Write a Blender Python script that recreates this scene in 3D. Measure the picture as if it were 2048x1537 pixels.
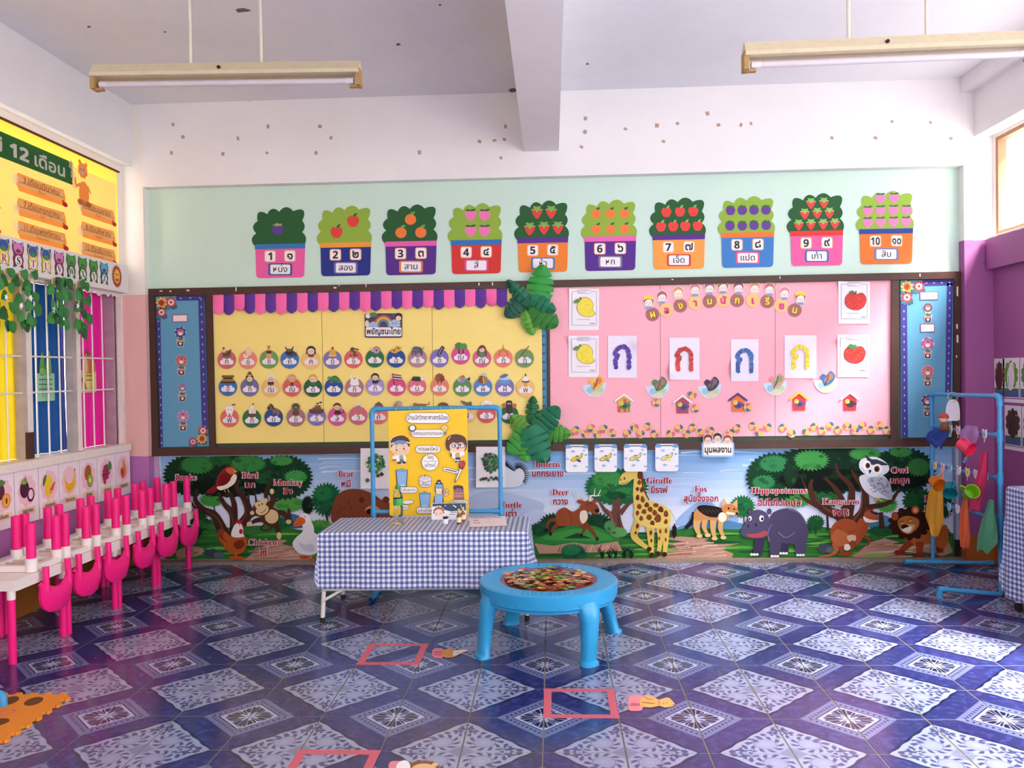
import bpy, math, random
from mathutils import Vector, Matrix
from math import sin, cos, pi, hypot

for o in list(bpy.data.objects):
    bpy.data.objects.remove(o)
scene = bpy.context.scene
COL = scene.collection
random.seed(7)

# ------------------------------------------------------------------ camera
F_PX = 1660.18
CAM = Vector((0.0526, -3.0096, 1.3903))
YAW, PITCH, ROLL = -0.0481, -0.0149, -0.0155
_fw = Vector((sin(YAW)*cos(PITCH), cos(YAW)*cos(PITCH), sin(PITCH)))
_r0 = Vector((cos(YAW), -sin(YAW), 0))
_u0 = _r0.cross(_fw)
_rt = _r0*cos(ROLL) + _u0*sin(ROLL)
_up = -_r0*sin(ROLL) + _u0*cos(ROLL)
cd = bpy.data.cameras.new('camera')
cd.sensor_fit = 'HORIZONTAL'; cd.sensor_width = 36.0; cd.lens = F_PX/2048*36
cd.clip_start = 0.05; cd.clip_end = 200
cam = bpy.data.objects.new('camera', cd); COL.objects.link(cam)
cam.matrix_world = Matrix.Translation(CAM) @ Matrix((_rt, _up, -_fw)).transposed().to_4x4()
scene.camera = cam

# ------------------------------------------------------------------ daylight
world = bpy.data.worlds.new('daylight'); scene.world = world
world.use_nodes = True
bg = world.node_tree.nodes['Background']
bg.inputs[0].default_value = (1.0, 0.985, 0.955, 1)
bg.inputs[1].default_value = 5.0
sd = bpy.data.lights.new('sun', 'SUN'); sd.energy = 27.0; sd.angle = 0.5; sd.color = (1.0, .985, .95)
sun = bpy.data.objects.new('sun', sd); COL.objects.link(sun)
SUN_DIR = Vector((-.72, .58, -1.2)).normalized()      # hazy sun on the door side of the building
sun.rotation_euler = SUN_DIR.to_track_quat('-Z', 'Y').to_euler()
scene.view_settings.view_transform = 'Standard'
scene.view_settings.look = 'None'
scene.view_settings.exposure = 0.3
scene.view_settings.gamma = 1.0
scene.cycles.use_adaptive_sampling = True
scene.cycles.adaptive_threshold = 0.025
scene.cycles.max_bounces = 8
scene.cycles.diffuse_bounces = 4
scene.cycles.glossy_bounces = 3
scene.cycles.transmission_bounces = 6
scene.cycles.caustics_reflective = False
scene.cycles.caustics_refractive = False
scene.view_settings.use_curve_mapping = False

# ------------------------------------------------------------------ measuring: a point of the photograph on a wall, the floor or another plane
def ray(px, py):
    return _fw + _rt*((px-1024)/F_PX) - _up*((py-768.5)/F_PX)
def hit(ax, val, px, py):
    d = ray(px, py); t = (val-CAM[ax])/d[ax]
    return CAM + d*t
YN = 3.04          # face of the niche in the back wall
def back(base=0.0):
    return lambda px, py, o=0.0: hit(1, YN-base-o, px, py)
def ywall(y0):
    return lambda px, py, o=0.0: hit(1, y0-o, px, py)
def leftp(x0):
    return lambda px, py, o=0.0: hit(0, x0+o, px, py)
def rightp(x0):
    return lambda px, py, o=0.0: hit(0, x0-o, px, py)
def floorp(z0=0.0):
    return lambda px, py, o=0.0: hit(2, z0+o, px, py)

# ------------------------------------------------------------------ materials
def lin(c):
    return c/12.92 if c <= 0.04045 else ((c+0.055)/1.055)**2.4
ALB = 0.92
def rgb(h, k=ALB):
    h = h.lstrip('#')
    return tuple(lin(int(h[i:i+2], 16)/255)*k for i in (0, 2, 4))
_mats = {}
def mat(name, color='#ffffff', rough=.5, metal=0.0, noise=0.0, scale=40, bump=0.0, bscale=200, spec=.5, trans=0.0, ior=1.45, coat=0.0, transl=0.0):
    if name in _mats: return _mats[name]
    m = bpy.data.materials.new(name); m.use_nodes = True
    nt = m.node_tree; b = nt.nodes['Principled BSDF']
    c = rgb(color) if isinstance(color, str) else color
    b.inputs['Base Color'].default_value = (*c, 1)
    b.inputs['Roughness'].default_value = rough
    b.inputs['Metallic'].default_value = metal
    b.inputs['Specular IOR Level'].default_value = spec
    b.inputs['Transmission Weight'].default_value = trans
    b.inputs['IOR'].default_value = ior
    b.inputs['Coat Weight'].default_value = coat
    if noise > 0 or bump > 0:
        tc = nt.nodes.new('ShaderNodeNewGeometry')
        if noise > 0:
            n = nt.nodes.new('ShaderNodeTexNoise'); n.inputs['Scale'].default_value = scale; n.inputs['Detail'].default_value = 4
            nt.links.new(tc.outputs['Position'], n.inputs['Vector'])
            hsv = nt.nodes.new('ShaderNodeMix'); hsv.data_type = 'RGBA'
            hsv.inputs['A'].default_value = (*[x*(1-noise) for x in c], 1)
            hsv.inputs['B'].default_value = (*[min(1, x*(1+noise)) for x in c], 1)
            nt.links.new(n.outputs['Fac'], hsv.inputs['Factor'])
            nt.links.new(hsv.outputs['Result'], b.inputs['Base Color'])
        if bump > 0:
            n2 = nt.nodes.new('ShaderNodeTexNoise'); n2.inputs['Scale'].default_value = bscale; n2.inputs['Detail'].default_value = 3
            nt.links.new(tc.outputs['Position'], n2.inputs['Vector'])
            bm = nt.nodes.new('ShaderNodeBump'); bm.inputs['Strength'].default_value = bump; bm.inputs['Distance'].default_value = .01
            nt.links.new(n2.outputs['Fac'], bm.inputs['Height']); nt.links.new(bm.outputs['Normal'], b.inputs['Normal'])
    if transl > 0:
        t = nt.nodes.new('ShaderNodeBsdfTranslucent'); t.inputs[0].default_value = (*c, 1)
        mx = nt.nodes.new('ShaderNodeMixShader'); mx.inputs[0].default_value = transl
        out = nt.nodes['Material Output']
        nt.links.new(b.outputs[0], mx.inputs[1]); nt.links.new(t.outputs[0], mx.inputs[2]); nt.links.new(mx.outputs[0], out.inputs[0])
    _mats[name] = m
    return m
def paper(h, rough=.55):
    return mat('paper_'+h.lstrip('#')+('' if rough == .55 else '_g'), h, rough, noise=.03, scale=25)
def attr_mat(name, rough=.5, transl=0.0, spec=.5):
    """flat print: the ink colours are stored on the faces"""
    if name in _mats: return _mats[name]
    m = bpy.data.materials.new(name); m.use_nodes = True; nt = m.node_tree; b = nt.nodes['Principled BSDF']
    a = nt.nodes.new('ShaderNodeAttribute'); a.attribute_name = 'ink'
    nt.links.new(a.outputs['Color'], b.inputs['Base Color']); b.inputs['Roughness'].default_value = rough; b.inputs['Specular IOR Level'].default_value = spec
    if transl > 0:
        t = nt.nodes.new('ShaderNodeBsdfTranslucent'); nt.links.new(a.outputs['Color'], t.inputs[0])
        mx = nt.nodes.new('ShaderNodeMixShader'); mx.inputs[0].default_value = transl
        nt.links.new(b.outputs[0], mx.inputs[1]); nt.links.new(t.outputs[0], mx.inputs[2]); nt.links.new(mx.outputs[0], nt.nodes['Material Output'].inputs[0])
    _mats[name] = m
    return m
INK = attr_mat('printed_ink', .5)

# ------------------------------------------------------------------ objects
def tag(o, label=None, cat=None, group=None, kind=None):
    if label: o['label'] = label
    if cat: o['category'] = cat
    if group: o['group'] = group
    if kind: o['kind'] = kind
    return o
def thing(name, loc, label, cat, group=None):
    o = bpy.data.objects.new(name, None); COL.objects.link(o); o.location = loc
    o.empty_display_size = .05
    o['_org'] = tuple(loc)
    return tag(o, label, cat, group)
def org(o):
    return Vector(o['_org']) if o is not None and '_org' in o else Vector((0, 0, 0))
class G:
    """collects shapes for one mesh (world coordinates)"""
    def __init__(s): s.v, s.f, s.c, s.uv = [], [], [], {}
    def add(s, vs, fs, col=None):
        n = len(s.v); s.v += [tuple(p) for p in vs]; s.f += [tuple(i+n for i in f) for f in fs]
        s.c += [col]*len(fs); return s
    def box(s, x0, x1, y0, y1, z0, z1):
        return s.add([(x0,y0,z0),(x1,y0,z0),(x1,y1,z0),(x0,y1,z0),(x0,y0,z1),(x1,y0,z1),(x1,y1,z1),(x0,y1,z1)],
            [(0,3,2,1),(4,5,6,7),(0,1,5,4),(1,2,6,5),(2,3,7,6),(3,0,4,7)])
    def tube(s, pts, r, n=12, caps=True, closed=False):
        pts = [Vector(p) for p in pts]; rs = r if isinstance(r, (list, tuple)) else [r]*len(pts)
        vs, fs = [], []; k = len(pts); up = None
        for i, p in enumerate(pts):
            if closed: d = (pts[(i+1) % k]-pts[i-1])
            else: d = (pts[min(i+1, k-1)]-pts[max(i-1, 0)])
            d.normalize()
            if up is None:
                a = Vector((0,0,1)) if abs(d.z) < .9 else Vector((1,0,0)); up = d.cross(a).normalized()
            else:
                up = (up-d*up.dot(d)).normalized()
            b = d.cross(up)
            for j in range(n):
                t = 2*pi*j/n; vs.append(p+(up*cos(t)+b*sin(t))*rs[i])
        m = k if closed else k-1
        for i in range(m):
            for j in range(n):
                a, b2 = i*n+j, i*n+(j+1) % n; c, d2 = ((i+1) % k)*n+(j+1) % n, ((i+1) % k)*n+j
                fs.append((a, b2, c, d2))
        if caps and not closed:
            fs.append(tuple(range(n-1, -1, -1))); fs.append(tuple((k-1)*n+j for j in range(n)))
        return s.add(vs, fs)
    def lathe(s, prof, cx, cy, n=24, z0=0.0):
        vs, fs = [], []
        for r, z in prof:
            for j in range(n):
                t = 2*pi*j/n; vs.append((cx+r*cos(t), cy+r*sin(t), z0+z))
        for i in range(len(prof)-1):
            for j in range(n):
                fs.append((i*n+j, i*n+(j+1) % n, (i+1)*n+(j+1) % n, (i+1)*n+j))
        return s.add(vs, fs)
    def slab(s, pts, pl, d0, d1):
        """outline given in photograph points on plane pl, from depth d0 (wall side) to d1 (room side)"""
        a = [pl(x, y, d0) for x, y in pts]; b = [pl(x, y, d1) for x, y in pts]; n = len(pts)
        return s.add(a+b, [tuple(range(n, 2*n)), tuple(range(n-1, -1, -1))]+[(i, (i+1) % n, n+(i+1) % n, n+i) for i in range(n)])
    def grid(s, fn, nu, nv, uvfn=None):
        n = len(s.v)
        vs = [fn(i/nu, j/nv) for j in range(nv+1) for i in range(nu+1)]
        fs = [(j*(nu+1)+i, j*(nu+1)+i+1, (j+1)*(nu+1)+i+1, (j+1)*(nu+1)+i) for j in range(nv) for i in range(nu)]
        if uvfn:
            for j in range(nv+1):
                for i in range(nu+1): s.uv[n+j*(nu+1)+i] = uvfn(i/nu, j/nv)
        return s.add(vs, fs)
    def obj(s, name, m, parent=None, smooth=None, label=None, cat=None, group=None, kind=None, origin=None, flip=False):
        vs = [Vector(p) for p in s.v]
        if parent is None and origin is None and vs:
            lo = [min(p[i] for p in vs) for i in range(3)]; hi = [max(p[i] for p in vs) for i in range(3)]
            origin = Vector(((lo[0]+hi[0])/2, (lo[1]+hi[1])/2, lo[2]))
            if kind == 'structure': origin = Vector((0, 0, 0))
        o0 = org(parent) if parent is not None else Vector(origin)
        me = bpy.data.meshes.new(name)
        me.from_pydata([p-o0 for p in vs], [], s.f)
        if any(c is not None for c in s.c):
            at = me.color_attributes.new('ink', 'FLOAT_COLOR', 'CORNER'); buf = []
            for f, c in zip(s.f, s.c): buf += [*(c or (1,1,1)), 1.0]*len(f)
            at.data.foreach_set('color', buf)
        if s.uv:
            ul = me.uv_layers.new(name='UVMap')
            for l in me.loops: ul.data[l.index].uv = s.uv.get(l.vertex_index, (0, 0))
        if smooth is not None:
            me.polygons.foreach_set('use_smooth', [True]*len(me.polygons))
            me.set_sharp_from_angle(angle=math.radians(smooth))
        me.materials.append(m); me.update()
        o = bpy.data.objects.new(name, me); COL.objects.link(o)
        if parent is not None: o.parent = parent
        else: o.location = o0
        o['_org'] = tuple(o0)
        return tag(o, label, cat, group, kind)

# ------------------------------------------------------------------ text and flat art
_txt = {}
def _raw(sx, off):
    k = (sx, off)
    if k not in _txt:
        c = bpy.data.curves.new('t', 'FONT'); c.body = sx; c.size = 1; c.offset = off; c.resolution_u = 2
        o = bpy.data.objects.new('t', c); m = o.to_mesh()
        _txt[k] = ([tuple(v.co[:2]) for v in m.vertices], [tuple(p.vertices) for p in m.polygons])
        o.to_mesh_clear(); bpy.data.objects.remove(o); bpy.data.curves.remove(c)
    return _txt[k]
def _adv(sx):
    if not sx: return 0.0
    a = max(v[0] for v in _raw(sx+'|', 0)[0]); b = max(v[0] for v in _raw('|', 0)[0])
    return a-b
UPV, TONE = '\u0e31\u0e34\u0e35\u0e36\u0e37', '\u0e48\u0e49\u0e4a\u0e4b\u0e4c'
_lay = {}
def text_mesh(sx, off=0.0):
    if (sx, off) in _lay: return _lay[(sx, off)]
    base, lifted = '', []
    for ch in sx:
        if ch in TONE and base and base[-1] in UPV: lifted.append((ch, base))
        else: base += ch
    vs, fs = _raw(base, 0.0); vs, fs = list(vs), list(fs)
    for ch, pre in lifted:
        x = _adv(pre); v2, f2 = _raw(ch, 0.0); n = len(vs)
        vs += [(a+x, b+.21) for a, b in v2]; fs += [tuple(i+n for i in f) for f in f2]
    if off > .003:      # bolder strokes: the same letters struck again a little to each side
        if off <= .01: dirs = [(-off, 0), (off, 0)]
        else: dirs = [(off*cos(k*pi/3), off*sin(k*pi/3)) for k in range(6)] if off > .03 else [(-off, -off), (off, -off), (off, off), (-off, off)]
        v0, f0 = vs, fs; vs, fs = [], []
        for dx, dy in dirs:
            n = len(vs); q = n//max(1, len(v0)); vs += [(a+dx, b+dy, q) for a, b in v0]; fs += [tuple(i+n for i in f) for f in f0]
    _lay[(sx, off)] = (vs, fs)
    return vs, fs
def digits(sx):
    return ''.join(chr(0x1D7EC+ord(c)-48) if '0' <= c <= '9' else c for c in sx)
def serif(sx):
    return ''.join(chr(0x1D400+ord(c)-65) if 'A' <= c <= 'Z' else chr(0x1D41A+ord(c)-97) if 'a' <= c <= 'z' else c for c in sx)
def smoothc(pts, k=5, closed=True):
    n = len(pts); out = []
    rng = range(n) if closed else range(n-1)
    for i in rng:
        if closed: p0, p1, p2, p3 = pts[i-1], pts[i], pts[(i+1) % n], pts[(i+2) % n]
        else: p0, p1, p2, p3 = pts[max(i-1, 0)], pts[i], pts[i+1], pts[min(i+2, n-1)]
        for j in range(k):
            t = j/k; t2, t3 = t*t, t*t*t
            out.append(tuple(.5*(2*p1[a]+(p2[a]-p0[a])*t+(2*p0[a]-5*p1[a]+4*p2[a]-p3[a])*t2+(3*p1[a]-p0[a]-3*p2[a]+p3[a])*t3) for a in (0, 1)))
    if not closed: out.append(tuple(pts[-1]))
    return out
def ell(x, y, rx, ry, n=20, rot=0.0):
    c, s2 = cos(rot), sin(rot)
    return [(x+rx*cos(t)*c-ry*sin(t)*s2, y+rx*cos(t)*s2+ry*sin(t)*c) for t in [2*pi*i/n for i in range(n)]]
def rrect(x0, y0, x1, y1, r, k=4):
    out = []
    for cx, cy, a in ((x1-r, y1-r, 0), (x0+r, y1-r, pi/2), (x0+r, y0+r, pi), (x1-r, y0+r, 1.5*pi)):
        for i in range(k+1): out.append((cx+r*cos(a+i*pi/2/k), cy+r*sin(a+i*pi/2/k)))
    return out
def scallop(x, y, rx, ry, lobes, amp=.12, n=4, rot=0.0, spike=False):
    out = []
    for i in range(lobes*n):
        t = 2*pi*i/(lobes*n); u = (i % n)/n
        q = (1-abs(2*u-1)) if spike else abs(sin(pi*u))
        r = 1-amp+amp*2*q*(.9 if not spike else 1)
        a = t+rot; out.append((x+rx*r*cos(a), y+ry*r*sin(a)))
    return out
class Art:
    """flat coloured shapes lying on a plane, in photograph points or in a local frame set by at()"""
    def __init__(s, pl, d0=0.0, eps=.00012):
        s.pl, s.d, s.eps, s.g = pl, d0, eps, G(); s.at()
    def at(s, ox=0, oy=0, sx=1, sy=None, rot=0.0):
        s.tf = (ox, oy, sx, sx if sy is None else sy, cos(rot), sin(rot)); return s
    def m(s, p):
        ox, oy, sx, sy, c, q = s.tf; x, y = p[0]*sx, p[1]*sy
        return (ox+x*c-y*q, oy+x*q+y*c)
    def P(s, pts, col):
        s.d += s.eps
        q = [s.m(p) for p in pts]
        a = sum(q[i-1][0]*q[i][1]-q[i][0]*q[i-1][1] for i in range(len(q)))
        if a > 0: q.reverse()
        s.g.add([s.pl(x, y, s.d) for x, y in q], [tuple(range(len(q)))], rgb(col)); return s
    def E(s, x, y, rx, ry, col, rot=0.0, n=20): return s.P(ell(x, y, rx, ry, n, rot), col)
    def B(s, pts, col, k=4): return s.P(smoothc(pts, k), col)
    def R(s, x0, y0, x1, y1, col, r=0): return s.P(rrect(x0, y0, x1, y1, r) if r else [(x0,y0),(x1,y0),(x1,y1),(x0,y1)], col)
    def L(s, x, y, rx, ry, col, lobes=14, amp=.1, rot=0.0, spike=False): return s.P(scallop(x, y, rx, ry, lobes, amp, 4, rot, spike), col)
    def S(s, pts, w0, w1, col, k=4):
        s.d += s.eps
        q = [s.m(p) for p in (smoothc(pts, k, False) if len(pts) > 2 else pts)]
        sc = (abs(s.tf[2])+abs(s.tf[3]))/2; n = len(q); vs = []
        for i, (x, y) in enumerate(q):
            ax, ay = q[max(i-1, 0)]; bx, by = q[min(i+1, n-1)]; l = hypot(bx-ax, by-ay) or 1
            w = (w0+(w1-w0)*i/(n-1))*sc/2; nx, ny = -(by-ay)/l*w, (bx-ax)/l*w
            vs += [s.pl(x+nx, y+ny, s.d), s.pl(x-nx, y-ny, s.d)]
        s.g.add(vs, [(2*i, 2*i+2, 2*i+3, 2*i+1) for i in range(n-1)], rgb(col)); return s
    def T(s, sx, x, y, size, col, off=0.0, anchor='c', wide=None, slant=0.0):
        """text centred on x with its baseline at y; wide stretches it to that width"""
        s.d += s.eps
        vs, fs = text_mesh(sx, off)
        if not vs: return s
        x0, x1 = min(v[0] for v in vs), max(v[0] for v in vs)
        kx = size if wide is None else wide/max(1e-6, x1-x0)
        bx = (x0+x1)/2 if anchor == 'c' else x0
        s.g.add([s.pl(*s.m((x+(v[0]-bx)*kx+slant*v[1]*size, y-v[1]*size)), s.d+(2e-5*v[2] if len(v) > 2 else 0)) for v in vs], fs, rgb(col)); return s
    def obj(s, name, parent, m=None, **k): return s.g.obj(name, m or INK, parent, **k)
def card(name, outline, pl, color, label=None, cat=None, group=None, th=.0015, base=0.0, parent=None, rough=.5, m=None):
    """a cut sheet of paper or card with real thickness, on plane pl"""
    return G().slab(outline, pl, base, base+th).obj(name, m or paper(color, rough), parent, label=label, cat=cat, group=group)

# ================================================================== the room
XL, XR, ZC = -3.07, 3.145, 3.39
YB, YR = 2.96, -5.0          # back wall in front of the niche, rear wall behind the camera
def paint(name, bands, rough=.6, mottle=.05):
    """painted plaster: bands of paint one above the other [(height, colour), ...] as they are rolled on the wall"""
    m = bpy.data.materials.new(name); m.use_nodes = True; nt = m.node_tree; b = nt.nodes['Principled BSDF']
    ge = nt.nodes.new('ShaderNodeNewGeometry'); sp = nt.nodes.new('ShaderNodeSeparateXYZ'); nt.links.new(ge.outputs['Position'], sp.inputs[0])
    mr = nt.nodes.new('ShaderNodeMath'); mr.operation = 'DIVIDE'; mr.inputs[1].default_value = 3.5
    wob = nt.nodes.new('ShaderNodeTexNoise'); wob.inputs['Scale'].default_value = 9; nt.links.new(ge.outputs['Position'], wob.inputs['Vector'])
    wm = nt.nodes.new('ShaderNodeMath'); wm.operation = 'MULTIPLY_ADD'; wm.inputs[1].default_value = .02; nt.links.new(wob.outputs['Fac'], wm.inputs[0]); nt.links.new(sp.outputs['Z'], wm.inputs[2])
    nt.links.new(wm.outputs[0], mr.inputs[0])
    cr = nt.nodes.new('ShaderNodeValToRGB'); cr.color_ramp.interpolation = 'CONSTANT'; el = cr.color_ramp.elements
    while len(el) < len(bands): el.new(.5)
    for e, (z, c) in zip(el, bands):
        e.position = max(0, z)/3.5; e.color = (*rgb(c), 1)
    nt.links.new(mr.outputs[0], cr.inputs[0])
    n = nt.nodes.new('ShaderNodeTexNoise'); n.inputs['Scale'].default_value = 2.3; n.inputs['Detail'].default_value = 8; n.inputs['Roughness'].default_value = .7
    nt.links.new(ge.outputs['Position'], n.inputs['Vector'])
    mp = nt.nodes.new('ShaderNodeMapRange'); mp.inputs['From Min'].default_value = .3; mp.inputs['From Max'].default_value = .7
    mp.inputs['To Min'].default_value = 1-mottle; mp.inputs['To Max'].default_value = 1.0; nt.links.new(n.outputs['Fac'], mp.inputs['Value'])
    mx = nt.nodes.new('ShaderNodeMix'); mx.data_type = 'RGBA'; mx.blend_type = 'MULTIPLY'; mx.inputs['Factor'].default_value = 1
    nt.links.new(cr.outputs[0], mx.inputs['A']); nt.links.new(mp.outputs[0], mx.inputs['B'])
    nt.links.new(mx.outputs['Result'], b.inputs['Base Color']); b.inputs['Roughness'].default_value = rough
    n2 = nt.nodes.new('ShaderNodeTexNoise'); n2.inputs['Scale'].default_value = 60; n2.inputs['Detail'].default_value = 4; nt.links.new(ge.outputs['Position'], n2.inputs['Vector'])
    bm = nt.nodes.new('ShaderNodeBump'); bm.inputs['Strength'].default_value = .12; bm.inputs['Distance'].default_value = .01
    nt.links.new(n2.outputs['Fac'], bm.inputs['Height']); nt.links.new(bm.outputs['Normal'], b.inputs['Normal'])
    return m
P_LEFT = paint('paint_left', [(0, '#a5651f'), (.27, '#b974b6'), (.82, '#efbdb8'), (2.0, '#f4ece4')])
P_RIGHT = paint('paint_right', [(0, '#b0601f'), (.2, '#a35a95'), (2.26, '#f7f2ee')])
P_WHITE = paint('paint_white', [(0, '#f3efef')])
P_CEIL = paint('paint_ceiling', [(0, '#eeeef3')], mottle=.07)
P_MINT = paint('paint_mint', [(0, '#b98a86'), (.03, '#c9a7cf'), (.8, '#cfeadb')], mottle=.04)

def tile_material():
    """glazed tile: a corner of a large ornate lozenge, a corner of a small one, a navy band between"""
    m = bpy.data.materials.new('glazed_floor_tile'); m.use_nodes = True; nt = m.node_tree; b = nt.nodes['Principled BSDF']
    N = nt.nodes.new
    def M(op, a, c=None, d=None):
        n = N('ShaderNodeMath'); n.operation = op
        for i, x in enumerate((a, c, d)):
            if x is None: continue
            if isinstance(x, (int, float)): n.inputs[i].default_value = x
            else: nt.links.new(x, n.inputs[i])
        return n.outputs[0]
    ge = N('ShaderNodeNewGeometry'); sp = N('ShaderNodeSeparateXYZ'); nt.links.new(ge.outputs['Position'], sp.inputs[0])
    t = .3
    # distance (in tiles) from the nearest odd column / even row: the middle of a large lozenge
    u = M('PINGPONG', M('ADD', M('DIVIDE', sp.outputs['X'], t), 1.0), 1.0)
    v = M('PINGPONG', M('DIVIDE', sp.outputs['Y'], t), 1.0)
    d = M('ADD', u, v)
    def step(x, e, s=.012):
        n = N('ShaderNodeMapRange'); n.interpolation_type = 'SMOOTHSTEP'; nt.links.new(x, n.inputs['Value'])
        n.inputs['From Min'].default_value = e-s; n.inputs['From Max'].default_value = e+s; return n.outputs[0]
    def mixc(f, a, c):
        n = N('ShaderNodeMix'); n.data_type = 'RGBA'; nt.links.new(f, n.inputs['Factor']) if not isinstance(f, (int, float)) else None
        for k, x in (('A', a), ('B', c)):
            if isinstance(x, str): n.inputs[k].default_value = (*rgb(x), 1)
            else: nt.links.new(x, n.inputs[k])
        return n.outputs['Result']
    WHITE, NAVY, DEEP, MID = '#9aa1bf', '#2b2f66', '#191b45', '#6d74a0'
    # --- ornate lozenge: four leaf wreaths mirrored about the middle
    def dist(ax, ay):
        return M('SQRT', M('ADD', M('POWER', M('SUBTRACT', u, ax), 2.0), M('POWER', M('SUBTRACT', v, ay), 2.0)))
    def ang(ax, ay):
        return M('ARCTAN2', M('SUBTRACT', v, ay), M('SUBTRACT', u, ax))
    def band(x, lo, hi, s=.02):
        return M('MULTIPLY', step(x, lo, s), M('SUBTRACT', 1.0, step(x, hi, s)))
    nz = N('ShaderNodeTexNoise'); nz.inputs['Scale'].default_value = 60; nz.inputs['Detail'].default_value = 3; nt.links.new(ge.outputs['Position'], nz.inputs['Vector'])
    wob = M('MULTIPLY', M('SUBTRACT', nz.outputs['Fac'], .5), .035)
    # wreath round (0.26,0.22): a ring broken into leaves
    r1 = M('ADD', dist(.27, .25), wob); a1 = ang(.27, .25)
    leaf1 = M('MULTIPLY', band(r1, .15, .225), step(M('SINE', M('ADD', M('MULTIPLY', a1, 10.0), M('MULTIPLY', r1, 34.0))), .1, .25))
    leaf1 = M('ADD', leaf1, M('MULTIPLY', band(r1, .128, .142, .006), .6))
    r2 = dist(.56, .06); r3 = dist(.06, .56)
    leaf1 = M('ADD', leaf1, M('MULTIPLY', band(r2, .05, .10, .015), step(M('SINE', M('MULTIPLY', ang(.56, .06), 7.0)), .0, .25)))
    leaf1 = M('ADD', leaf1, M('MULTIPLY', band(r3, .05, .10, .015), step(M('SINE', M('MULTIPLY', ang(.06, .56), 7.0)), .0, .25)))
    # leaf tips along the lozenge edge, following its outline
    e = M('SUBTRACT', u, v)
    tips = M('MULTIPLY', band(M('ADD', M('ADD', d, wob), M('MULTIPLY', M('COSINE', M('MULTIPLY', e, 13.0)), .03)), .675, .765, .02), step(M('SINE', M('MULTIPLY', e, 39.0)), -.25, .3))
    # long leaves down the two axes
    ax1 = M('MULTIPLY', band(M('ADD', v, wob), .035, .085, .015), M('MULTIPLY', band(u, .42, .74, .03), step(M('SINE', M('ADD', M('MULTIPLY', u, 44.0), M('MULTIPLY', v, 30.0))), -.3, .3)))
    ax2 = M('MULTIPLY', band(M('ADD', u, wob), .035, .085, .015), M('MULTIPLY', band(v, .42, .74, .03), step(M('SINE', M('ADD', M('MULTIPLY', v, 44.0), M('MULTIPLY', u, 30.0))), -.3, .3)))
    hub = M('MULTIPLY', M('SUBTRACT', 1.0, step(M('ADD', d, M('MULTIPLY', wob, 2.0)), .17, .03)), .45)
    orn = M('MINIMUM', 1.0, M('ADD', M('ADD', leaf1, tips), M('ADD', M('ADD', ax1, ax2), hub)))
    big = mixc(M('MULTIPLY', orn, .88), WHITE, '#2f3366')
    shade = band(r1, .05, .15, .05)
    big = mixc(M('MULTIPLY', shade, .18), big, MID)
    # --- small lozenge (distance from its middle)
    p, q = M('SUBTRACT', 1.0, u), M('SUBTRACT', 1.0, v); ds = M('ADD', p, q)
    aa = M('ARCTAN2', q, p); rr = M('SQRT', M('ADD', M('POWER', p, 2.0), M('POWER', q, 2.0)))
    pet = M('MULTIPLY', step(M('COSINE', M('MULTIPLY', aa, 8.0)), M('MULTIPLY', rr, 1.3) if False else .0, .3), band(rr, .07, .40, .03))
    vein = step(M('ABSOLUTE', M('SINE', M('MULTIPLY', aa, 4.0))), .12, .06)
    pet = M('MULTIPLY', pet, M('MULTIPLY', vein, M('SUBTRACT', 1.0, step(M('ADD', ds, M('MULTIPLY', M('COSINE', M('MULTIPLY', aa, 16.0)), .03)), .34, .02))))
    pet2 = M('MULTIPLY', M('SUBTRACT', 1.0, step(M('COSINE', M('MULTIPLY', aa, 8.0)), -.35, .3)), band(rr, .14, .3, .03))
    pet2 = M('MULTIPLY', pet2, M('SUBTRACT', 1.0, step(ds, .36, .02)))
    small = mixc(M('MINIMUM', 1.0, M('ADD', pet, pet2)), '#adb4d4', DEEP)
    dots = M('MULTIPLY', band(ds, .49, .545, .01), step(M('SINE', M('MULTIPLY', M('SUBTRACT', p, q), 58.0)), .35, .2))
    bord = mixc(dots, MID, DEEP)
    inner = mixc(band(ds, .41, .435, .006), mixc(step(ds, .42, .008), small, bord), DEEP)
    # --- navy band with a cloudy glaze
    n1 = N('ShaderNodeTexNoise'); n1.inputs['Scale'].default_value = 28; n1.inputs['Detail'].default_value = 5; nt.links.new(ge.outputs['Position'], n1.inputs['Vector'])
    navy = mixc(step(n1.outputs['Fac'], .56, .12), NAVY, '#3c4180')
    navy = mixc(M('SUBTRACT', 1.0, step(d, .91, .015)), navy, DEEP)
    navy = mixc(band(d, 1.37, 1.40, .008), navy, MID)
    col = mixc(step(M('ADD', d, M('MULTIPLY', M('SINE', M('MULTIPLY', e, 14.0)), .012)), .86, .012), big, navy)
    col = mixc(step(d, 1.395, .012), col, inner)
    nt.links.new(col, b.inputs['Base Color'])
    rn = N('ShaderNodeTexNoise'); rn.inputs['Scale'].default_value = 6; rn.inputs['Detail'].default_value = 4; nt.links.new(ge.outputs['Position'], rn.inputs['Vector'])
    rm = N('ShaderNodeMapRange'); rm.inputs['To Min'].default_value = .10; rm.inputs['To Max'].default_value = .26; nt.links.new(rn.outputs['Fac'], rm.inputs['Value'])
    nt.links.new(rm.outputs[0], b.inputs['Roughness'])
    b.inputs['Specular IOR Level'].default_value = .6
    return m
M_TILE = tile_material()
M_GROUT = mat('grout', '#7b7268', .8, noise=.2, scale=12)

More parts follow.
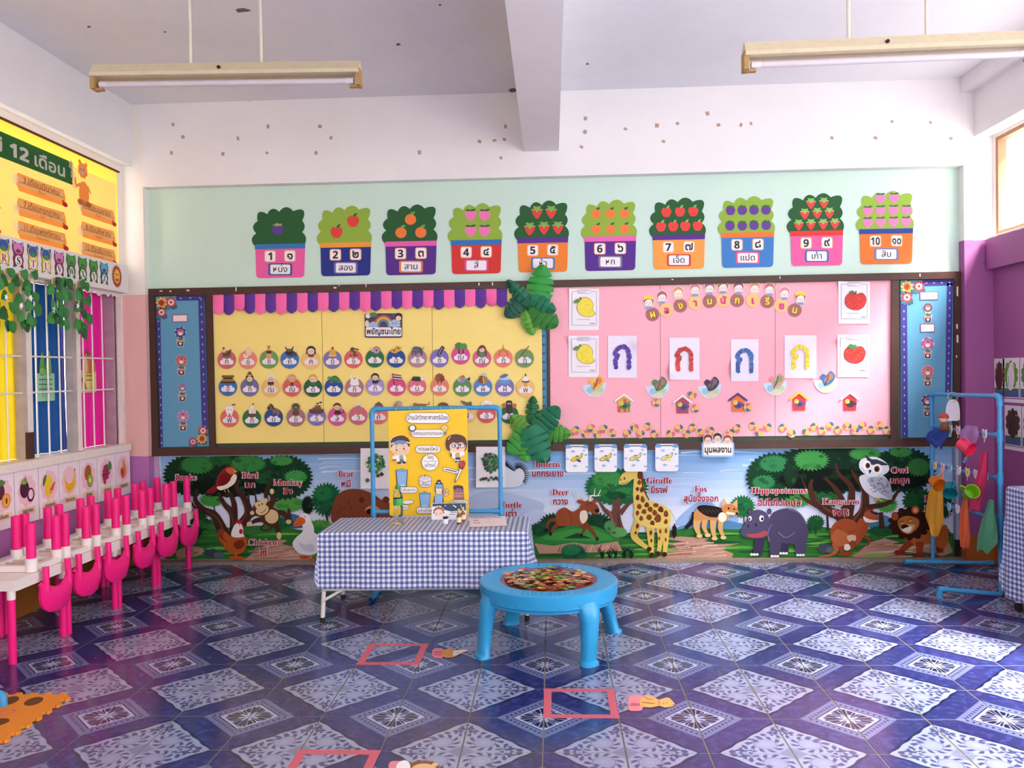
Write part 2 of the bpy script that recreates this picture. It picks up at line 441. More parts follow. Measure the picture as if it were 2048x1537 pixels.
# ---- floor: slab of grout, tiles laid on it one by one
floor = G().box(XL-.2, XR+.2, YR, YB+.1, -.12, -.0015).obj('floor', M_GROUT, kind='structure')
def tile_geo(g, i, j):
    a = .0022; x0, x1, y0, y1 = i*.3+a, (i+1)*.3-a, j*.3+a, (j+1)*.3-a; c = .0016
    x0, x1 = max(x0, XL), min(x1, XR); y1 = min(y1, 3.038)
    if x1-x0 < .01 or y1-y0 < .01: return g
    return g.add([(x0,y0,-.003),(x1,y0,-.003),(x1,y1,-.003),(x0,y1,-.003),(x0+c,y0+c,0),(x1-c,y0+c,0),(x1-c,y1-c,0),(x0+c,y1-c,0)],
        [(4,5,6,7),(0,1,5,4),(1,2,6,5),(2,3,7,6),(3,0,4,7)])
rest = G()
def seen(i, j):
    ok = 0
    for dx, dy in ((0,0),(1,0),(0,1),(1,1)):
        p = Vector(((i+dx)*.3, (j+dy)*.3, 0))-CAM; z = p.dot(_fw)
        if z > .3:
            x, y = 1024+F_PX*p.dot(_rt)/z, 768.5-F_PX*p.dot(_up)/z
            ok += -30 < x < 2078 and y < 1567
    return ok > 0
whole = None
for j in range(-17, 11):
    for i in range(-11, 11):
        if seen(i, j):
            if -10 <= i <= 9 and j <= 8 and whole is not None:
                o = whole.copy(); COL.objects.link(o); o.location = (i*.3, j*.3, 0); o['_org'] = (0, 0, 0)
            else:
                o = tile_geo(G(), i, j).obj('tile', M_TILE, floor)
                if -10 <= i <= 9 and j <= 8:
                    o.data.transform(Matrix.Translation((-i*.3, -j*.3, 0))); o.location = (i*.3, j*.3, 0); whole = o
        else: tile_geo(rest, i, j)
rest.obj('tile_field', M_TILE, floor, kind='stuff')

# ---- ceiling, beams
ceiling = G().box(XL-.2, XR+.2, YR-.2, YB+.3, ZC, ZC+.15).obj('ceiling', P_CEIL, kind='structure')
G().box(-.123, .126, YR, YB, 2.965, ZC).obj('trim_1', P_WHITE, kind='structure')            # middle beam
G().box(XL-.2, -2.996, YR, YB, 2.94, ZC).obj('trim_2', P_WHITE, kind='structure')           # beam over the windows
g = G().box(3.02, XR+.2, YR, YB, 2.98, ZC); g.box(2.93, 3.02, YR, YB, 3.29, ZC)
g.obj('trim_3', P_WHITE, kind='structure')
# ---- back wall with its shallow niche
NX0, NX1, NZ = hit(1, YB, 286, 400).x, hit(1, YB, 1928, 400).x, 2.785
g = G()
g.box(XL-.2, NX0, YB, YN+.2, 0, ZC); g.obj('wall_back', P_LEFT, kind='structure')
g = G(); g.box(NX1, XR+.2, YB, YN+.2, 0, ZC); g.obj('wall_back_pier', P_RIGHT, kind='structure')
g = G(); g.box(NX0, NX1, YB, YN+.2, NZ, ZC); wall_top = g.obj('wall_back_top', P_WHITE, kind='structure')
wall_niche = G().box(NX0, NX1, YN, YN+.2, 0, NZ).obj('wall_back_niche', P_MINT, kind='structure')
# thin upstand where the niche meets the floor
G().box(NX0, NX1, YB+.005, YN, 0, .022).obj('baseboard_back', mat('dusty_ledge', '#8d7b70', .8, noise=.3, scale=30), kind='structure')
# ---- window wall (curtain side)
SILL, LINB, LINT, TOPB = .91, 2.0, 2.2, 2.88
g = G()
g.box(XL-.2, XL, YR, YB, 0, SILL-.06)
g.box(XL-.2, XL, YR, YB, TOPB, 2.94)
for y0, y1 in ((2.875, YB), (YR, .5)): g.box(XL-.2, XL, y0, y1, SILL-.06, TOPB)  # the near stretch, out of view, is filled solid to cut daylight
g.obj('wall_left', P_LEFT, kind='structure')
M_OLDWHITE = mat('flaking_white_paint', '#f1e4dc', .7, noise=.12, scale=35, bump=.4, bscale=60)
G().box(XL-.2, -3.02, YR, 2.90, SILL-.05, SILL).obj('trim_4', M_OLDWHITE, kind='structure')      # sill
G().box(XL-.2, -3.0, YR, 2.87, LINB, LINT).obj('trim_5', mat('lintel_paint', '#ece3e0', .6, noise=.05, scale=8), kind='structure')
# ---- right wall, its unseen openings placed to let daylight in
g = G()
WZ0, WZ1 = 2.29, 2.96
g.box(XR, XR+.08, .92, YB, 0, WZ0)
g.box(XR, XR+.08, -4.6, -.6, 0, .85); g.box(XR, XR+.08, -4.6, .92, 2.1, WZ0)
g.box(XR, XR+.08, -.8, -.6, .85, 2.1)
g.box(XR, XR+.2, YR, -4.6, 0, 3.0)
g.box(XR, XR+.08, YR, YB, WZ1, 2.99); g.box(XR, XR+.08, 2.925, YB, WZ0, WZ1)
for y in (1.1, -.6, -2.4): g.box(XR, XR+.08, y, y+.2, WZ0, WZ1)
g.obj('wall_right', P_RIGHT, kind='structure')
G().box(3.085, XR, YR, 2.935, 2.05, 2.27).obj('trim_6', P_RIGHT, kind='structure')
# ---- rear wall, unseen wide windows added and sized to let daylight in
g = G()
g.box(XL-.2, XR+.2, YR-.2, YR, 0, .85); g.box(XL-.2, XR+.2, YR-.2, YR, 2.4, ZC)
for x in (XL-.2, -1.1, .8, XR-.1): g.box(x, x+.3, YR-.2, YR, .85, 2.4)
g.obj('wall_rear', P_WHITE, kind='structure')
# wooden frame of the upper window on the right wall
wf = G().box(3.15, 3.205, 2.895, 2.925, WZ0, WZ1).obj('window_2', mat('bare_wood', '#b5825f', .6, noise=.2, scale=25), kind='structure')
G().box(3.15, 3.205, 1.3, 2.895, WZ1-.025, WZ1).obj('window_frame', mat('bare_wood'), wf)
G().box(3.15, 3.205, 1.3, 2.895, WZ0, WZ0+.02).obj('window_frame', mat('bare_wood'), wf)
# putty and tape scraps left on the plaster over the niche
g = G(); rr_ = random.Random(3)
SPECKS = [(346,249),(366,274),(476,277),(536,253),(640,253),(662,276),(446,308),(343,306),(534,306),(632,306),(839,305),(959,283),(989,281),(1011,253),(1009,279),(1002,316),(1171,237),(1170,264),(1251,258),(1314,251),(1327,283),(1355,247),(1415,227),(1437,250),(1482,250),(1502,247),(1664,276),(1751,276),(1784,243),(1861,245),(1902,277),(1163,294)]
for x, y in SPECKS:
    w, h2, a = rr_.uniform(2.4, 4), rr_.uniform(2.6, 4.4), rr_.uniform(-.4, .4)
    g.slab([(x+px*cos(a)-py*sin(a), y+px*sin(a)+py*cos(a)) for px, py in ((-w,-h2),(w,-h2*.8),(w*.9,h2),(-w,h2*.9))], ywall(YB), 0, .001)
g.obj('tape_specks', mat('old_tape', '#b99a86', .7), wall_top, kind='stuff')

# dark flakes where the paint has come off the ceiling
g = G(); cz = floorp(ZC)
for x, y, w, h in ((485, 21, 15, 4), (178, 54, 4, 2), (330, 64, 3, 1.5), (797, 89, 5, 2.5), (1026, 181, 9, 4), (880, 10, 3, 2), (500, 203, 4, 1.5), (1175, 128, 3, 2)):
    g.add([hit(2, ZC-.0008, x+w*(1+.25*sin(k*2.3+x))*cos(k*2*pi/9), y+h*(1+.3*cos(k*1.9))*sin(k*2*pi/9)) for k in range(9)], [tuple(range(9))])
g.obj('paint_flake_specks', mat('bare_concrete', '#6f6560', .9), ceiling, kind='stuff')

# ================================================================== window wall: window, curtains, poster, alphabet, garlands, fruit cards
def yl(px, x, py=712): return hit(0, x, px, py).y
def lplane(x0, yc=0.0, zc=0.0):
    """metres on the window wall: u along the wall, v down"""
    return lambda u, v, o=0.0: Vector((x0+o, yc+u, zc-v))
M_BAR = mat('white_enamel_bar', '#f2ede6', .4, noise=.06, scale=60)
M_GREYWOOD = mat('weathered_grey_paint', '#b9aaa8', .75, noise=.35, scale=9, bump=.3, bscale=50)
M_BROWNWOOD = mat('dark_brown_wood', '#4a2a20', .5, noise=.25, scale=20)
XB = -3.12
m1a, m1b, m2a, m2b = yl(46, -3.1), yl(59, -3.1), yl(146, -3.1), yl(157, -3.1)
win = G().box(-3.155, -3.1, m1a, m1b, SILL, LINB).obj('window_1', M_GREYWOOD, kind='structure')
G().box(-3.157, -3.085, m1a+.004, m1b+.004, SILL, 1.07).obj('mullion_base', M_BROWNWOOD, win)
G().box(-3.155, -3.1, m2a, m2b, SILL, LINB).obj('mullion', M_GREYWOOD, win)
G().box(-3.105, -3.085, m1b-.03, m1b, 1.07, LINB).obj('mullion_edge', M_OLDWHITE, win)
G().box(-3.105, -3.085, m2b-.024, m2b, SILL, LINB).obj('mullion_edge', M_OLDWHITE, win)
G().box(-3.09, -3.055, 2.86, 2.89, SILL, LINB).obj('window_edge', M_OLDWHITE, win)
G().box(-3.2, -3.1, 2.852, 2.862, SILL, LINB).obj('jamb_strip', M_BROWNWOOD, win)
G().box(-3.2, -3.1, 2.835, 2.852, SILL, LINB).obj('jamb', mat('mauve_grey_wood', '#b094a4', .7, noise=.25, scale=14), win)
for px in (-40, -14, 12, 71.5, 95, 118, 166, 185, 205):
    y = yl(px, XB); G().tube([(XB, y, SILL), (XB, y, LINB)], .0055, 8).obj('grille_bar', M_BAR, win, smooth=60)
for z in (1.528, 1.308):
    for y0, y1 in ((.6, m1a), (m1b, m2a), (m2b, 2.84)):
        G().tube([(XB+.009, y0, z), (XB+.009, y1, z)], .0055, 8).obj('grille_bar', M_BAR, win, smooth=60)
# torn edge of white plaster paper hanging under the lintel
g = G(); rr_ = random.Random(5); y = 1.2; pts = []
while y < 2.86:
    pts.append((y, LINB-.012-rr_.uniform(0, .03))); y += rr_.uniform(.012, .03)
pl = lplane(-3.06)
n = len(pts)
vs = [Vector((-3.062, y, LINB)) for y, z in pts]+[Vector((-3.058, y, z)) for y, z in pts]
g.add(vs, [(i, i+1, n+i+1, n+i) for i in range(n-1)]).obj('torn_paper_edge', M_OLDWHITE, win)
def curtain(y0, y1, col, label, seed, xc=-3.18):
    r = random.Random(seed); nf = max(3, int((y1-y0)/.075)); ph = r.uniform(0, 6)
    k = .12
    def fn(u, v):
        y = y0+(y1-y0)*u; z = SILL+.002+(LINB-SILL-.006)*v
        w = .014*sin(u*nf*2*pi+ph)+.008*sin(u*nf*4.7+ph*2+v*1.5)
        return (xc+w*(1.1-.4*v)*.8, y+.006*sin(v*5+u*9), z)
    m = mat('curtain_'+col.lstrip('#'), col, .75, noise=.08, scale=16, transl=.06)
    g = G().grid(fn, nf*10, 8)
    c = thing('curtain', (xc, (y0+y1)/2, SILL), label, 'curtain', 'window curtains')
    g.obj('cloth', m, c, smooth=80)
    G().tube([(xc, y0, LINB-.006), (xc, y1, LINB-.006)], .004, 6).obj('wire', M_GREYWOOD, c)
curtain(.55, m1a+.09, '#f5d71e', 'bright yellow curtain behind white bars beside the blue curtain', 1)
curtain(m1b+.05, m2a+.10, '#0d4a8c', 'dark blue curtain behind white bars between yellow and pink curtains', 2, -3.215)
curtain(m2b+.055, 2.845, '#d3148b', 'magenta pink curtain in the window bay beside the pier', 3)
# two printed cut-outs hanging behind the bars
def window_cutout(px, py, w, h, base, parts, label):
    p = hit(0, -3.14, px, py)
    pl = lplane(-3.145, p.y, p.z)
    o = card('window_cutout', rrect(-w/2, -h*.05, w/2, h/2, .012), pl, base, label, 'cutout', 'cut-outs hanging in the window')
    a = Art(pl, .0016)
    for c in parts: getattr(a, c[0])(*c[1:])
    a.obj('picture_print', o)
window_cutout(92, 752, .19, .32, '#9fd0ac', [('B', [(-.06,-.01),(-.05,-.1),(-.03,-.15),(-.005,-.1),(-.01,-.01)], '#5c9a4c'), ('B', [(.0,-.01),(.02,-.12),(.045,-.16),(.06,-.09),(.06,-.01)], '#79ad57'),
    ('E', -.03,-.03,.03,.02,'#86b95a'), ('R',-.07,.02,.07,.028,'#3d7a55'), ('R',-.07,.05,.07,.058,'#3d7a55'), ('R',-.07,.08,.07,.088,'#3d7a55'), ('R',-.035,.01,-.03,.14,'#3d7a55'), ('R',.03,.01,.035,.14,'#3d7a55')],
    'green vegetable cut-out on a green label in front of the blue curtain')
window_cutout(178, 745, .19, .28, '#e9d679', [('B', [(-.07,0),(-.07,-.08),(-.03,-.13),(.03,-.12),(.08,-.07),(.08,0)], '#d77f3c'), ('B', [(-.07,0),(-.06,-.08),(-.03,-.11),(-.01,-.05),(-.02,0)], '#e9c9a0'), ('B', [(-.02,-.12),(0,-.16),(.02,-.12)], '#56683a'),
    ('R',-.03,.02,.06,.028,'#8d7a2b'), ('R',-.03,.05,.06,.058,'#8d7a2b'), ('P',[(-.095,.05),(-.07,.02),(-.02,.12),(-.05,.13)],'#c05a6a')],
    'orange fruit cut-out on a yellow label in front of the pink curtain')
# ---- twelve-months poster over the upper window: thin vinyl lit through by the daylight
INK_T = attr_mat('vinyl_ink', .45, .55)
PX = -3.052
pl = lplane(PX)
PZ0, PZ1, PY1 = 2.205, 2.868, 2.84
poster = G().slab([(.75, -PZ1), (PY1, -PZ1), (PY1, -PZ0), (.75, -PZ0)], pl, 0, .0006)
poster.c = [rgb('#ffe07a')]*len(poster.f)
poster = poster.obj('months_poster', INK_T, label='yellow poster of the twelve months covering the window above the alphabet strip', cat='poster')
a = Art(pl, .0007)
a.R(.76, -2.78, 2.84-.02, -2.215, '#fff3bf')
a.obj('ground_print', poster, INK_T)
bz1, bz0 = 2.80, 2.652
a = Art(pl, .0012)
a.R(1.0, -bz1, 2.28, -bz0, '#1f6b3a')
a.obj('banner_print', poster, INK_T)
a = Art(pl, .0018)
full = digits('1 ปี มี 12 เดือน'); kx = .98/(max(v[0] for v in text_mesh(full, .02)[0])); done = ''
for wd in full.split(' '):
    a = Art(pl, .0018); v_ = text_mesh(wd, .02)[0]
    a.T(wd, 1.23+_adv(done)*kx, -bz0-.032, .105, '#fff8ee', .02, anchor='l', wide=(max(q[0] for q in v_)-min(q[0] for q in v_))*kx); a.obj('title_print', poster, INK_T); done += wd+' '
yb = [1.06, 1.62, 2.30]
words = [[('2.เดือนกุมภาพันธ์','February'),('6.เดือนมิถุนายน','June'),('10.เดือนตุลาคม','October')], [('3.เดือนมีนาคม','March'),('7.เดือนกรกฎาคม','July'),('11.เดือนพฤศจิกายน','November')], [('4.เดือนเมษายน','April'),('8.เดือนสิงหาคม','August'),('12.เดือนธันวาคม','December')]]
for ci, y0 in enumerate((1.04, 1.70, 2.36)):
    for ri, z0 in enumerate((2.60, 2.455, 2.32)):
        w, h = .50 if ci < 2 else .44, .105
        if ci == 2: z0 -= .02
        a = Art(pl, .0013)
        a.P([(y0+.02,-z0),(y0+w*.5,-z0+.004),(y0+w-.02,-z0),(y0+w,-z0+h*.5),(y0+w-.01,-z0+h),(y0+.03,-z0+h),(y0,-z0+h*.55)], '#f2b65e')
        a.R(y0+.02, -z0+.012, y0+w-.02, -z0+h-.03, '#ffeaa6', .01)
        a.R(y0+.02, -z0+.05, y0+w-.02, -z0+.054, '#d98d2a')
        a.T(words[ci][ri][0], y0+w*.5, -z0+.048, .05, '#cf8414', .012, wide=w*.72)
        a.T(words[ci][ri][1], y0+w*.5, -z0+.082, .03, '#e09a3a', .01)
        a.E(y0+w-.01, -z0+h-.012, .03, .016, '#b62a12'); a.E(y0+w-.03, -z0+h-.028, .012, .01, '#e4641e'); a.L(y0-.005, -z0+.04+(ri % 2)*.03, .03, .03, '#fffbe8', 7, .2)
        a.obj('month_print', poster, INK_T)
a = Art(pl, .0024)
for dx, dz in ((.0, 0), (.03, .06), (.05, .12)): a.L(2.27+dx*.6, -2.78+dz, .028, .03, '#f3ead0', 6, .25)
a.E(2.41,-2.62,.06,.085,'#e2a55c'); a.E(2.36,-2.56,.03,.02,'#c98a44'); a.E(2.46,-2.56,.03,.02,'#c98a44'); a.S([(2.37,-2.68),(2.32,-2.66),(2.31,-2.71)],.022,.016,'#e2a55c'); a.S([(2.45,-2.68),(2.49,-2.64)],.022,.016,'#e2a55c'); a.L(2.40,-2.775,.055,.05,'#d9984e',8,.1); a.E(2.365,-2.825,.016,.016,'#d9984e'); a.E(2.44,-2.82,.016,.016,'#d9984e')
a.E(2.39, -2.775, .036, .036, '#f7d9a8'); a.E(2.37,-2.78,.005,.006,'#6b3a1c'); a.E(2.405,-2.78,.005,.006,'#6b3a1c')
a.obj('figure_print', poster, INK_T)
G().box(PX, PX+.012, .75, 2.86, PZ1, PZ1+.012).obj('top_batten', mat('rusty_brown', '#5b2d1c', .7), poster)
# ---- alphabet bears stuck on the lintel
BX = -2.9995
BEARS = [('Q', 0, '#2f9bb5', '#155b7d', 'teal'), ('R', 7, '#2456a6', '#f2d335', 'blue and yellow'), ('S', 36, '#d783c4', '#8a1f52', 'mauve'), ('T', 65.5, '#2456a6', '#f2d335', 'blue and yellow'), ('U', 92, '#2456a6', '#f2d335', 'blue and yellow'), ('V', 118, '#d783c4', '#8a1f52', 'mauve'),
    ('W', 142, '#3f9a3c', '#2a6b22', 'green'), ('X', 165, '#3f9a3c', '#2a6b22', 'green'), ('Y', 187, '#3f9a3c', '#2a6b22', 'green'), ('Z', 208, '#4fb2cf', '#12456f', 'dark teal')]
for ch, px, c1, c2, cn in BEARS[1:]:
    y = yl(px, BX, 500+px*.2); pl = lplane(BX, y, 2.105)
    out = smoothc([(-.05,-.06),(-.045,-.078),(-.03,-.072),(0,-.068),(.03,-.072),(.045,-.078),(.05,-.06),(.052,-.03),(.04,.0),(.048,.025),(.042,.05),(.045,.07),(.03,.074),(.02,.066),(-.02,.066),(-.03,.074),(-.045,.07),(-.042,.05),(-.048,.025),(-.04,0),(-.052,-.03)], 3)
    o = card('alphabet_bear', out, pl, '#4a3527' if cn == 'mauve' else '#3c3a22', f'{cn} bear cut-out with the letter {ch} on the white lintel', 'cutout', 'alphabet bear cut-outs on the lintel')
    a = Art(pl, .0016)
    a.P([(x*.9, yy*.93) for x, yy in out], c2 if cn != 'blue and yellow' else c2)
    a.E(0, -.037, .042, .032, c1); a.E(-.04,-.064,.01,.01,c1); a.E(.04,-.064,.01,.01,c1)
    if cn == 'blue and yellow': a.E(0, -.022, .02, .012, '#3f8f4a')
    else: a.E(0, -.022, .022, .012, c2)
    a.E(-.034, -.02, .007, .006, '#c65a4a'); a.E(.034, -.02, .007, .006, '#c65a4a')
    a.E(0, .034, .031, .031, '#f6efe9')
    a.obj('bear_print', o)
    a = Art(pl, .0032); a.T(serif(ch), 0, .054, .062, '#c01f2e' if cn == 'blue and yellow' else '#232018', .008); a.obj('letter_print', o)
y = yl(233.5, BX, 551); pl = lplane(BX, y, 2.105)
o = card('sun_cutout', scallop(0, 0, .062, .074, 22, .1, 4, 0, True), pl, '#b5362a', 'smiling yellow sun cut-out with red rays at the end of the alphabet', 'cutout')
a = Art(pl, .0016); a.E(0, 0, .04, .05, '#f2b32c'); a.E(-.013,-.012,.005,.008,'#2b1a12'); a.E(.013,-.012,.005,.008,'#2b1a12'); a.B([(-.02,.012),(0,.022),(.02,.012),(.012,.03),(0,.034),(-.012,.03)], '#3a120d'); a.obj('face_print', o)
# ---- paper leaf garlands hanging from the lintel
M_LEAF = [mat('garland_leaf_a', '#2f7a35', .6, noise=.15, scale=30), mat('garland_leaf_b', '#245f2c', .6, noise=.15, scale=30), mat('garland_leaf_c', '#3f8f45', .6)]
M_STRAW = mat('straw_string', '#e3c55a', .7); M_FLOWER = mat('white_paper_flower', '#fbf6f0', .6)
def leaf_geo(g, c, size, ang, tilt, fold=.25):
    """pointed leaf, folded along its middle"""
    prof = [(0, 0), (.40, .24), (.46, .5), (.26, .82), (0, 1.02)]
    ca, sa = cos(ang), sin(ang)
    def tr(u, v):
        x = fold*abs(u)*size+tilt*v*size
        a2, b2 = u*size, -v*size
        return Vector((c[0]+x, c[1]+a2*ca-b2*sa, c[2]+a2*sa+b2*ca))
    vs = [tr(0, v) for u, v in prof]+[tr(u, v) for u, v in prof[1:4]]+[tr(-u, v) for u, v in prof[1:4]]
    fs = [(0,5,1),(1,5,6,2),(2,6,7,3),(3,7,4),(0,1,8),(1,2,9,8),(2,3,10,9),(3,4,10)]
    n = len(vs); off = Vector((-.0012, 0, 0))
    return g.add(vs, fs).add([v+off for v in vs], [tuple(reversed(f)) for f in fs])
def garland(strands, label, seed):
    r = random.Random(seed)
    ys = [yl(px, -2.99, 600) for px, _, _ in strands]
    root = thing('leaf_garland', (-2.985, sum(ys)/len(ys), LINB), label, 'garland', 'paper leaf garlands')
    for (px, bot, flowers), y in zip(strands, ys):
        z0, z1 = LINB+.005, hit(0, -2.99, px, bot).z
        st = G().tube([(-2.992, y, z0), (-2.992, y+.004, (z0+z1)/2), (-2.992, y, z1)], .0035, 6).obj('string', M_STRAW, root)
        z = z0+.01; k = 0
        while z > z1-.02:
            sd = -1 if k % 2 else 1
            s2 = r.uniform(.068, .09)
            leaf_geo(G(), (-2.985+r.uniform(0, .012), y+sd*r.uniform(.004, .018), z), s2, sd*r.uniform(.5, 1.2), r.uniform(-.1, .2)).obj('leaf', r.choice(M_LEAF), root)
            z -= r.uniform(.04, .058); k += 1
        leaf_geo(G(), (-2.985, y, z1+.02), .075, r.uniform(-.2, .2), .1).obj('leaf', M_LEAF[0], root)
        for fy in flowers:
            c = hit(0, -2.965, px+2, fy); g = G(); n = 5
            vs = [Vector((c.x+.006, c.y, c.z))]+[Vector((c.x, c.y+.024*(1 if i % 2 == 0 else .45)*cos(i*pi/n), c.z+.024*(1 if i % 2 == 0 else .45)*sin(i*pi/n))) for i in range(2*n)]
            g.add(vs, [(0, 1+i, 1+(i+1) % (2*n)) for i in range(2*n)]).obj('flower', M_FLOWER, root)
garland([(-22, 640, []), (11, 645, [595]), (41, 640, [612]), (60, 638, [597])], 'green paper leaf garland with white flowers over the yellow curtain', 11)
garland([(106, 630, [620]), (118, 640, []), (126, 585, [])], 'green paper leaf garland hanging in front of the blue curtain', 12)
garland([(154, 652, [612]), (165, 650, [])], 'green paper leaf garland at the edge of the pink curtain', 13)
# ---- fruit word cards hanging under the sill
CX = -3.045
edges = [yl(p, CX, 930) for p in (-22, 27, 75.8, 116.7, 158, 193, 230.7, 259.7)]
def fruit_plum(a):
    a.E(-.02,-.02,.034,.038,'#5b1f3c'); a.B([(-.04,-.05),(-.02,-.075),(.02,-.06),(0,-.045)],'#4d8a3a'); a.E(.022,.025,.03,.034,'#e8901e'); a.E(.022,.025,.024,.028,'#f4b64c'); a.E(.024,.026,.007,.014,'#7a3a16')
def fruit_mangosteen(a):
    a.E(-.018,-.008,.034,.042,'#4b1535'); a.E(-.02,-.044,.022,.014,'#8fb552'); a.E(-.01,-.052,.008,.012,'#6c9440'); a.E(.026,.024,.028,.034,'#5a1b35'); a.E(.027,.022,.018,.023,'#f5dbe6')
def fruit_pomelo(a):
    a.B([(-.005,-.05),(.02,-.03),(.025,.02),(-.005,.06),(-.035,.03),(-.03,-.02)],'#eed02c'); a.B([(-.05,.0),(-.045,-.04),(-.02,-.055),(-.03,-.02)],'#4a7a2e'); a.B([(0,.025),(.045,-.015),(.04,.02),(.015,.04)],'#e05a5a'); a.S([(.0,.03),(.03,.03),(.045,.0)],.004,.004,'#f7d9cf')
def fruit_banana(a):
    a.B([(-.045,-.03),(-.03,.0),(0,.015),(.03,.0),(.045,-.045),(.05,-.02),(.045,.03),(.0,.06),(-.035,.035)],'#f2c02a'); a.S([(-.035,.0),(0,.025),(.035,.005)],.003,.003,'#d39a1c'); a.S([(-.03,.02),(.0,.042),(.035,.025)],.003,.003,'#d39a1c'); a.E(.047,-.05,.005,.009,'#7a5a1c')
def fruit_kiwi(a):
    a.E(-.005,-.02,.032,.042,'#a9651f',.2); a.E(.012,.022,.028,.036,'#7a4a1a'); a.E(.012,.022,.025,.032,'#98b52f'); a.E(.012,.022,.009,.013,'#eef0c0')
def fruit_grape(a):
    for x, y in ((-.02,-.03),(0,-.035),(-.03,-.01),(-.01,-.012),(.01,-.015),(-.035,.012),(-.015,.01),(.005,.008),(.02,.005),(-.03,.033),(-.012,.03),(.006,.026),(-.022,.05)): a.E(x,y,.0125,.0125,'#8f1f4a' if (x*1000) % 2 else '#a5305a')
    a.B([(.01,-.03),(.03,-.06),(.05,-.04),(.045,-.01),(.025,-.012)],'#3f8a3c')
def fruit_papaya(a):
    a.B([(0,-.06),(.02,-.03),(.035,.01),(.02,.045),(-.005,.05),(-.005,.0)],'#f08a3c'); a.B([(-.005,-.01),(.015,.01),(.015,.045),(-.01,.055),(-.03,.03),(-.03,.0)],'#ee5f3c'); a.E(-.01,.02,.009,.018,'#7d2a1c')
for i, (nm, fn) in enumerate((('plum', fruit_plum), ('mangosteen', fruit_mangosteen), ('pomelo', fruit_pomelo), ('banana', fruit_banana), ('kiwi', fruit_kiwi), ('grape', fruit_grape), ('papaya', fruit_papaya))):
    y0, y1 = edges[i], edges[i+1]; yc, w = (y0+y1)/2, y1-y0
    pl0 = lplane(CX, yc, .70)
    bend = random.Random(i).uniform(.004, .014)
    pl = lambda u, v, o=0.0, q=pl0, b=bend: q(u, v, o)+Vector((b*max(0, v+.1)**2*20*.15, 0, 0))
    g = G(); n = 8; hs = [-.155+.31*k/n for k in range(n+1)]
    vs = []
    for o in (0, .0012):
        for v in hs: vs += [pl(-w/2+.002, v, o), pl(w/2-.002, v, o)]
    m2 = 2*(n+1)
    fs = [(2*k, 2*k+1, 2*k+3, 2*k+2) for k in range(n)]+[(m2+2*k, m2+2*k+2, m2+2*k+3, m2+2*k+1) for k in range(n)]
    fs += [(0, m2, m2+1, 1), (2*n, 2*n+1, m2+2*n+1, m2+2*n)]+[(2*k, 2*k+2, m2+2*k+2, m2+2*k) for k in range(n)]+[(2*k+1, m2+2*k+1, m2+2*k+3, 2*k+3) for k in range(n)]
    o = g.add(vs, fs).obj('fruit_card', paper('#fbeaf4', .4), label=f'pink fruit word card reading {nm} hanging under the window sill', cat='word card', group='fruit word cards under the sill')
    a = Art(pl, .0016); a.L(0, -.035, .082, .092, '#f9c9d6', 9, .08); a.R(-.075, .062, .075, .108, '#f8d9bd', .02); a.obj('panel_print', o)
    a = Art(pl, .0026); a.at(0, -.035, 1.25); fn(a); a.obj(nm+'_print', o)
    a = Art(pl, .006); a.T(nm, 0, .095, .042, '#4a3038', .004, wide=.1 if len(nm) > 5 else None); a.obj('word_print', o)

# ================================================================== the display board
def lerp(a, b, t): return a+(b-a)*t
def yt(x): return lerp(578, 543, (x-296)/1626)
def yb(x): return lerp(913, 893, (x-305)/1614)
def bx(x, y): return x+(y-580)*(.027*(1-(x-296)/1626)-.010*((x-296)/1626))       # lean of upright lines
M_FRAME = mat('dark_stained_wood', '#46281f', .45, noise=.25, scale=14, bump=.15, bscale=90)
M_BOARD = mat('green_chalkboard', '#3a4a38', .6, noise=.12, scale=12)
c = hit(1, YN, 1108, 735)
board = thing('display_board', (c.x, YN, hit(1, YN, 1108, 905).z), 'long dark wooden framed board covered with coloured paper on the back wall', 'board')
pb = back(0)
def quad(x0, x1, y0f, y1f):
    f = lambda q: q if callable(q) else (lambda x: q)
    a, b = f(y0f), f(y1f)
    return [(bx(x0, a(x0)), a(x0)), (bx(x1, a(x1)), a(x1)), (bx(x1, b(x1)), b(x1)), (bx(x0, b(x0)), b(x0))]
G().slab(quad(298, 1920, lambda x: yt(x)+4, lambda x: yb(x)-4), pb, .001, .009).obj('chalkboard', M_BOARD, board)
G().slab(quad(296, 1922, yt, lambda x: yt(x)+14), pb, .001, .034).obj('top_rail', M_FRAME, board)
G().slab(quad(296, 1922, lambda x: yb(x)-16, yb), pb, .001, .036).obj('bottom_rail', M_FRAME, board)
for x0, x1 in ((296, 309), (411, 424), (1093.6, 1098), (1783, 1798), (1909, 1922)):
    G().slab(quad(x0, x1, lambda x: yt(x)+14, lambda x: yb(x)-16), pb, .001, .033 if x1 > 1900 or x0 < 300 else .030).obj('stile', M_FRAME, board)
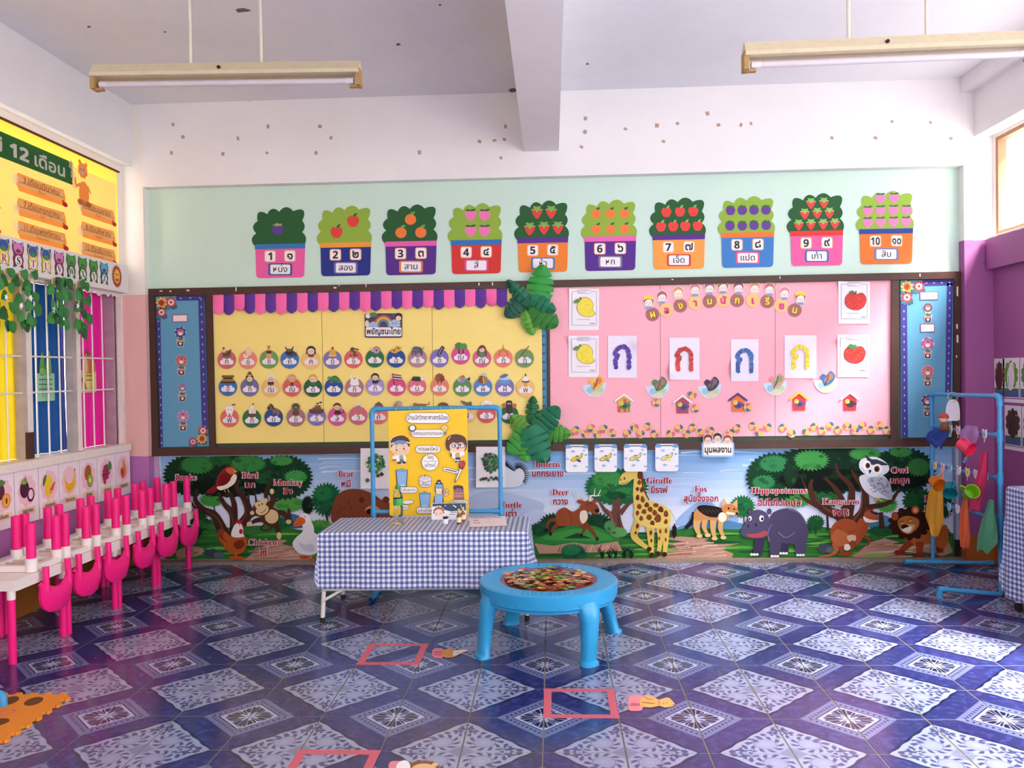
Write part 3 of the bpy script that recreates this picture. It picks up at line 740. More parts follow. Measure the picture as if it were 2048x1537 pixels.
# chalk-white scraps of tape on the top rail
g = G()
for x, dy, w, h in ((322,5,3,1.2),(341,6,1.8,1.6),(376,5,3,1.6),(472,5,1.2,4),(670,6,3,1.6),(678,2,1,1),(732,3,1,3),(958,5,1.2,3),(985,5,1.3,3.2),(1345,4,2,1),(1560,5,1,2.5),(1840,6,1.2,3),(1915,40,1.5,10),(1914,110,1.6,5),(1915,135,1.8,8),(1913,170,1.2,2.5)):
    y = yt(min(x, 1900))+dy; g.slab([(x-w,y-h),(x+w,y-h),(x+w*.9,y+h),(x-w,y+h*.8)], pb, .0345, .0353)
g.obj('tape_scrap_specks', mat('masking_tape_white', '#e9e2d2', .6), board, kind='stuff')
def sheet(name, poly, base, color, label, cat, group=None, crease=.0, parent=None, th=.0008):
    """a large sheet of paper with faint creases"""
    g = G(); nx, ny = 10, 8; r = random.Random(int(poly[0][0])); ph = [r.uniform(0, 6) for _ in range(4)]
    def fn(u, v):
        x = lerp(lerp(poly[0][0], poly[1][0], u), lerp(poly[3][0], poly[2][0], u), v)
        y = lerp(lerp(poly[0][1], poly[1][1], u), lerp(poly[3][1], poly[2][1], u), v)
        w = crease*(sin(u*5+v*7+ph[0])+sin(u*11-v*6+ph[1])*.6)*min(1, 6*u, 6*(1-u), 6*v, 6*(1-v))
        return pb(x, y, base+.002+w)
    return g.grid(fn, nx*3, ny*3).obj(name, paper(color), parent, smooth=60, label=label, cat=cat, group=group)
def mat_crease(h):
    k = 'creased_'+h
    if k in _mats: return _mats[k]
    return mat(k, h, .55, noise=.03, scale=20, bump=.4, bscale=9)
for i, (x0, x1, nm) in enumerate(((425, 642, 'beside the blue panel'), (642.8, 863, 'in the middle, under the rainbow sign'), (863.8, 1083, 'beside the heart border strip'))):
    o = sheet('yellow_paper', quad(x0, x1, lambda x: yt(x)+14.8, lambda x: yb(x)-24), .012, '#ffe47f', 'creased pale yellow paper sheet of the letter board, '+nm, 'paper', 'yellow backing sheets', .0026)
    o.data.materials[0] = mat_crease('#ffe585')
for i, (x0, x1, nm) in enumerate(((1098.8, 1320, 'behind the mango worksheets'), (1320.8, 1550, 'in the middle of the work board'), (1550.8, 1782, 'behind the apple worksheets'))):
    o = sheet('pink_paper', quad(x0, x1, lambda x: yt(x)+14.8, lambda x: yb(x)-25), .012, '#ffb0be', 'plain pink paper sheet '+nm, 'paper', 'pink backing sheets', .0006)
    o.data.materials[0] = mat_crease('#ffb3c1')
# heart border strip
o = card('heart_border_strip', quad(1083.8, 1092.8, lambda x: yt(x)+15, lambda x: yb(x)-24), back(.0145), '#3f8fae', 'narrow blue paper strip printed with purple hearts between the boards', 'border strip')
a = Art(back(.0145), .001)
a.P(quad(1090.4, 1092.6, lambda x: yt(x)+15, lambda x: yb(x)-24), '#1d1a26')
y = 585
while y < 875:
    a.at(1087.5, y, 3.2); a.B([(0,.9),(-.9,-.1),(-.5,-.8),(0,-.4),(.5,-.8),(.9,-.1)], '#3f2f8a', 3); y += 17.5
a.obj('heart_print', o)

# ---- blue panels at the two ends
def small_flower(a, x, y, r, c1, c2, n=9):
    a.at(x, y, r); a.P(scallop(0, 0, 1, 1, n, .22, 4, 0, True), c1); a.P(scallop(0, 0, .62, .62, n, .2, 4, .3, True), c2); a.E(0, 0, .26, .26, '#7a3a2c')
def blue_panel(poly, border, flowers, label):
    o = card('blue_panel', poly, back(.0145), '#5f9fc0', label, 'paper panel', 'blue paper end panels')
    for q in border:
        st = card('border_strip', q, back(.0148), '#3c3487', parent=o, th=.002)
        a = Art(back(.0148), .0022)
        (xa, ya), (xb_, yb_), (xc, yc), (xd, yd) = q
        L_ = max(hypot(xd-xa, yd-ya), hypot(xb_-xa, yb_-ya)); n = int(L_/15); vert = hypot(xd-xa, yd-ya) > hypot(xb_-xa, yb_-ya)
        for k in range(n):
            t = (k+.5)/n
            if vert: cx, cy = lerp((xa+xb_)/2, (xc+xd)/2, t), lerp((ya+yb_)/2, (yc+yd)/2, t)
            else: cx, cy = lerp((xa+xd)/2, (xb_+xc)/2, t), lerp((ya+yd)/2, (yb_+yc)/2, t)
            a.at(cx, cy, 1).P([(0,-3),(1.6,0),(0,3),(-1.6,0)] if vert else [(-3,0),(0,-1.6),(3,0),(0,1.6)], '#9aa8e6')
        a.obj('diamond_print', st, kind='stuff')
    for x, y, r, c1, c2, lc in flowers:
        a = Art(back(.0148), .0032); a.L(x+r*.5, y+r*.9, r*.7, r*.5, '#1f5f74', 6, .25); a.L(x-r*.5, y+r*.9, r*.6, r*.5, '#2a7a86', 6, .25)
        small_flower(a, x, y, r, c1, c2); a.obj('flower_print', o)
blue_panel([(311, 594), (409, 591), (418, 893), (321, 895)],
    [[(312,605),(320,605),(326,894),(321,894.5)], [(352,592.5),(409,590.5),(409,601),(352,602)], [(396,592),(408,592),(416.5,860),(404,862)]],
    [(323,606,10.5,'#e8c23c','#b62a2a',0), (342,605,10,'#c22b34','#f0d9d2',0), (323,625,9.5,'#b02c3c','#eacfc8',0), (406,862,9,'#b5303c','#eed5cf',0), (404,878,9,'#e8c23c','#b62a2a',0), (386,884,8,'#b02c3c','#e2b4b4',0)],
    'blue paper panel with purple border and flowers beside the pink pier')
blue_panel([(1801, 561.5), (1907, 559), (1904, 874.5), (1802, 876)],
    [[(1801.5,600),(1814,600),(1816,875.5),(1803,875.5)], [(1845,560.5),(1906.5,559.2),(1906.5,571),(1845,573)], [(1894,564),(1906,564),(1902,790),(1890,790)]],
    [(1814,574,11,'#e8c23c','#c2332a',0), (1838,573,10.5,'#d23c3c','#f0d9d2',0), (1814,595,10.5,'#c23440','#f0d3cc',0)],
    'blue paper panel with purple border behind the pipe rack')
def plate(x, y, w, h, label, rot=-.02):
    q = [(x+px*cos(rot)-py*sin(rot), y+px*sin(rot)+py*cos(rot)) for px, py in ((-w/2,-h/2),(w/2,-h/2),(w/2,h/2),(-w/2,h/2))]
    o = card('name_plate', q, back(.017), '#8a4a86', label, 'name plate', 'blank name plates')
    a = Art(back(.017), .0016).at(x, y, 1, 1, rot); a.R(-w/2+1.6, -h/2+1.6, w/2-1.6, h/2-1.6, '#f7dfd8'); a.obj('blank_print', o)
plate(360, 637, 31, 15.5, 'blank pink name plate above the flower pots beside the pier')
plate(1858, 592, 37, 17, 'wide blank pink name plate at the head of the panel behind the rack')
plate(1855, 656.5, 29, 17, 'short blank pink name plate between two flower pots behind the rack')
def pot(x, yf, yp, r, petal, n, where, cname):
    pl = back(.017)
    out = [(x+r*1.08*cos(t), yf+r*1.08*sin(t)) for t in [pi*.75+i*pi*1.5/14 for i in range(15)]]
    out += [(x+5, yp-12), (x+8.5, yp-6.5), (x+7.5, yp-1), (x+5.8, yp+7), (x-5.8, yp+7), (x-7.5, yp-1), (x-8.5, yp-6.5), (x-5, yp-12)]
    o = card('flower_pot_cutout', out, pl, '#d9d3c8', f'{cname} paper flower in a dark heart pot {where}', 'cutout', 'paper flower pots')
    a = Art(pl, .0016).at(x, yf, r); a.P(scallop(0, 0, 1, 1, n, .12), petal); a.E(0, 0, .62, .62, '#c9858a'); a.E(0, .28, .36, .3, '#e9dfe6'); a.E(0, -.12, .2, .24, '#d8a083'); a.B([(-.24,-.05),(-.22,-.34),(0,-.44),(.22,-.34),(.24,-.05),(.12,-.22),(-.12,-.22)], '#2c2030'); a.obj('flower_print', o)
    a = Art(pl, .0018).at(x, yp, 1); a.L(0, -8.5, 6, 3.4, '#3c7a4a', 5, .3); a.P([(-7.6,-6),(7.6,-6),(7.2,-2),(-7.2,-2)], '#c98e93'); a.P([(-6.4,-2),(6.4,-2),(5,6.2),(-5,6.2)], '#4a2030'); a.at(x, yp+1.2, 2.9); a.B([(0,1),(-.95,-.1),(-.5,-.85),(0,-.4),(.5,-.85),(.95,-.1)], '#f5eef0', 3); a.obj('pot_print', o)
for x, yf, yp, r, c1, n, cn in ((360.8,665,686.5,10.5,'#3f3192',7,'dark purple'), (362.7,721.5,743.8,11,'#c4585c',14,'red'), (364.8,775.4,796.6,8,'#7a6ab0',16,'small lilac'), (366,833,855.5,10.8,'#b477b6',8,'pink-mauve')):
    pot(x, yf, yp, r, c1, n, 'on the blue panel beside the pier', cn)
for x, yf, yp, r, c1, n, cn in ((1856,615.5,638.5,9,'#5a3f58',16,'dusky violet'), (1855.5,687.7,710.7,12,'#b0529c',5,'magenta'), (1855.5,743.5,766,11.5,'#cf5f56',14,'coral red'), (1854.6,802,826.5,11,'#4a2a78',7,'deep purple')):
    pot(x, yf, yp, r, c1, n, 'on the blue panel behind the rack', cn)

# ---- pink and purple paper awning
aw = thing('paper_awning', hit(1, YN-.03, 718, 590), 'scalloped pink and purple paper awning along the top of the yellow board', 'awning')
nst = 28; r = random.Random(21)
M_AP, M_AV = mat('awning_pink', '#ff6fb2', .6, noise=.04), mat('awning_purple', '#5b2a94', .6, noise=.06)
for i in range(nst):
    x0, x1 = 426+i*21, 426+(i+1)*21; y0 = yt((x0+x1)/2)+14.9
    h = 42-6*i/nst+r.uniform(-3, 2)
    if i == 2: h = 34
    out = r.uniform(.012, .03); tw = r.uniform(-.008, .008)
    if i in (2, 26): tw = .03
    g = G(); nu, nv = 6, 10
    def fn(u, v, x0=x0, x1=x1, y0=y0, h=h, out=out, tw=tw):
        e = max(0, (v-.7)/.3); w = math.sqrt(max(0, 1-e*e*.96))
        x = (x0+x1)/2+(u-.5)*(x1-x0)*1.02*(w if e > 0 else 1)
        return pb(x, y0+h*v, .0215+out*v*v+tw*v*(u-.5)+.004*sin(u*pi))
    g.grid(fn, nu, nv).obj('strip', M_AP if i % 2 == 0 else M_AV, aw, smooth=70)

# ---- number posters: felt fruit trees in pots
def fr_apple(a, lc):
    a.B([(0,-.8),(.5,-.95),(.95,-.5),(.95,.1),(.55,.85),(.15,.95),(-.15,.95),(-.55,.85),(-.95,.1),(-.95,-.5),(-.5,-.95)], '#e3362b'); a.B([(.0,-.8),(.15,-1.25),(.65,-1.45),(.5,-1.0)], lc, 3)
def fr_orange(a, lc):
    a.E(0, .02, .97, .97, '#f27a2a', 0, 24); a.B([(.0,-.9),(.1,-1.25),(.75,-1.4),(.55,-.95)], lc, 3)
def fr_mangos(a, lc):
    a.B([(0,-.8),(.6,-.85),(.98,-.3),(.9,.4),(.45,.95),(-.45,.95),(-.9,.4),(-.98,-.3),(-.6,-.85)], '#5a2a90'); a.P(scallop(0, -.85, .75, .25, 5, .35), lc); a.R(-.06,-1.3,.06,-.9,lc)
def fr_peach(a, lc):
    a.B([(0,-.75),(.5,-.95),(.98,-.45),(.85,.3),(0,1.05),(-.85,.3),(-.98,-.45),(-.5,-.95)], '#f07ab0'); a.E(-.42,-.92,.45,.17,lc,.1); a.E(.42,-.95,.5,.2,lc,-.25)
def fr_straw(a, lc):
    a.B([(0,-.8),(.6,-.8),(.95,-.35),(.6,.5),(0,1.15),(-.6,.5),(-.95,-.35),(-.6,-.8)], '#e0322c'); a.P(scallop(0, -.75, .85, .5, 5, .45, 4, -pi/2, True), lc); a.R(-.06,-1.3,.06,-.8,lc)
DG, LG = '#1f5a2c', '#93b53f'
NUM = [ # pot left, right, band top, bottom, crown top, crown, band, pot colours, plate ring, fruit, fruits (in pot widths / px), texts
 (511,610,488,556,415,DG,'#2f78b8','#ee5fa6','#2e5590',fr_mangos,'#8fae4a',13,[(555.5,458)],'1','๑','หนึ่ง','purple mangosteen','one'),
 (641,742,485,552,412,LG,'#f2a03c','#1b2f86','#6d5fa8',fr_apple,DG,14,[(673,464),(706,442)],'2','๒','สอง','red apple','two'),
 (771,873,482.6,550,409.6,DG,'#ee5fb0','#55298a','#d87a36',fr_orange,'#7aa348',13.5,[(821,438),(802,464.5),(841.5,464)],'3','๓','สาม','orange','three'),
 (902.7,1003,480,547.8,407,LG,'#2f73bb','#d6332f','#d0508a',fr_peach,DG,13.5,[(941,430),(969,430),(941,461.5),(969,461.5)],'4','๔','สี่','pink peach','four'),
 (1036,1136,476,544.6,401.7,DG,'#5a2a90','#f2842c','#4a78b0',fr_straw,'#7fae45',12.8,[(1074,425),(1102.5,424.5),(1059.5,458),(1088,456.5),(1116,456)],'5','๕','ห้า','strawberry','five'),
 (1169.3,1272,473,541.5,400,LG,'#ee66b2','#55298e','#78748a',fr_orange,DG,11.5,[(1192.5,427),(1220.5,427),(1248.5,426.5),(1193,458),(1221.5,457.5),(1249.5,457)],'6','๖','หก','orange','six'),
 (1306,1409.7,469.7,538.4,396,DG,'#57288c','#fba24a','#d1432f',fr_apple,'#8fb552',11.8,[(1332.7,424),(1360,423),(1386.5,422.5),(1322,453),(1346.5,452.5),(1370.5,452),(1395.5,451.5)],'7','๗','เจ็ด','red apple','seven'),
 (1443,1548,465,535,393,LG,'#f47a36','#3f7fc6','#d8568c',fr_mangos,DG,11,[(1461,420.5),(1484.5,420),(1508,419.5),(1532,419.5),(1460,451),(1484.5,451),(1508,450),(1532.5,450)],'8','๘','แปด','purple mangosteen','eight'),
 (1581.4,1686,461.6,531.5,387,DG,'#dd3a34','#f4609f','#3f62ae',fr_straw,'#8fbf5f',10.8,[(1622,407),(1648,406),(1609.5,428),(1634.5,426.5),(1659,426),(1597.5,450),(1622,449),(1646.5,448.5),(1670,447.5)],'9','๙','เก้า','strawberry','nine'),
 (1719.7,1825.7,457.7,528,382.5,LG,'#2c3f98','#f4792f','#6a78b4',fr_peach,DG,11.7,[(1761,396.5),(1788.5,395.5),(1735.5,422),(1761,421),(1787,420),(1813,420),(1735.5,444.5),(1761,444),(1787,443.5),(1812,443)],'10','๑๐','สิบ','pink peach','ten')]
for (x0,x1,bt,bo,top,cr,bc,pc,rc,ff,lc,fr,spots,n1,n2,wd,fname,word) in NUM:
    pl = back(0); xc, w = (x0+x1)/2, x1-x0; k = -.02
    def rot(p, xc=xc, k=k): return (p[0], p[1]+(p[0]-xc)*k)
    ct, cb = top, bt+3
    H = cb-ct
    kx, ky = w/463, H/347
    nodes = [((1066,608),(1080,490),.30),((1080,490),(1092,380),.34),((1092,380),(1182,318),.55),((1182,318),(1293,298),.34),((1293,298),(1425,295),.30),((1425,295),(1508,385),.6),((1508,385),(1507,488),.24),((1507,488),(1527,608),.22)]
    outl = []
    for (ax_, ay_), (bx2, by2), sg in nodes:
        mx_, my_ = (ax_+bx2)/2, (ay_+by2)/2; ch = hypot(bx2-ax_, by2-ay_); nx_, ny_ = (by2-ay_)/ch, -(bx2-ax_)/ch
        for q in range(8):
            t = q/8; bulge = sg*ch*(sin(pi*t)**.8)
            px_, py_ = lerp(ax_, bx2, t)+nx_*bulge, lerp(ay_, by2, t)+ny_*bulge
            outl.append(rot((x0+(px_-1072)*kx, ct+(py_-258)*ky)))
    outl.append(rot((x0+(1527-1072)*kx, cb+1)))
    num = thing('number_poster', hit(1, YN, xc, bo), f'number {word} paper poster with {word} {fname}{"s" if n1 != "1" else ""} on a {"dark" if cr == DG else "light"} green bush', 'poster', 'counting posters')
    G().slab(outl, pl, .0005, .004).obj('bush', paper(cr, .7), num)
    G().slab([rot(p) for p in [(x0, bt+8), (x1, bt+8)]+[(x1-1.5-r_*(1-cos(t))*1, bo-7+7*sin(t)) for t, r_ in [(i*pi/8, 7) for i in range(5)]]+[(x0+1.5+7*(1-sin(t)), bo-7+7*cos(t)) for t in [i*pi/8 for i in range(5)]]], pl, .0005, .005).obj('pot', paper(pc, .7), num)
    G().slab([rot(p) for p in ((x0-1, bt), (x1+.5, bt), (x1, bt+10), (x0-1, bt+10))], pl, .0005, .006).obj('pot_rim', paper(bc, .7), num)
    for fx, fy in spots:
        a = Art(pl, .0052).at(fx, fy+1, fr*.86, fr*.82); ff(a, lc); a.obj('fruit_print', num)
    for q, (tx, s2) in enumerate(((xc-w*.205, n1), (xc+w*.195, n2))):
        ty = bt+24.5+(tx-xc)*k
        o = card('number_tile', rrect(tx-11.5, ty-11.5, tx+11.5, ty+11.5, 4), pl, '#f6b878', parent=num, base=.005, th=.001)
        a = Art(pl, .0062); a.P(rrect(tx-10, ty-10, tx+10, ty+10, 4), '#fdf0f0'); a.obj('tile_print', o)
        a = Art(pl, .0068); sz = 21 if q == 0 else 24
        a.T(digits(s2), tx, ty+(7.4 if q == 0 else 6.6), sz, '#14100f', .012 if q == 0 else .02, wide=None if len(s2) < 2 else 18); a.obj('number_print', o)
    tx, ty = xc, bt+51
    o = card('word_tile', rrect(tx-24, ty-12, tx+24, ty+12, 4), pl, rc, parent=num, base=.005, th=.001)
    a = Art(pl, .0062); a.P(rrect(tx-20, ty-9.5, tx+20, ty+9.5, 3), '#f6eef4'); a.obj('tile_print', o)
    a = Art(pl, .0068); a.T(wd, tx, ty+5.5, 17.5, '#191416', .008); a.obj('word_print', o)

# ---- consonant badges
def face(a, skin, hair, y=-1.12, r=.42, cloth=None):
    if cloth: a.B([(-.28,y+.3),(.28,y+.3),(.34,y+.75),(-.34,y+.75)], cloth, 3)
    a.E(0, y-.06, r*1.12, r*1.05, hair); a.E(0, y+.08, r*.86, r*.74, skin); a.E(-.15, y+.1, .045, .06, '#2b1a18'); a.E(.15, y+.1, .045, .06, '#2b1a18'); a.E(0, y+.24, .05, .03, '#c2645a')
def d_hen(a): a.L(-.02,-.45,.55,.2,'#5f6a38',9,.2); a.B([(-.5,-.6),(-.55,-1.1),(-.35,-1.15),(-.2,-.85),(.1,-1.0),(.5,-1.3),(.5,-.85),(.3,-.55),(-.2,-.5)],'#5a3d26'); a.B([(-.5,-.95),(-.5,-1.35),(-.3,-1.4),(-.22,-1.1),(-.3,-.85)],'#efe3d6'); a.B([(-.5,-1.3),(-.48,-1.55),(-.3,-1.55),(-.28,-1.32)],'#8a3d1e'); a.E(-.4,-1.22,.035,.05,'#201512')
def d_egg(a): a.B([(-.6,-.5),(-.45,-.75),(-.1,-.55),(.0,-.35),(-.3,-.25)],'#f7f2ea'); a.E(-.32,-.5,.14,.1,'#f0b54a'); a.E(.12,-1.05,.38,.55,'#efcfb2')
def d_bottle(a): a.B([(-.26,-.2),(-.3,-.9),(-.12,-1.25),(-.12,-1.6),(.12,-1.6),(.12,-1.25),(.3,-.9),(.26,-.2)],'#e2a06c'); a.R(-.3,-1.1,.3,-.72,'#3b352a',.06); a.R(-.15,-1.7,.15,-1.52,'#8a6a4a')
def d_buffalo(a): a.S([(-.5,-1.6),(-.45,-1.3),(-.2,-1.25)],.14,.14,'#2a2a30'); a.S([(.4,-1.6),(.35,-1.3),(.1,-1.25)],.14,.14,'#2a2a30'); a.B([(-.4,-1.25),(.3,-1.25),(.5,-.95),(.85,-.8),(.8,-.45),(-.3,-.45)],'#3d3f47'); a.E(-.08,-.82,.5,.24,'#17171b'); a.S([(.75,-.8),(.95,-1.0)],.06,.03,'#17171b'); a.E(-.2,-1.08,.05,.06,'#e8e4e0'); a.E(.08,-1.08,.05,.06,'#e8e4e0')
def d_girl(a): face(a,'#f3d0bd','#1b1413',-1.12,.52,'#7a4a3c'); a.B([(-.58,-.6),(-.55,-1.3),(-.4,-.9)],'#1b1413'); a.B([(.58,-.6),(.55,-1.3),(.4,-.9)],'#1b1413')
def d_bell(a): a.B([(-.45,-.45),(-.32,-1.1),(-.15,-1.35),(.15,-1.35),(.32,-1.1),(.45,-.45)],'#e2a548'); a.R(-.5,-.58,.5,-.42,'#f0c476',.06); a.E(0,-1.45,.14,.16,'#7a4a22'); a.E(0,-.36,.1,.1,'#c98a3a')
def d_snake(a): a.S([(.35,-.4),(.0,-.55),(.25,-.85),(-.2,-1.0),(-.3,-1.25),(.0,-1.35),(.45,-1.2)],.24,.16,'#2f5a35'); a.E(-.12,-1.28,.26,.2,'#2b4f30'); a.E(.55,-1.2,.14,.1,'#223f28'); a.E(-.35,-.45,.12,.12,'#3a3a2c'); a.E(.45,-.5,.1,.1,'#3a3a2c')
def d_plate(a): a.E(.2,-1.0,.5,.48,'#8a5f74'); a.E(.2,-1.0,.38,.36,'#c9a0b0'); a.E(.2,-1.0,.16,.14,'#6f4a5c'); a.S([(-.6,-1.4),(-.1,-.9)],.12,.08,'#e3c8a8'); a.S([(-.65,-1.1),(-.2,-.8)],.12,.08,'#e9d5bd')
def d_cymbal(a): a.E(-.25,-.9,.48,.26,'#d9a13c',.2); a.E(.3,-1.2,.42,.34,'#e6b54f',-.3); a.E(.3,-1.2,.14,.12,'#8a5a1c'); a.E(-.25,-.98,.14,.12,'#8a5a1c'); a.S([(-.2,-1.0),(.1,-1.5),(.3,-1.25)],.05,.05,'#6b4a20')
def d_elephant(a): a.B([(-.7,-.35),(-.75,-.9),(-.5,-1.4),(0,-1.45),(.45,-1.3),(.65,-.9),(.6,-.4),(.35,-.4),(.3,-.65),(-.1,-.6),(-.15,-.4),(-.35,-.4),(-.4,-.75),(-.55,-.6),(-.55,-.32)],'#4c4a63'); a.E(-.12,-1.0,.26,.32,'#5d5b78'); a.E(-.5,-1.05,.05,.06,'#f0eef0'); a.S([(.6,-1.1),(.8,-1.4)],.08,.05,'#3b394f')
def d_chain(a): a.S([(-.2,-.3),(.05,-.9),(.45,-1.5)],.4,.34,'#3f3a55'); a.S([(-.1,-.45),(.1,-.9),(.35,-1.3)],.12,.1,'#8d88a8'); a.S([(.1,-.5),(.35,-1.0),(.6,-1.35)],.2,.16,'#2d2940')
def d_trees(a): a.R(-.32,-.8,-.12,-.2,'#4a2a1c'); a.R(.2,-.85,.4,-.2,'#4a2a1c'); a.L(-.22,-1.15,.48,.45,'#3a7a35',8,.12); a.L(.38,-1.1,.42,.4,'#4c8f45',8,.12)
def d_woman(a): a.B([(-.55,-.3),(-.55,-1.1),(-.2,-1.6),(.25,-1.6),(.55,-1.1),(.55,-.3)],'#6b3322'); a.E(.0,-1.05,.34,.34,'#f0c9ae'); a.B([(-.3,-.75),(.3,-.75),(.35,-.15),(-.35,-.15)],'#55785a',3); a.E(-.12,-1.05,.04,.06,'#2b1a18'); a.E(.12,-1.05,.04,.06,'#2b1a18'); a.B([(-.36,-1.1),(-.2,-1.42),(.3,-1.42),(.36,-1.1),(.1,-1.3)],'#6b3322')
def d_crown(a): a.S([(-.5,-.25),(-.45,-.7),(0,-.95),(.45,-.7),(.5,-.25)],.22,.22,'#b57a2c'); a.B([(-.25,-.9),(-.1,-1.3),(0,-1.75),(.1,-1.3),(.25,-.9)],'#c9923a'); a.E(0,-1.05,.1,.1,'#5f8a4a')
def d_spear(a): a.S([(-.5,-.3),(.0,-.9),(.55,-1.55)],.14,.1,'#6b4526'); a.S([(-.55,-.25),(-.35,-.48)],.3,.1,'#8a5a2c')
def d_base(a): a.R(-.75,-1.45,.75,-1.15,'#7a5a22',.05); a.R(-.6,-1.15,.6,-.95,'#2e2416'); a.R(-.7,-.95,.7,-.68,'#b5892f',.04); a.R(-.85,-.68,.85,-.45,'#2e2416'); a.S([(-.6,-.82),(.6,-.82)],.06,.06,'#4a3516')
def d_queen(a): a.B([(-.4,-1.3),(0,-2.0),(.4,-1.3)],'#3f5a3a'); face(a,'#f0cdb4','#221816',-1.1,.44,'#3f7a52'); a.E(0,-1.5,.3,.12,'#c9a03c')
def d_elder(a): face(a,'#e8bfa4','#eceae6',-1.12,.46,'#232d4a')
def d_monk(a): face(a,'#e3b08c','#d39c78',-1.1,.46,'#c77a2c'); a.E(0,-.42,.22,.16,'#3a2a22')
def d_child(a): face(a,'#f2ceb0','#e2ad3c',-1.12,.48,'#2f6a45'); a.S([(.3,-.75),(.6,-1.0)],.14,.1,'#f2ceb0')
def d_turtle(a): a.E(-.55,-1.15,.26,.24,'#6f9a5a'); a.B([(-.5,-.85),(-.3,-1.3),(.2,-1.45),(.7,-1.05),(.75,-.75),(.1,-.6)],'#2f6b38'); a.E(.1,-1.05,.14,.12,'#4c8f4a'); a.E(.4,-.95,.12,.1,'#4c8f4a'); a.E(-.15,-1.05,.12,.1,'#4c8f4a'); a.E(-.3,-.65,.14,.12,'#6f9a5a'); a.E(.65,-.65,.14,.1,'#6f9a5a'); a.E(-.6,-1.18,.04,.05,'#14200f')
def d_bag(a): a.B([(-.5,-.3),(-.45,-1.0),(-.5,-1.6),(-.3,-1.6),(-.2,-1.1),(.2,-1.1),(.3,-1.6),(.5,-1.6),(.45,-1.0),(.55,-.3)],'#f4efee',3)
def d_soldier(a): face(a,'#eec7aa','#191616',-1.15,.44,'#1d1b22'); a.S([(.1,-.45),(.65,-.75)],.16,.1,'#2a2730')
def d_flag(a): a.S([(-.3,-.1),(-.5,-1.65)],.12,.12,'#33201c'); a.P([(-.48,-1.6),(.55,-1.45),(.6,-1.28),(-.46,-1.42)],'#b82c35'); a.P([(-.46,-1.42),(.6,-1.28),(.6,-1.18),(-.44,-1.3)],'#efebf2'); a.P([(-.44,-1.3),(.6,-1.18),(.6,-.98),(-.42,-1.1)],'#252a5a'); a.P([(-.42,-1.1),(.6,-.98),(.6,-.88),(-.4,-1.0)],'#efebf2'); a.P([(-.4,-1.0),(.6,-.88),(.6,-.72),(-.38,-.84)],'#b82c35')
def d_mouse(a): a.B([(-.65,-.75),(-.55,-1.15),(-.2,-1.25),(.35,-1.2),(.55,-.85),(.3,-.65)],'#221d20'); a.E(.65,-1.0,.22,.26,'#efe9ec'); a.S([(.6,-1.1),(.9,-1.35),(.85,-.8)],.05,.04,'#e5dfe0'); a.E(-.4,-1.15,.13,.13,'#33292e')
def d_leafs(a): a.L(0,-1.15,.55,.48,'#8a3d22',9,.16); a.L(-.25,-.95,.32,.3,'#a04a2a',7,.16); a.L(.28,-.95,.32,.3,'#7a341c',7,.16); a.R(-.28,-.7,-.16,-.35,'#5a2a1c'); a.R(.14,-.7,.26,-.35,'#5a2a1c')
def d_fish(a): a.B([(-.6,-.75),(-.3,-1.3),(.2,-1.3),(.5,-1.0),(.9,-1.3),(.85,-.9),(.9,-.6),(.45,-.85),(.1,-.55),(-.35,-.55)],'#8791b8'); a.B([(-.2,-1.25),(.1,-1.5),(.3,-1.25)],'#b5612c'); a.E(-.4,-.9,.12,.14,'#efeae6'); a.E(-.4,-.9,.06,.08,'#1b1820'); a.E(.05,-.95,.12,.2,'#c9752c'); a.B([(.55,-.95),(.95,-1.2),(.9,-.8)],'#3a2a3c')
def d_bee(a): a.B([(-.6,-.75),(-.45,-1.3),(0,-1.4),(.2,-.9),(.0,-.45),(-.4,-.5)],'#7a4426'); a.B([(0,-1.35),(.5,-1.2),(.6,-.75),(.2,-.45),(0,-.5)],'#e2a92c'); a.S([(.15,-1.35),(.25,-.5)],.1,.1,'#3a2214'); a.S([(.4,-1.25),(.48,-.6)],.09,.09,'#3a2214'); a.E(.0,-1.55,.16,.2,'#b8c9d6'); a.E(.3,-1.5,.16,.2,'#b8c9d6'); a.E(-.4,-.95,.05,.07,'#1d1210'); a.E(-.15,-.95,.05,.07,'#1d1210')
def d_pot(a): a.B([(-.6,-1.0),(.6,-1.0),(.52,-.4),(-.52,-.4)],'#5f93cc',3); a.E(0,-1.0,.6,.14,'#b5cfe6'); a.E(-.1,-1.38,.55,.2,'#3d6fae',-.3); a.E(-.02,-1.6,.08,.08,'#24486f')
def d_tray(a): a.B([(-.3,-.75),(.3,-.75),(.18,-.35),(.26,-.2),(-.26,-.2),(-.18,-.35)],'#d9a33c',3); a.E(0,-.82,.5,.16,'#5a3a2c'); a.B([(-.38,-.9),(-.2,-1.35),(0,-1.6),(.2,-1.35),(.38,-.9)],'#f0e9e4'); a.B([(-.1,-1.5),(0,-1.85),(.1,-1.5)],'#4a2c24')
def d_tooth(a): a.B([(-.5,-1.1),(-.3,-1.5),(0,-1.4),(.3,-1.5),(.5,-1.1),(.38,-.6),(.22,-.15),(.08,-.55),(-.08,-.55),(-.22,-.15),(-.38,-.6)],'#f6f1f2'); a.E(-.16,-1.05,.05,.07,'#2b2426'); a.E(.18,-1.05,.05,.07,'#2b2426'); a.S([(.0,-1.6),(.75,-1.7)],.16,.14,'#5a3f38'); a.E(.1,-1.62,.2,.12,'#ecdcd8')
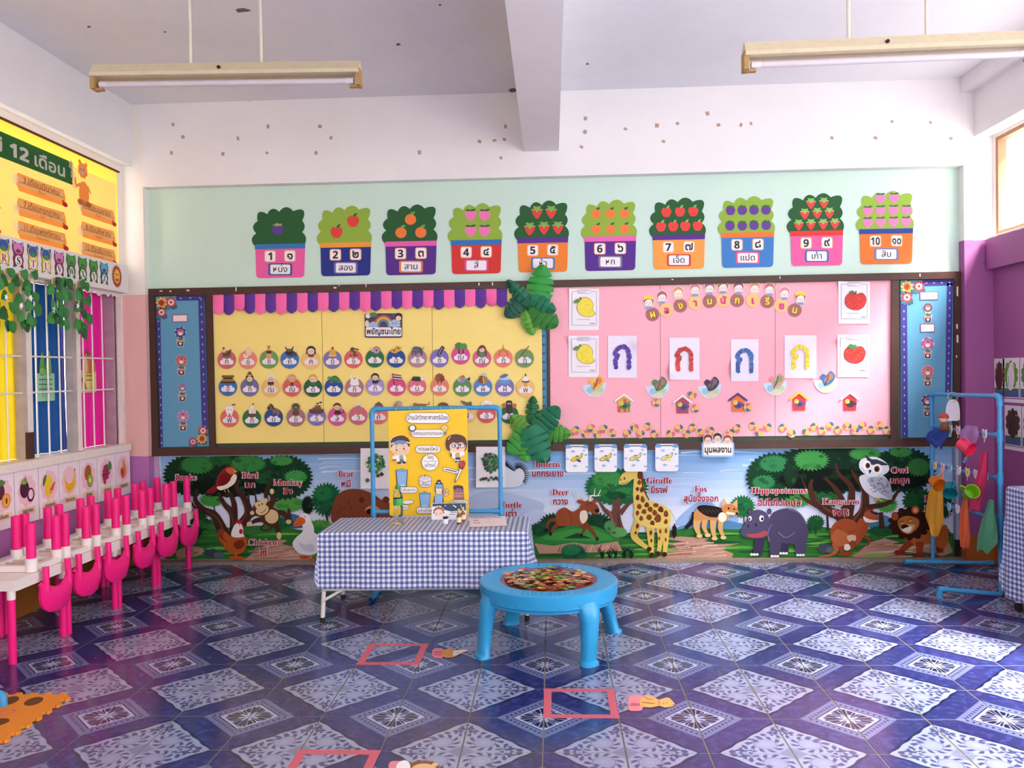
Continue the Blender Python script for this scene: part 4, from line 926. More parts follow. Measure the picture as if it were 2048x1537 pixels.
def d_junk(a): a.P([(-.6,-.55),(.6,-.55),(.35,-.15),(-.45,-.15)],'#6b4630'); a.P([(-.35,-.6),(-.4,-1.2),(.0,-1.15),(0,-.6)],'#f3eeea'); a.P([(.05,-.6),(.0,-1.25),(.5,-1.1),(.5,-.6)],'#e9e2dc'); a.P([(-.2,-1.2),(-.15,-1.55),(.3,-1.5),(.3,-1.2)],'#f3eeea'); a.P([(.05,-1.55),(.1,-1.9),(.35,-1.8),(.12,-1.7)],'#2a201c')
def d_horse(a): a.B([(-.1,-.3),(-.15,-.85),(-.55,-.95),(-.75,-1.2),(-.6,-1.5),(-.3,-1.55),(.0,-1.1),(.6,-.95),(.7,-.5),(.6,-.25),(.4,-.3),(.35,-.55),(.1,-.5)],'#8a6248'); a.B([(-.5,-1.7),(-.2,-1.6),(.1,-1.1),(-.1,-1.0),(-.35,-1.45)],'#3a261c'); a.E(-.6,-1.15,.22,.18,'#4a3226'); a.E(-.5,-1.38,.05,.06,'#1b1210')
def d_giant(a): a.L(0,-1.3,.5,.46,'#5f4436',8,.12); a.E(.0,-1.15,.3,.28,'#3f5f45'); a.B([(-.3,-.85),(.3,-.85),(.4,-.3),(-.4,-.3)],'#6a3a2a',3); a.E(-.1,-1.2,.05,.05,'#e6dfc8'); a.E(.1,-1.2,.05,.05,'#e6dfc8')
def d_boat(a): a.B([(-.9,-.9),(-.5,-.85),(.5,-.85),(.9,-.95),(.7,-.4),(-.7,-.4)],'#5f3a2c'); a.R(-.45,-1.15,.55,-.85,'#7a4a34',.04); a.R(-.2,-1.4,.5,-1.15,'#8f4a34',.04); a.E(.1,-1.6,.16,.1,'#3a2a26'); a.E(.5,-1.75,.18,.1,'#2f2422')
def d_monkey(a): a.B([(-.35,-.3),(-.2,-.8),(.25,-.8),(.5,-.35)],'#2e1a16'); face(a,'#eec39c','#3a211a',-1.2,.44); a.E(-.46,-1.15,.12,.14,'#e0b08c'); a.E(.46,-1.15,.12,.14,'#e0b08c'); a.S([(.4,-.45),(.75,-.5),(.7,-.85)],.1,.08,'#2e1a16')
def d_ring(a): a.S([(-.01,-.9),(-.35,-.7),(-.3,-.3),(0,-.15),(.3,-.3),(.35,-.7),(.01,-.9)],.12,.12,'#d9813c'); a.P([(-.28,-1.25),(.28,-1.25),(.12,-.92),(-.12,-.92)],'#6f8fb0'); [a.S([(q*.18,-1.35),(q*.3,-1.65)],.09,.07,'#eef0f6') for q in (-1.6,-.6,.6,1.6)]
def d_house(a): a.B([(-.6,-1.0),(0,-1.7),(.6,-1.0)],'#7a4a2c',2); a.R(-.4,-1.0,.4,-.5,'#a0683c')
def d_hermit(a): face(a,'#d9ab88','#a8a4a8',-1.25,.42,'#7a6a4c'); a.S([(-.6,-1.1),(-.1,-1.4)],.14,.1,'#6a5c6a')
def d_tiger(a): a.B([(-.8,-.9),(-.7,-1.3),(-.2,-1.35),(.6,-1.3),(.7,-.9)],'#9a6434'); a.E(-.6,-1.2,.3,.26,'#a87040'); a.S([(.6,-1.25),(1.1,-1.3),(1.15,-1.6)],.14,.1,'#8a562c')
def d_chest(a): a.B([(-.6,-.8),(-.55,-1.3),(.0,-1.5),(.6,-1.3),(.6,-.8)],'#7a4a28'); a.S([(-.2,-1.4),(-.2,-.8)],.08,.08,'#4a2c1a'); a.S([(.25,-1.4),(.25,-.8)],.08,.08,'#4a2c1a')
def d_kite(a): a.B([(-.8,-1.7),(.1,-1.45),(.5,-1.6),(.6,-1.0),(-.1,-1.0)],'#6a665c',3); a.S([(.2,-1.0),(.5,-.4),(.1,-.1)],.04,.04,'#b09a6a')
def d_basin(a): a.E(0,-1.2,.72,.42,'#ecebe8'); a.E(0,-.85,.7,.3,'#d8584f'); a.S([(-.6,-.8),(.6,-.8)],.1,.1,'#3a2220'); a.E(0,-1.5,.3,.14,'#fbfaf8')
def d_owl(a): a.B([(-.35,-.3),(-.4,-1.2),(-.3,-1.7),(.3,-1.7),(.4,-1.2),(.35,-.3),(0,-.1)],'#2c2320'); a.E(-.65,-1.1,.28,.3,'#c46a34'); a.E(.65,-1.1,.28,.3,'#c46a34'); a.E(-.13,-1.35,.08,.1,'#e8ddc8'); a.E(.13,-1.35,.08,.1,'#e8ddc8')
BADGES = [
 (453.6,719.8,'#d0646f','ก',d_hen,'pink-red','hen'),(495.8,720.4,'#ea8a72','ข',d_egg,'coral','egg'),(537.9,719.3,'#6f9a50','ฃ',d_bottle,'green','bottle'),(579.5,719.3,'#3f72ba','ค',d_buffalo,'blue','buffalo'),(622,719.8,'#f3c57d','ฅ',d_girl,'peach','dark-haired girl'),(665.1,719.8,'#7d73b0','ฆ',d_bell,'purple','golden bell'),(706.9,718.7,'#dc625c','ง',d_snake,'red','green snake'),(749.7,717,'#1b6b3c','จ',d_plate,'dark green','plate'),(792.2,717,'#17478f','ฉ',d_cymbal,'navy','cymbals'),(835.4,717,'#b3838b','ช',d_elephant,'mauve','elephant'),(879,717,'#7f6fba','ซ',d_chain,'violet','chain'),(921.5,711,'#d64a92','ฌ',d_trees,'magenta','two trees'),(964,717,'#d2647f','ญ',d_woman,'pink','long-haired woman'),(1006.8,716.7,'#ec8368','ฎ',d_crown,'coral','golden headdress'),(1049.3,717,'#6d9455','ฏ',d_spear,'green','spear'),
 (455.8,774.2,'#3d70b0','ฐ',d_base,'blue','pedestal'),(499.4,775,'#786ba0','ฑ',d_queen,'dull purple','crowned lady'),(541.6,775.8,'#f1c076','ฒ',d_elder,'peach','white-haired elder'),(584,775,'#da605d','ณ',d_monk,'red','novice monk'),(626,775.8,'#0f5c36','ด',d_child,'dark green','yellow-haired child'),(667.6,775,'#154a99','ต',d_turtle,'deep blue','turtle'),(709,775.3,'#ab787f','ถ',d_bag,'mauve','white bag'),(750.4,773.3,'#a798d2','ท',d_soldier,'lilac','soldier'),(793.4,773.8,'#db4881','ธ',d_flag,'magenta','striped flag'),(834.2,773.6,'#de6d7d','น',d_mouse,'pink','black mouse'),(879.4,773.8,'#e8826a','บ',d_leafs,'coral','brown leaves'),(924.7,774.6,'#5c8f4b','ป',d_fish,'green','fish'),(966.2,774.3,'#4f80c0','ผ',d_bee,'blue','bee'),(1009.7,774.6,'#7d72b5','ฝ',d_pot,'purple','blue pot and lid'),(1051.2,776.3,'#f2c379','พ',d_tray,'peach','offering tray'),
 (459,836.6,'#e06d62','ฟ',d_tooth,'coral red','tooth'),(503.6,837.3,'#2b6b45','ภ',d_junk,'dark green','sailing junk'),(547.4,835,'#1b4a8c','ม',d_horse,'navy','horse'),(591.6,835,'#a4757b','ย',d_giant,'mauve','giant'),(633.3,833.5,'#8672b6','ร',d_boat,'violet','steam boat'),(674.4,833.7,'#d8549b','ล',d_monkey,'magenta','monkey'),(716.5,831.8,'#d2667d','ว',d_ring,'pink','ring'),(757.5,830.7,'#e0796a','ศ',d_house,'coral','pavilion'),(797,830,'#7a71ac','ษ',d_hermit,'purple','hermit'),(840,829.6,'#3f72b8','ส',d_tiger,'blue','tiger'),(886,829,'#6f9a52','ห',d_chest,'green','chest'),(934,828.6,'#f2c379','ฬ',d_kite,'peach','kite'),(973.4,828,'#d9605c','อ',d_basin,'red','basin'),(1018.4,829.5,'#1b5e3c','ฮ',d_owl,'dark green','dark owl')]
for x, y, col, ch, fn, cn, pic in BADGES:
    pl = back(.0205); rr = 18.6
    o = card('letter_badge', ell(x, y, rr, rr, 28), pl, col, f'round {cn} badge with {"an" if pic[0] in "aeio" else "a"} {pic} above the letter {ch} on yellow paper' if pic not in ('cymbals','two trees','brown leaves') else f'round {cn} badge with {pic} above the letter {ch} on yellow paper', 'badge', 'consonant badges')
    a = Art(pl, .002).at(x, y, rr*.86); fn(a); a.obj('picture_print', o)
    a = Art(pl, .0018, .00008).at(x, y+5, 1)
    for dx, dy, r2 in ((-8.5,0,5.2),(8.5,0,5.2),(-4.5,-2.5,5),(4.5,-2.5,5)): a.E(dx, dy, r2, r2*.92, '#f3e9ee', 0, 14)
    a.R(-9, -3, 9, 4.8, '#f3e9ee'); a.E(-6,-6.2,2,2,'#f3e9ee',0,8); a.E(6,-6.2,2,2,'#f3e9ee',0,8)
    a.obj('cloud_print', o)
    a = Art(pl, .0034).at(x, y+5, 1); a.T(ch, 0, 3.6, 14.5, '#2a2228', .004); a.obj('letter_print', o)

# ---- rainbow sign over the badges
pl = back(.0205)
o = card('rainbow_sign', rrect(729.5, 627, 804.5, 676, 4), pl, '#4a2f52', 'purple rainbow sign naming the Thai consonants above the badges', 'sign')
a = Art(pl, .0017)
a.at(767, 654, 1)
for i, c_ in enumerate(('#a8433c','#d07a3c','#e3c04f','#5f9a5a','#5a78b8','#4a2f52')): a.P([((21-i*2.6)*cos(t), -(24-i*2.6)*sin(t)) for t in [pi*k/14 for k in range(15)]], c_)
a.L(-21, -3, 10, 7, '#9fb6d8', 6, .15); a.L(22, -6, 12, 8, '#a9bfe0', 6, .15); a.E(18,-7,1,1.4,'#3a3448'); a.E(25,-7,1,1.4,'#3a3448')
a.L(-31, -22, 5, 5, '#efe9e2', 6, .15); a.L(-20,-24,8,5,'#4f7a44',8,.15); a.E(-33,-6,4,7,'#e9d5be'); a.E(30,-20,8,8,'#1d1718'); a.E(30,-17,5.5,5,'#f0cdb4'); a.R(16,-27,24,-20,'#3a3f7a')
a.obj('rainbow_print', o)
a = Art(pl, .0045); a.R(731.5, 655, 803, 673, '#f4edf2', 3); a.obj('plate_print', o)
a = Art(pl, .005); a.T('พยัญชนะไทย', 767, 668.5, 16, '#1d181c', .025, wide=68); a.obj('word_print', o)

# ---- letters with children's heads across the pink board
KIDS = [('ผ',1305.2,629,1297,604,1,'hat'),('ล',1332.3,620.5,1324,594,0,'dusky red'),('ง',1360.9,611.8,1356.4,585,1,'orange'),('า',1389.6,605.7,1390,579,0,'rose'),('น',1419.4,602.8,1419,576,1,'mauve'),('นั',1446.7,600.6,1446,573.5,0,'hat'),('ก',1474.5,601,1477,575,1,'brown'),('เ',1505.3,601,1509.4,576,0,'orange'),('รี',1534.7,603.3,1539,578,1,'red'),('ย',1562.2,611.8,1569,586,0,'pale rose'),('น',1589.8,620.5,1600.7,596,1,'hat')]
HAIR = {'hat':'#8a5230','dusky red':'#b0606c','orange':'#e09a62','rose':'#dd8f92','mauve':'#b8707c','brown':'#9a5260','red':'#cf6f70','pale rose':'#dd8c98'}
for i, (ch, x, y, hx, hy, dark, hr) in enumerate(KIDS):
    pl = back(.0165); r0 = 13.6
    out = ell(x, y, r0, r0, 26)
    root = card('child_letter', out, pl, '#a8655f' if dark else '#fbc57c', f'{"brown" if dark else "peach"} disc with the letter {ch} under a {"child in a yellow hat" if hr == "hat" else hr + "-haired child"}, {["first","second","third","fourth","fifth","sixth","seventh","eighth","ninth","tenth","last"][i]} of the arch', 'letter', 'letter discs with children')
    hd = card('head', smoothc([(hx-11.5,hy),(hx-9,hy-10),(hx,hy-13.5),(hx+9,hy-10),(hx+11.5,hy),(hx+8,hy+9),(hx+3,hy+15),(hx-6,hy+14),(hx-9,hy+8)], 3), pl, '#f3d3c9', parent=root, th=.0012)
    a = Art(pl, .0014).at(hx, hy, 1)
    a.E(0, -1.5, 10, 10, HAIR[hr]); a.E(0, 1.5, 7.8, 7.2, '#fdeee6'); a.B([(-8,0),(-6,-8),(2,-9),(8,-3),(2,-5),(-3,-4)], HAIR[hr]); a.E(-3, 1.5, .7, 1, '#6b4238'); a.E(3, 1.5, .7, 1, '#6b4238'); a.E(0, 4.8, 2, .9, '#e08a86'); a.E(-4.6,4,1.4,1,'#f4b9b0'); a.E(4.6,4,1.4,1,'#f4b9b0')
    if hr == 'hat': a.B([(-10.5,-4),(-8,-10),(0,-13),(8,-10),(10.5,-4),(0,-6)], '#f7d23a'); a.S([(-11,-3.5),(0,-6),(11,-3.5)],1.6,1.6,'#d9a52c')
    a.B([(-6,10),(0,8.5),(6,10),(5,14),(-5,14)], '#8f9bc4' if hr != 'orange' else '#f0c79a')
    a.obj('face_print', hd)
    rot = -.25 if i == 0 else (.2 if i == 10 else 0)
    a = Art(pl, .0018).at(x, y, 1, 1, rot)
    a.T(ch, .7, 6.6, 18.5, '#3a1a18', .05); a.obj('shadow_print', root)
    a = Art(pl, .0026).at(x, y, 1, 1, rot); a.T(ch, 0, 6, 18.5, '#fbdc2c' if dark else '#e8338f', .035); a.obj('letter_print', root)

# ---- worksheets and collages
def worksheet(poly, curl, color, label, cat, group, seed=0, base=.0155, name='worksheet'):
    """A4 sheet whose free corner curls off the board; returns object and its plane"""
    (xa, ya), (xb_, _), (_, yd), _ = poly; w, h = xb_-xa, yd-ya
    cx_, cy_, amt = curl
    def lift(x, y):
        u, v = (x-xa)/w, (y-ya)/h
        d = hypot((u-cx_)*1.0, (v-cy_)*1.2); e = max(0, 1-d/.42)
        return amt*e*e+.003
    pl = lambda x, y, o=0.0: pb(x, y, base+lift(x, y)+o)
    def fn(u, v): return pl(xa+w*u, ya+h*v)
    o = G().grid(fn, 12, 14).obj(name, paper(color, .75), smooth=80, label=label, cat=cat, group=group)
    return o, pl
def sheetq(x0, y0, x1, y1): return [(x0, y0), (x1, y0), (x1, y1), (x0, y1)]
def drawn_frame(o, pl, x0, y0, x1, y1, rng):
    a = Art(pl, .0015)
    for p, q in (((x0+6, y0+6), (x1-5, y0+6)), ((x1-5, y0+6), (x1-5, y1-10)), ((x1-5, y1-10), (x0+6, y1-10)), ((x0+6, y1-10), (x0+6, y0+6))):
        n = 10; a.S([(lerp(p[0], q[0], k/n), lerp(p[1], q[1], k/n)) for k in range(n+1)], 1, 1, '#a9a4b8', 1)
    a.P(rrect((x0+x1)/2-14, y0+2, (x0+x1)/2+14, y0+10, 3.5), '#c9c4d2'); a.P(rrect((x0+x1)/2-13, y0+3, (x0+x1)/2+13, y0+9, 3), '#f6f2f6'); a.R((x0+x1)/2-10, y0+5.2, (x0+x1)/2+10, y0+6.8, '#4a4650')
    a.R((x0+x1)/2-14, y1-22, (x0+x1)/2+12, y1-20.5, '#d3bcc6'); a.R(x1-18, y1-14, x1-8, y1-12.8, '#55505c')
    a.obj('frame_print', o)
def crayon(a, outline, base, shades, rng, n=60, size=5):
    xs = [p[0] for p in outline]; ys = [p[1] for p in outline]
    def inside(x, y):
        c_ = False; j = len(outline)-1
        for i in range(len(outline)):
            (x1, y1), (x2, y2) = outline[i], outline[j]
            if (y1 > y) != (y2 > y) and x < (x2-x1)*(y-y1)/(y2-y1)+x1: c_ = not c_
            j = i
        return c_
    a.P(outline, base); k = 0
    while k < n:
        x, y = rng.uniform(min(xs), max(xs)), rng.uniform(min(ys), max(ys)); t = rng.uniform(-1, 1); l = rng.uniform(.4, 1)*size
        p, q = (x-l*cos(t), y-l*sin(t)), (x+l*cos(t), y+l*sin(t))
        if inside(*p) and inside(*q): a.S([p, q], .9, .5, rng.choice(shades))
        k += 1
def worksheet_fruit(x0, y0, x1, y1, kind, curl, label, seed):
    rng = random.Random(seed); o, pl = worksheet(sheetq(x0, y0, x1, y1), curl, '#f7f0f6', label, 'worksheet', 'coloured fruit worksheets', seed)
    drawn_frame(o, pl, x0, y0, x1, y1, rng)
    cx_, cy_ = (x0+x1)/2+3, (y0+y1)/2-3
    a = Art(pl, .0035)
    if kind == 'mango':
        out = smoothc([(cx_-16,cy_-6),(cx_-8,cy_-19),(cx_+6,cy_-19),(cx_+15,cy_-8),(cx_+14,cy_+4),(cx_+19,cy_+11),(cx_+9,cy_+17),(cx_-6,cy_+15),(cx_-15,cy_+6)], 4)
        a.P([(cx_+(x-cx_)*1.05, cy_+(y-cy_)*1.05) for x, y in out], '#8a7420'); crayon(a, out, '#f3df33', ['#f7e85c','#e2c51f','#f9ee7d'], rng)
        a.P(smoothc([(cx_-24,cy_-10),(cx_-19,cy_-17),(cx_-10,cy_-17),(cx_-14,cy_-10)], 4), '#5a8a3a'); a.S([(cx_-11,cy_-21),(cx_-8,cy_-17)],3,2.5,'#6a3a24')
    else:
        out = smoothc([(cx_-20,cy_-6),(cx_-12,cy_-15),(cx_,cy_-13),(cx_+13,cy_-16),(cx_+21,cy_-5),(cx_+17,cy_+10),(cx_+6,cy_+17),(cx_-8,cy_+16),(cx_-19,cy_+8)], 4)
        a.P([(cx_+(x-cx_)*1.04, cy_+(y-cy_)*1.04) for x, y in out], '#7a1c18'); crayon(a, out, '#dd2a22', ['#e8453a','#c21e1c','#f26a5c'], rng)
        a.P(smoothc([(cx_-13,cy_-18),(cx_-6,cy_-21),(cx_,cy_-15),(cx_-8,cy_-14)], 4), '#4c7a30'); a.S([(cx_+1,cy_-20),(cx_,cy_-13)],2.6,2.4,'#5a3a20')
        if seed % 2: a.L(cx_-3, cy_-15, 10, 3.5, '#3f8a3a', 7, .3)
    a.obj(kind+'_print', o)
worksheet_fruit(1138, 577.6, 1198, 660.7, 'mango', (0, .0, .02), 'yellow crayoned mango worksheet, the upper of two', 2)
worksheet_fruit(1137, 672, 1197.5, 754.7, 'mango', (0, .0, .04), 'yellow crayoned mango worksheet, the lower of two, curling at a corner', 4)
worksheet_fruit(1676.6, 562.8, 1739.7, 648, 'apple', (0, .0, .022), 'red crayoned apple worksheet, the upper of two', 6)
worksheet_fruit(1675, 670, 1738, 754.7, 'apple', (0, .0, .03), 'red apple worksheet with a leafy top, the lower of two', 7)
def collage(x0, y0, x1, y1, col, shades, curl, label, seed):
    rng = random.Random(seed); o, pl = worksheet(sheetq(x0, y0, x1, y1), curl, '#f1eaf8', label, 'collage', 'torn paper letter collages', seed, name='letter_collage')
    cx_, cy_ = (x0+x1)/2, (y0+y1)/2+1
    path = smoothc([(cx_-13, cy_+21), (cx_-13.5, cy_+6), (cx_-9, cy_-3), (cx_-15, cy_-8), (cx_-8, cy_-18), (cx_+3, cy_-21), (cx_+12, cy_-13), (cx_+13.5, cy_), (cx_+13.5, cy_+21)], 7, False)
    a = Art(pl, .003)
    for x, y in path:
        s = rng.uniform(4.2, 5.6); t = rng.uniform(0, 3)
        a.P([(x+s*rng.uniform(.7, 1.2)*cos(t+k*2*pi/5), y+s*rng.uniform(.7, 1.2)*sin(t+k*2*pi/5)) for k in range(5)], rng.choice(shades))
    a.obj('torn_paper_pattern', o)
collage(1216, 672, 1273.5, 756, '', ['#4a2a9a','#5a36ae','#3d2288'], (1, .2, .03), 'sheet with the letter ก in torn purple paper', 1)
collage(1339, 676, 1399, 760, '', ['#c2281f','#d63a2c','#a81f1c'], (0, .8, .035), 'sheet with the letter ก in torn red paper', 2)
collage(1462, 679, 1517, 763, '', ['#2b5fa8','#3a72bf','#22508f'], (0, .7, .03), 'sheet with the letter ก in torn blue paper', 3)
collage(1569, 671, 1633, 757, '', ['#f0d62c','#f6e24f','#e6c81f'], (1, 1, .012), 'sheet with the letter ก in torn yellow paper', 4)
# ---- half-moon butterfly cut-outs
BF = [(1189.4,776,'#f0c23c','#e07a4c','orange and yellow'),(1315.5,778.6,'#4a8a4a','#a86a6a','green and dull pink'),(1420,778.6,'#3a2a4a','#6a5a68','dark purple'),(1550.5,772.5,'#d9a090','#8aa068','pale pink'),(1652,767.5,'#3f6ea8','#b07a4a','blue')]
for x, y, c1, c2, nm in BF:
    pl = back(.0165); rot = -.12
    def tr(p, x=x, y=y): return (x+p[0]*cos(rot)-p[1]*sin(rot), y+p[0]*sin(rot)+p[1]*cos(rot))
    o = card('butterfly_cutout', [tr(p) for p in [(-24,-8)]+[(24*cos(t), -8+27*sin(t)) for t in [pi-k*pi/12 for k in range(13)]]], pl, '#cfe0ee', f'half-moon paper with {"an" if nm[0] == "o" else "a"} {nm} butterfly on the pink board', 'cutout', 'half-moon butterfly cut-outs')
    a = Art(pl, .0016).at(x, y, 1, 1, rot); a.L(-8,4,9,7,'#9dc0dc',7,.2); a.L(8,6,9,7,'#b8cfa8',7,.2); a.L(0,12,10,5,'#e0d3a8',6,.2); a.obj('meadow_print', o)
    bw_ = G().slab([tr(p) for p in smoothc([(-6,-6),(-10,-14),(-4,-20),(4,-16),(12,-24),(20,-14),(16,-4),(8,2),(-2,4)], 3)], pl, .003, .0045).obj('butterfly', paper(c1), o)
    a = Art(pl, .0047).at(x, y, 1, 1, rot); a.E(10,-13,6,7,c2,.5); a.E(2,-6,5,5,c2); a.S([(-3,3),(4,-8),(8,-18)],2,1.4,'#2a2020'); a.obj('wing_print', bw_)
# ---- bird houses
BH = [(1247.8,807,'#e8a24a','#f1ecea','#3a7a3c','striped yellow'),(1365,809.5,'#b0455a','#efe6ee','#4a3a86','dark red'),(1475.8,805.8,'#f07a2c','#4a2a6e','#5a3a96','orange'),(1598.2,803.4,'#d8342f','#e6c62c','#6a3a8e','red with a yellow roof'),(1700,803.4,'#d4323a','#f1d9cf','#3a2438','red with a pale roof')]
for x, y, wall_, roof_, bird_, nm in BH:
    pl = back(.0165)
    hs = thing('bird_house_cutout', hit(1, YN-.0165, x, y+19), f'small {nm} paper bird house pinned on the pink board' if 'roof' not in nm else f'small paper bird house, {nm}, pinned on the pink board', 'cutout', 'paper bird houses')
    G().slab([(x-13,y-4),(x,y-16),(x+13,y-4),(x+12,y+18),(x-12,y+18)], pl, 0, .003).obj('house_wall', paper(wall_), hs)
    if 'striped' in nm:
        a = Art(pl, .0032); a.R(x-12,y+6,x-6,y+18,'#d8453a'); a.R(x-1,y-8,x+5,y+18,'#d8453a'); a.R(x+8,y-4,x+12,y+18,'#5a9a4a'); a.obj('stripe_print', hs)
    for s in (-1, 1): G().slab([(x, y-20), (x+s*19.5, y-5.5), (x+s*18, y-2), (x, y-15)], pl, .0035, .008).obj('roof_slope', paper(roof_), hs)
    a = Art(pl, .0035).at(x, y+2, 1); a.E(1,3,9,7,bird_,-.2); a.E(-5,-2,4.5,4.5,'#e9d34a'); a.P([(-9,-2),(-12,-.5),(-9,.5)],'#d07a2c'); a.B([(6,3),(13,0),(12,5)],bird_); a.E(-6,-3,.9,.9,'#181414'); a.E(2,4,4,3,'#2f2a34',-.2); a.obj('bird_print', hs)
# ---- beach balls
B7 = [(203,1330),(255,1300),(325,1327),(376,1282),(423,1330),(478,1288),(545,1320),(667,1327),(723,1275),(773,1330),(833,1270),(890,1327),(1018,1323),(1085,1285),(1143,1327),(1197,1278),(1255,1320),(1335,1300),(1497,1315),(1558,1283)]
B8 = [(105,1265),(155,1312),(222,1272),(350,1277),(418,1325),(543,1303),(605,1270),(668,1305),(730,1265),(798,1295),(868,1265),(928,1297),(993,1262),(1065,1295),(1130,1260),(1192,1298)]
SPB = [((1313,805.5),'striped beach ball cut-out alone between two bird houses'),((1385,790),'striped beach ball cut-out above the dark red bird house'),((1390.5,817.5),'striped beach ball cut-out beside the dark red bird house'),((1496,815),'striped beach ball cut-out overlapping the orange bird house')]
rb = random.Random(9)
ALLB = [((1090+x*.2473, 540+y*.2473), None) for x, y in B7]+[((1480+x*.2473, 540+y*.2473), None) for x, y in B8]+SPB
ORD = 'first second third fourth fifth sixth seventh eighth ninth tenth eleventh twelfth thirteenth fourteenth fifteenth sixteenth seventeenth eighteenth nineteenth twentieth'.split()
ORD += ['twenty-'+q for q in ORD[:9]]+['thirtieth']+['thirty-'+q for q in ORD[:6]]
_row = sorted([b_ for b_ in ALLB if b_[1] is None], key=lambda b_: b_[0][0])
ALLB = [(b_[0], f'striped beach ball cut-out, {ORD[k]} along the foot of the pink board from the paper leaves') for k, b_ in enumerate(_row)]+SPB
for i, ((x, y), lab) in enumerate(ALLB):
    pl = back(.0165+(.004 if i % 2 else 0)+(.009 if i >= len(_row) else 0)); rr = 8.5
    o = card('beach_ball_cutout', ell(x, y, rr, rr, 20), pl, '#f0b95c', lab, 'cutout', 'beach ball cut-outs')
    a = Art(pl, .0016, .00005).at(x, y, rr, rr, rb.uniform(0, 6.28)); c1, c2 = rb.choice((('#d9707f', '#41658f'), ('#41658f', '#d9707f'), ('#c9687c', '#39608a')))
    for c_, t0, t1 in ((c1, -.5, .75), (c2, 2.4, 3.65)):
        a.P([(-.05, -.55), (.35*cos((t0+t1)/2)-.02, -.1+.3*sin((t0+t1)/2))][:1]+[(.99*cos(lerp(t0, t1, k/8)), .99*sin(lerp(t0, t1, k/8))) for k in range(9)], c_)
    a.E(-.05, -.55, .17, .13, '#f7efe6', 0, 8); a.obj('stripe_print', o)

# ---- leaf bunches of cut paper
def paper_leaf(root, base, tip, wid, col, lift, bend, notches=3, seed=0):
    (x0, y0), (x1, y1) = base, tip; L_ = hypot(x1-x0, y1-y0); dx, dy = (x1-x0)/L_, (y1-y0)/L_; nx, ny = -dy, dx
    rg = random.Random(seed); N = 34
    def half(t):
        w = wid*(sin(pi*min(1, t*.93+.05))**.62)*(1-.25*t)
        return w
    left, right = [], []
    cuts = [(.32+.2*k+rg.uniform(-.03, .03)) for k in range(notches)]
    for i in range(N+1):
        t = i/N; w = half(t) if 0 < i < N else .5
        f = 1.0
        for c_ in cuts:
            if i == round(c_*N): f = .5
        left.append((t, w*f)); right.append((t, -w*f))
    g = G(); vs = []
    for t, w in zip([q[0] for q in left], range(N+1)):
        pass
    cols = 5
    for i in range(N+1):
        t = i/N
        for k in range(cols):
            s = -1+2*k/(cols-1); w = left[i][1]*s
            z = lift+bend*(t*t)*.06-abs(s)*.018+.006*sin(t*6+seed)
            vs.append(pb(x0+dx*L_*t+nx*w, y0+dy*L_*t+ny*w, max(.036, z)))
    fs = [(i*cols+k, i*cols+k+1, (i+1)*cols+k+1, (i+1)*cols+k) for i in range(N) for k in range(cols-1)]
    g.add(vs, fs).obj('leaf', mat('paper_leaf_'+col.lstrip('#'), col, .6, noise=.08, scale=14), root, smooth=35)
b1 = thing('paper_leaf_bunch', hit(1, YN-.04, 1065, 640), 'upper bunch of green cut-paper leaves where the yellow and pink boards meet', 'paper leaves', 'cut-paper leaf bunches')
for i, (b_, t_, w, c_, lf, bd) in enumerate([((1076,614),(1086,529),31,'#2f9a3c',.060,.5),((1052,606),(1014,560),15,'#14604a',.050,.4),((1066,612),(1022,566),17,'#1a6a4c',.075,.3),((1054,598),(1010,634),24,'#13523f',.055,.3),((1060,596),(1112,622),18,'#1f7a55',.090,.5),((1058,616),(1116,652),30,'#2f7a2c',.075,.5),((1050,622),(1066,671),18,'#63a83c',.062,.3)]): paper_leaf(b1, b_, t_, w, c_, lf, bd, seed=i)
b2 = thing('paper_leaf_bunch', hit(1, YN-.04, 1072, 915), 'lower bunch of green cut-paper leaves hanging over the bottom rail', 'paper leaves', 'cut-paper leaf bunches')
for i, (b_, t_, w, c_, lf, bd) in enumerate([((1064,850),(1066,792),16,'#1c6b3c',.052,.3),((1052,862),(1022,832),22,'#5f9a34',.05,.2),((1070,868),(1118,814),28,'#14704c',.085,.4),((1086,866),(1142,868),22,'#4f9a36',.062,.4),((1060,862),(1016,908),26,'#3a9a3a',.068,.5),((1052,876),(1052,924),24,'#48a83c',.078,.4),((1058,852),(1090,926),32,'#187a56',.1,.5),((1070,900),(1100,922),16,'#135a42',.05,.3)]): paper_leaf(b2, b_, t_, w, c_, lf, bd, seed=20+i)

# ================================================================== animal banner under the board
MB = .006
_pb = back(MB)
pm = lambda x, y, o=0.0: _pb(x, max(y, yb(x)+1.4), o)
def mural_bottom(x): return lerp(1119, 1116, (x-330)/1590)
outline = [(318, yb(318)+1), (1926, yb(1926)+1), (1924, 1116), (331, 1118)]
mural = G().slab(outline, pm, 0, .001).obj('animal_banner', mat('banner_vinyl', '#cfdcf2', .35), label='long printed vinyl banner of jungle animals with English and Thai names', cat='banner')
EP = .00004
def art(d, e=EP): return Art(pm, d, e)
def mix(c1, c2, t):
    f = lambda h: [int(h[i:i+2], 16) for i in (1, 3, 5)]
    return '#%02x%02x%02x' % tuple(int(lerp(p, q, t)) for p, q in zip(f(c1), f(c2)))
INKG = attr_mat('banner_ink', .6, spec=.1)
def fin(a, name): a.obj(name, mural, INKG)
XS0, XS1 = 320, 1924
a = art(.0012)
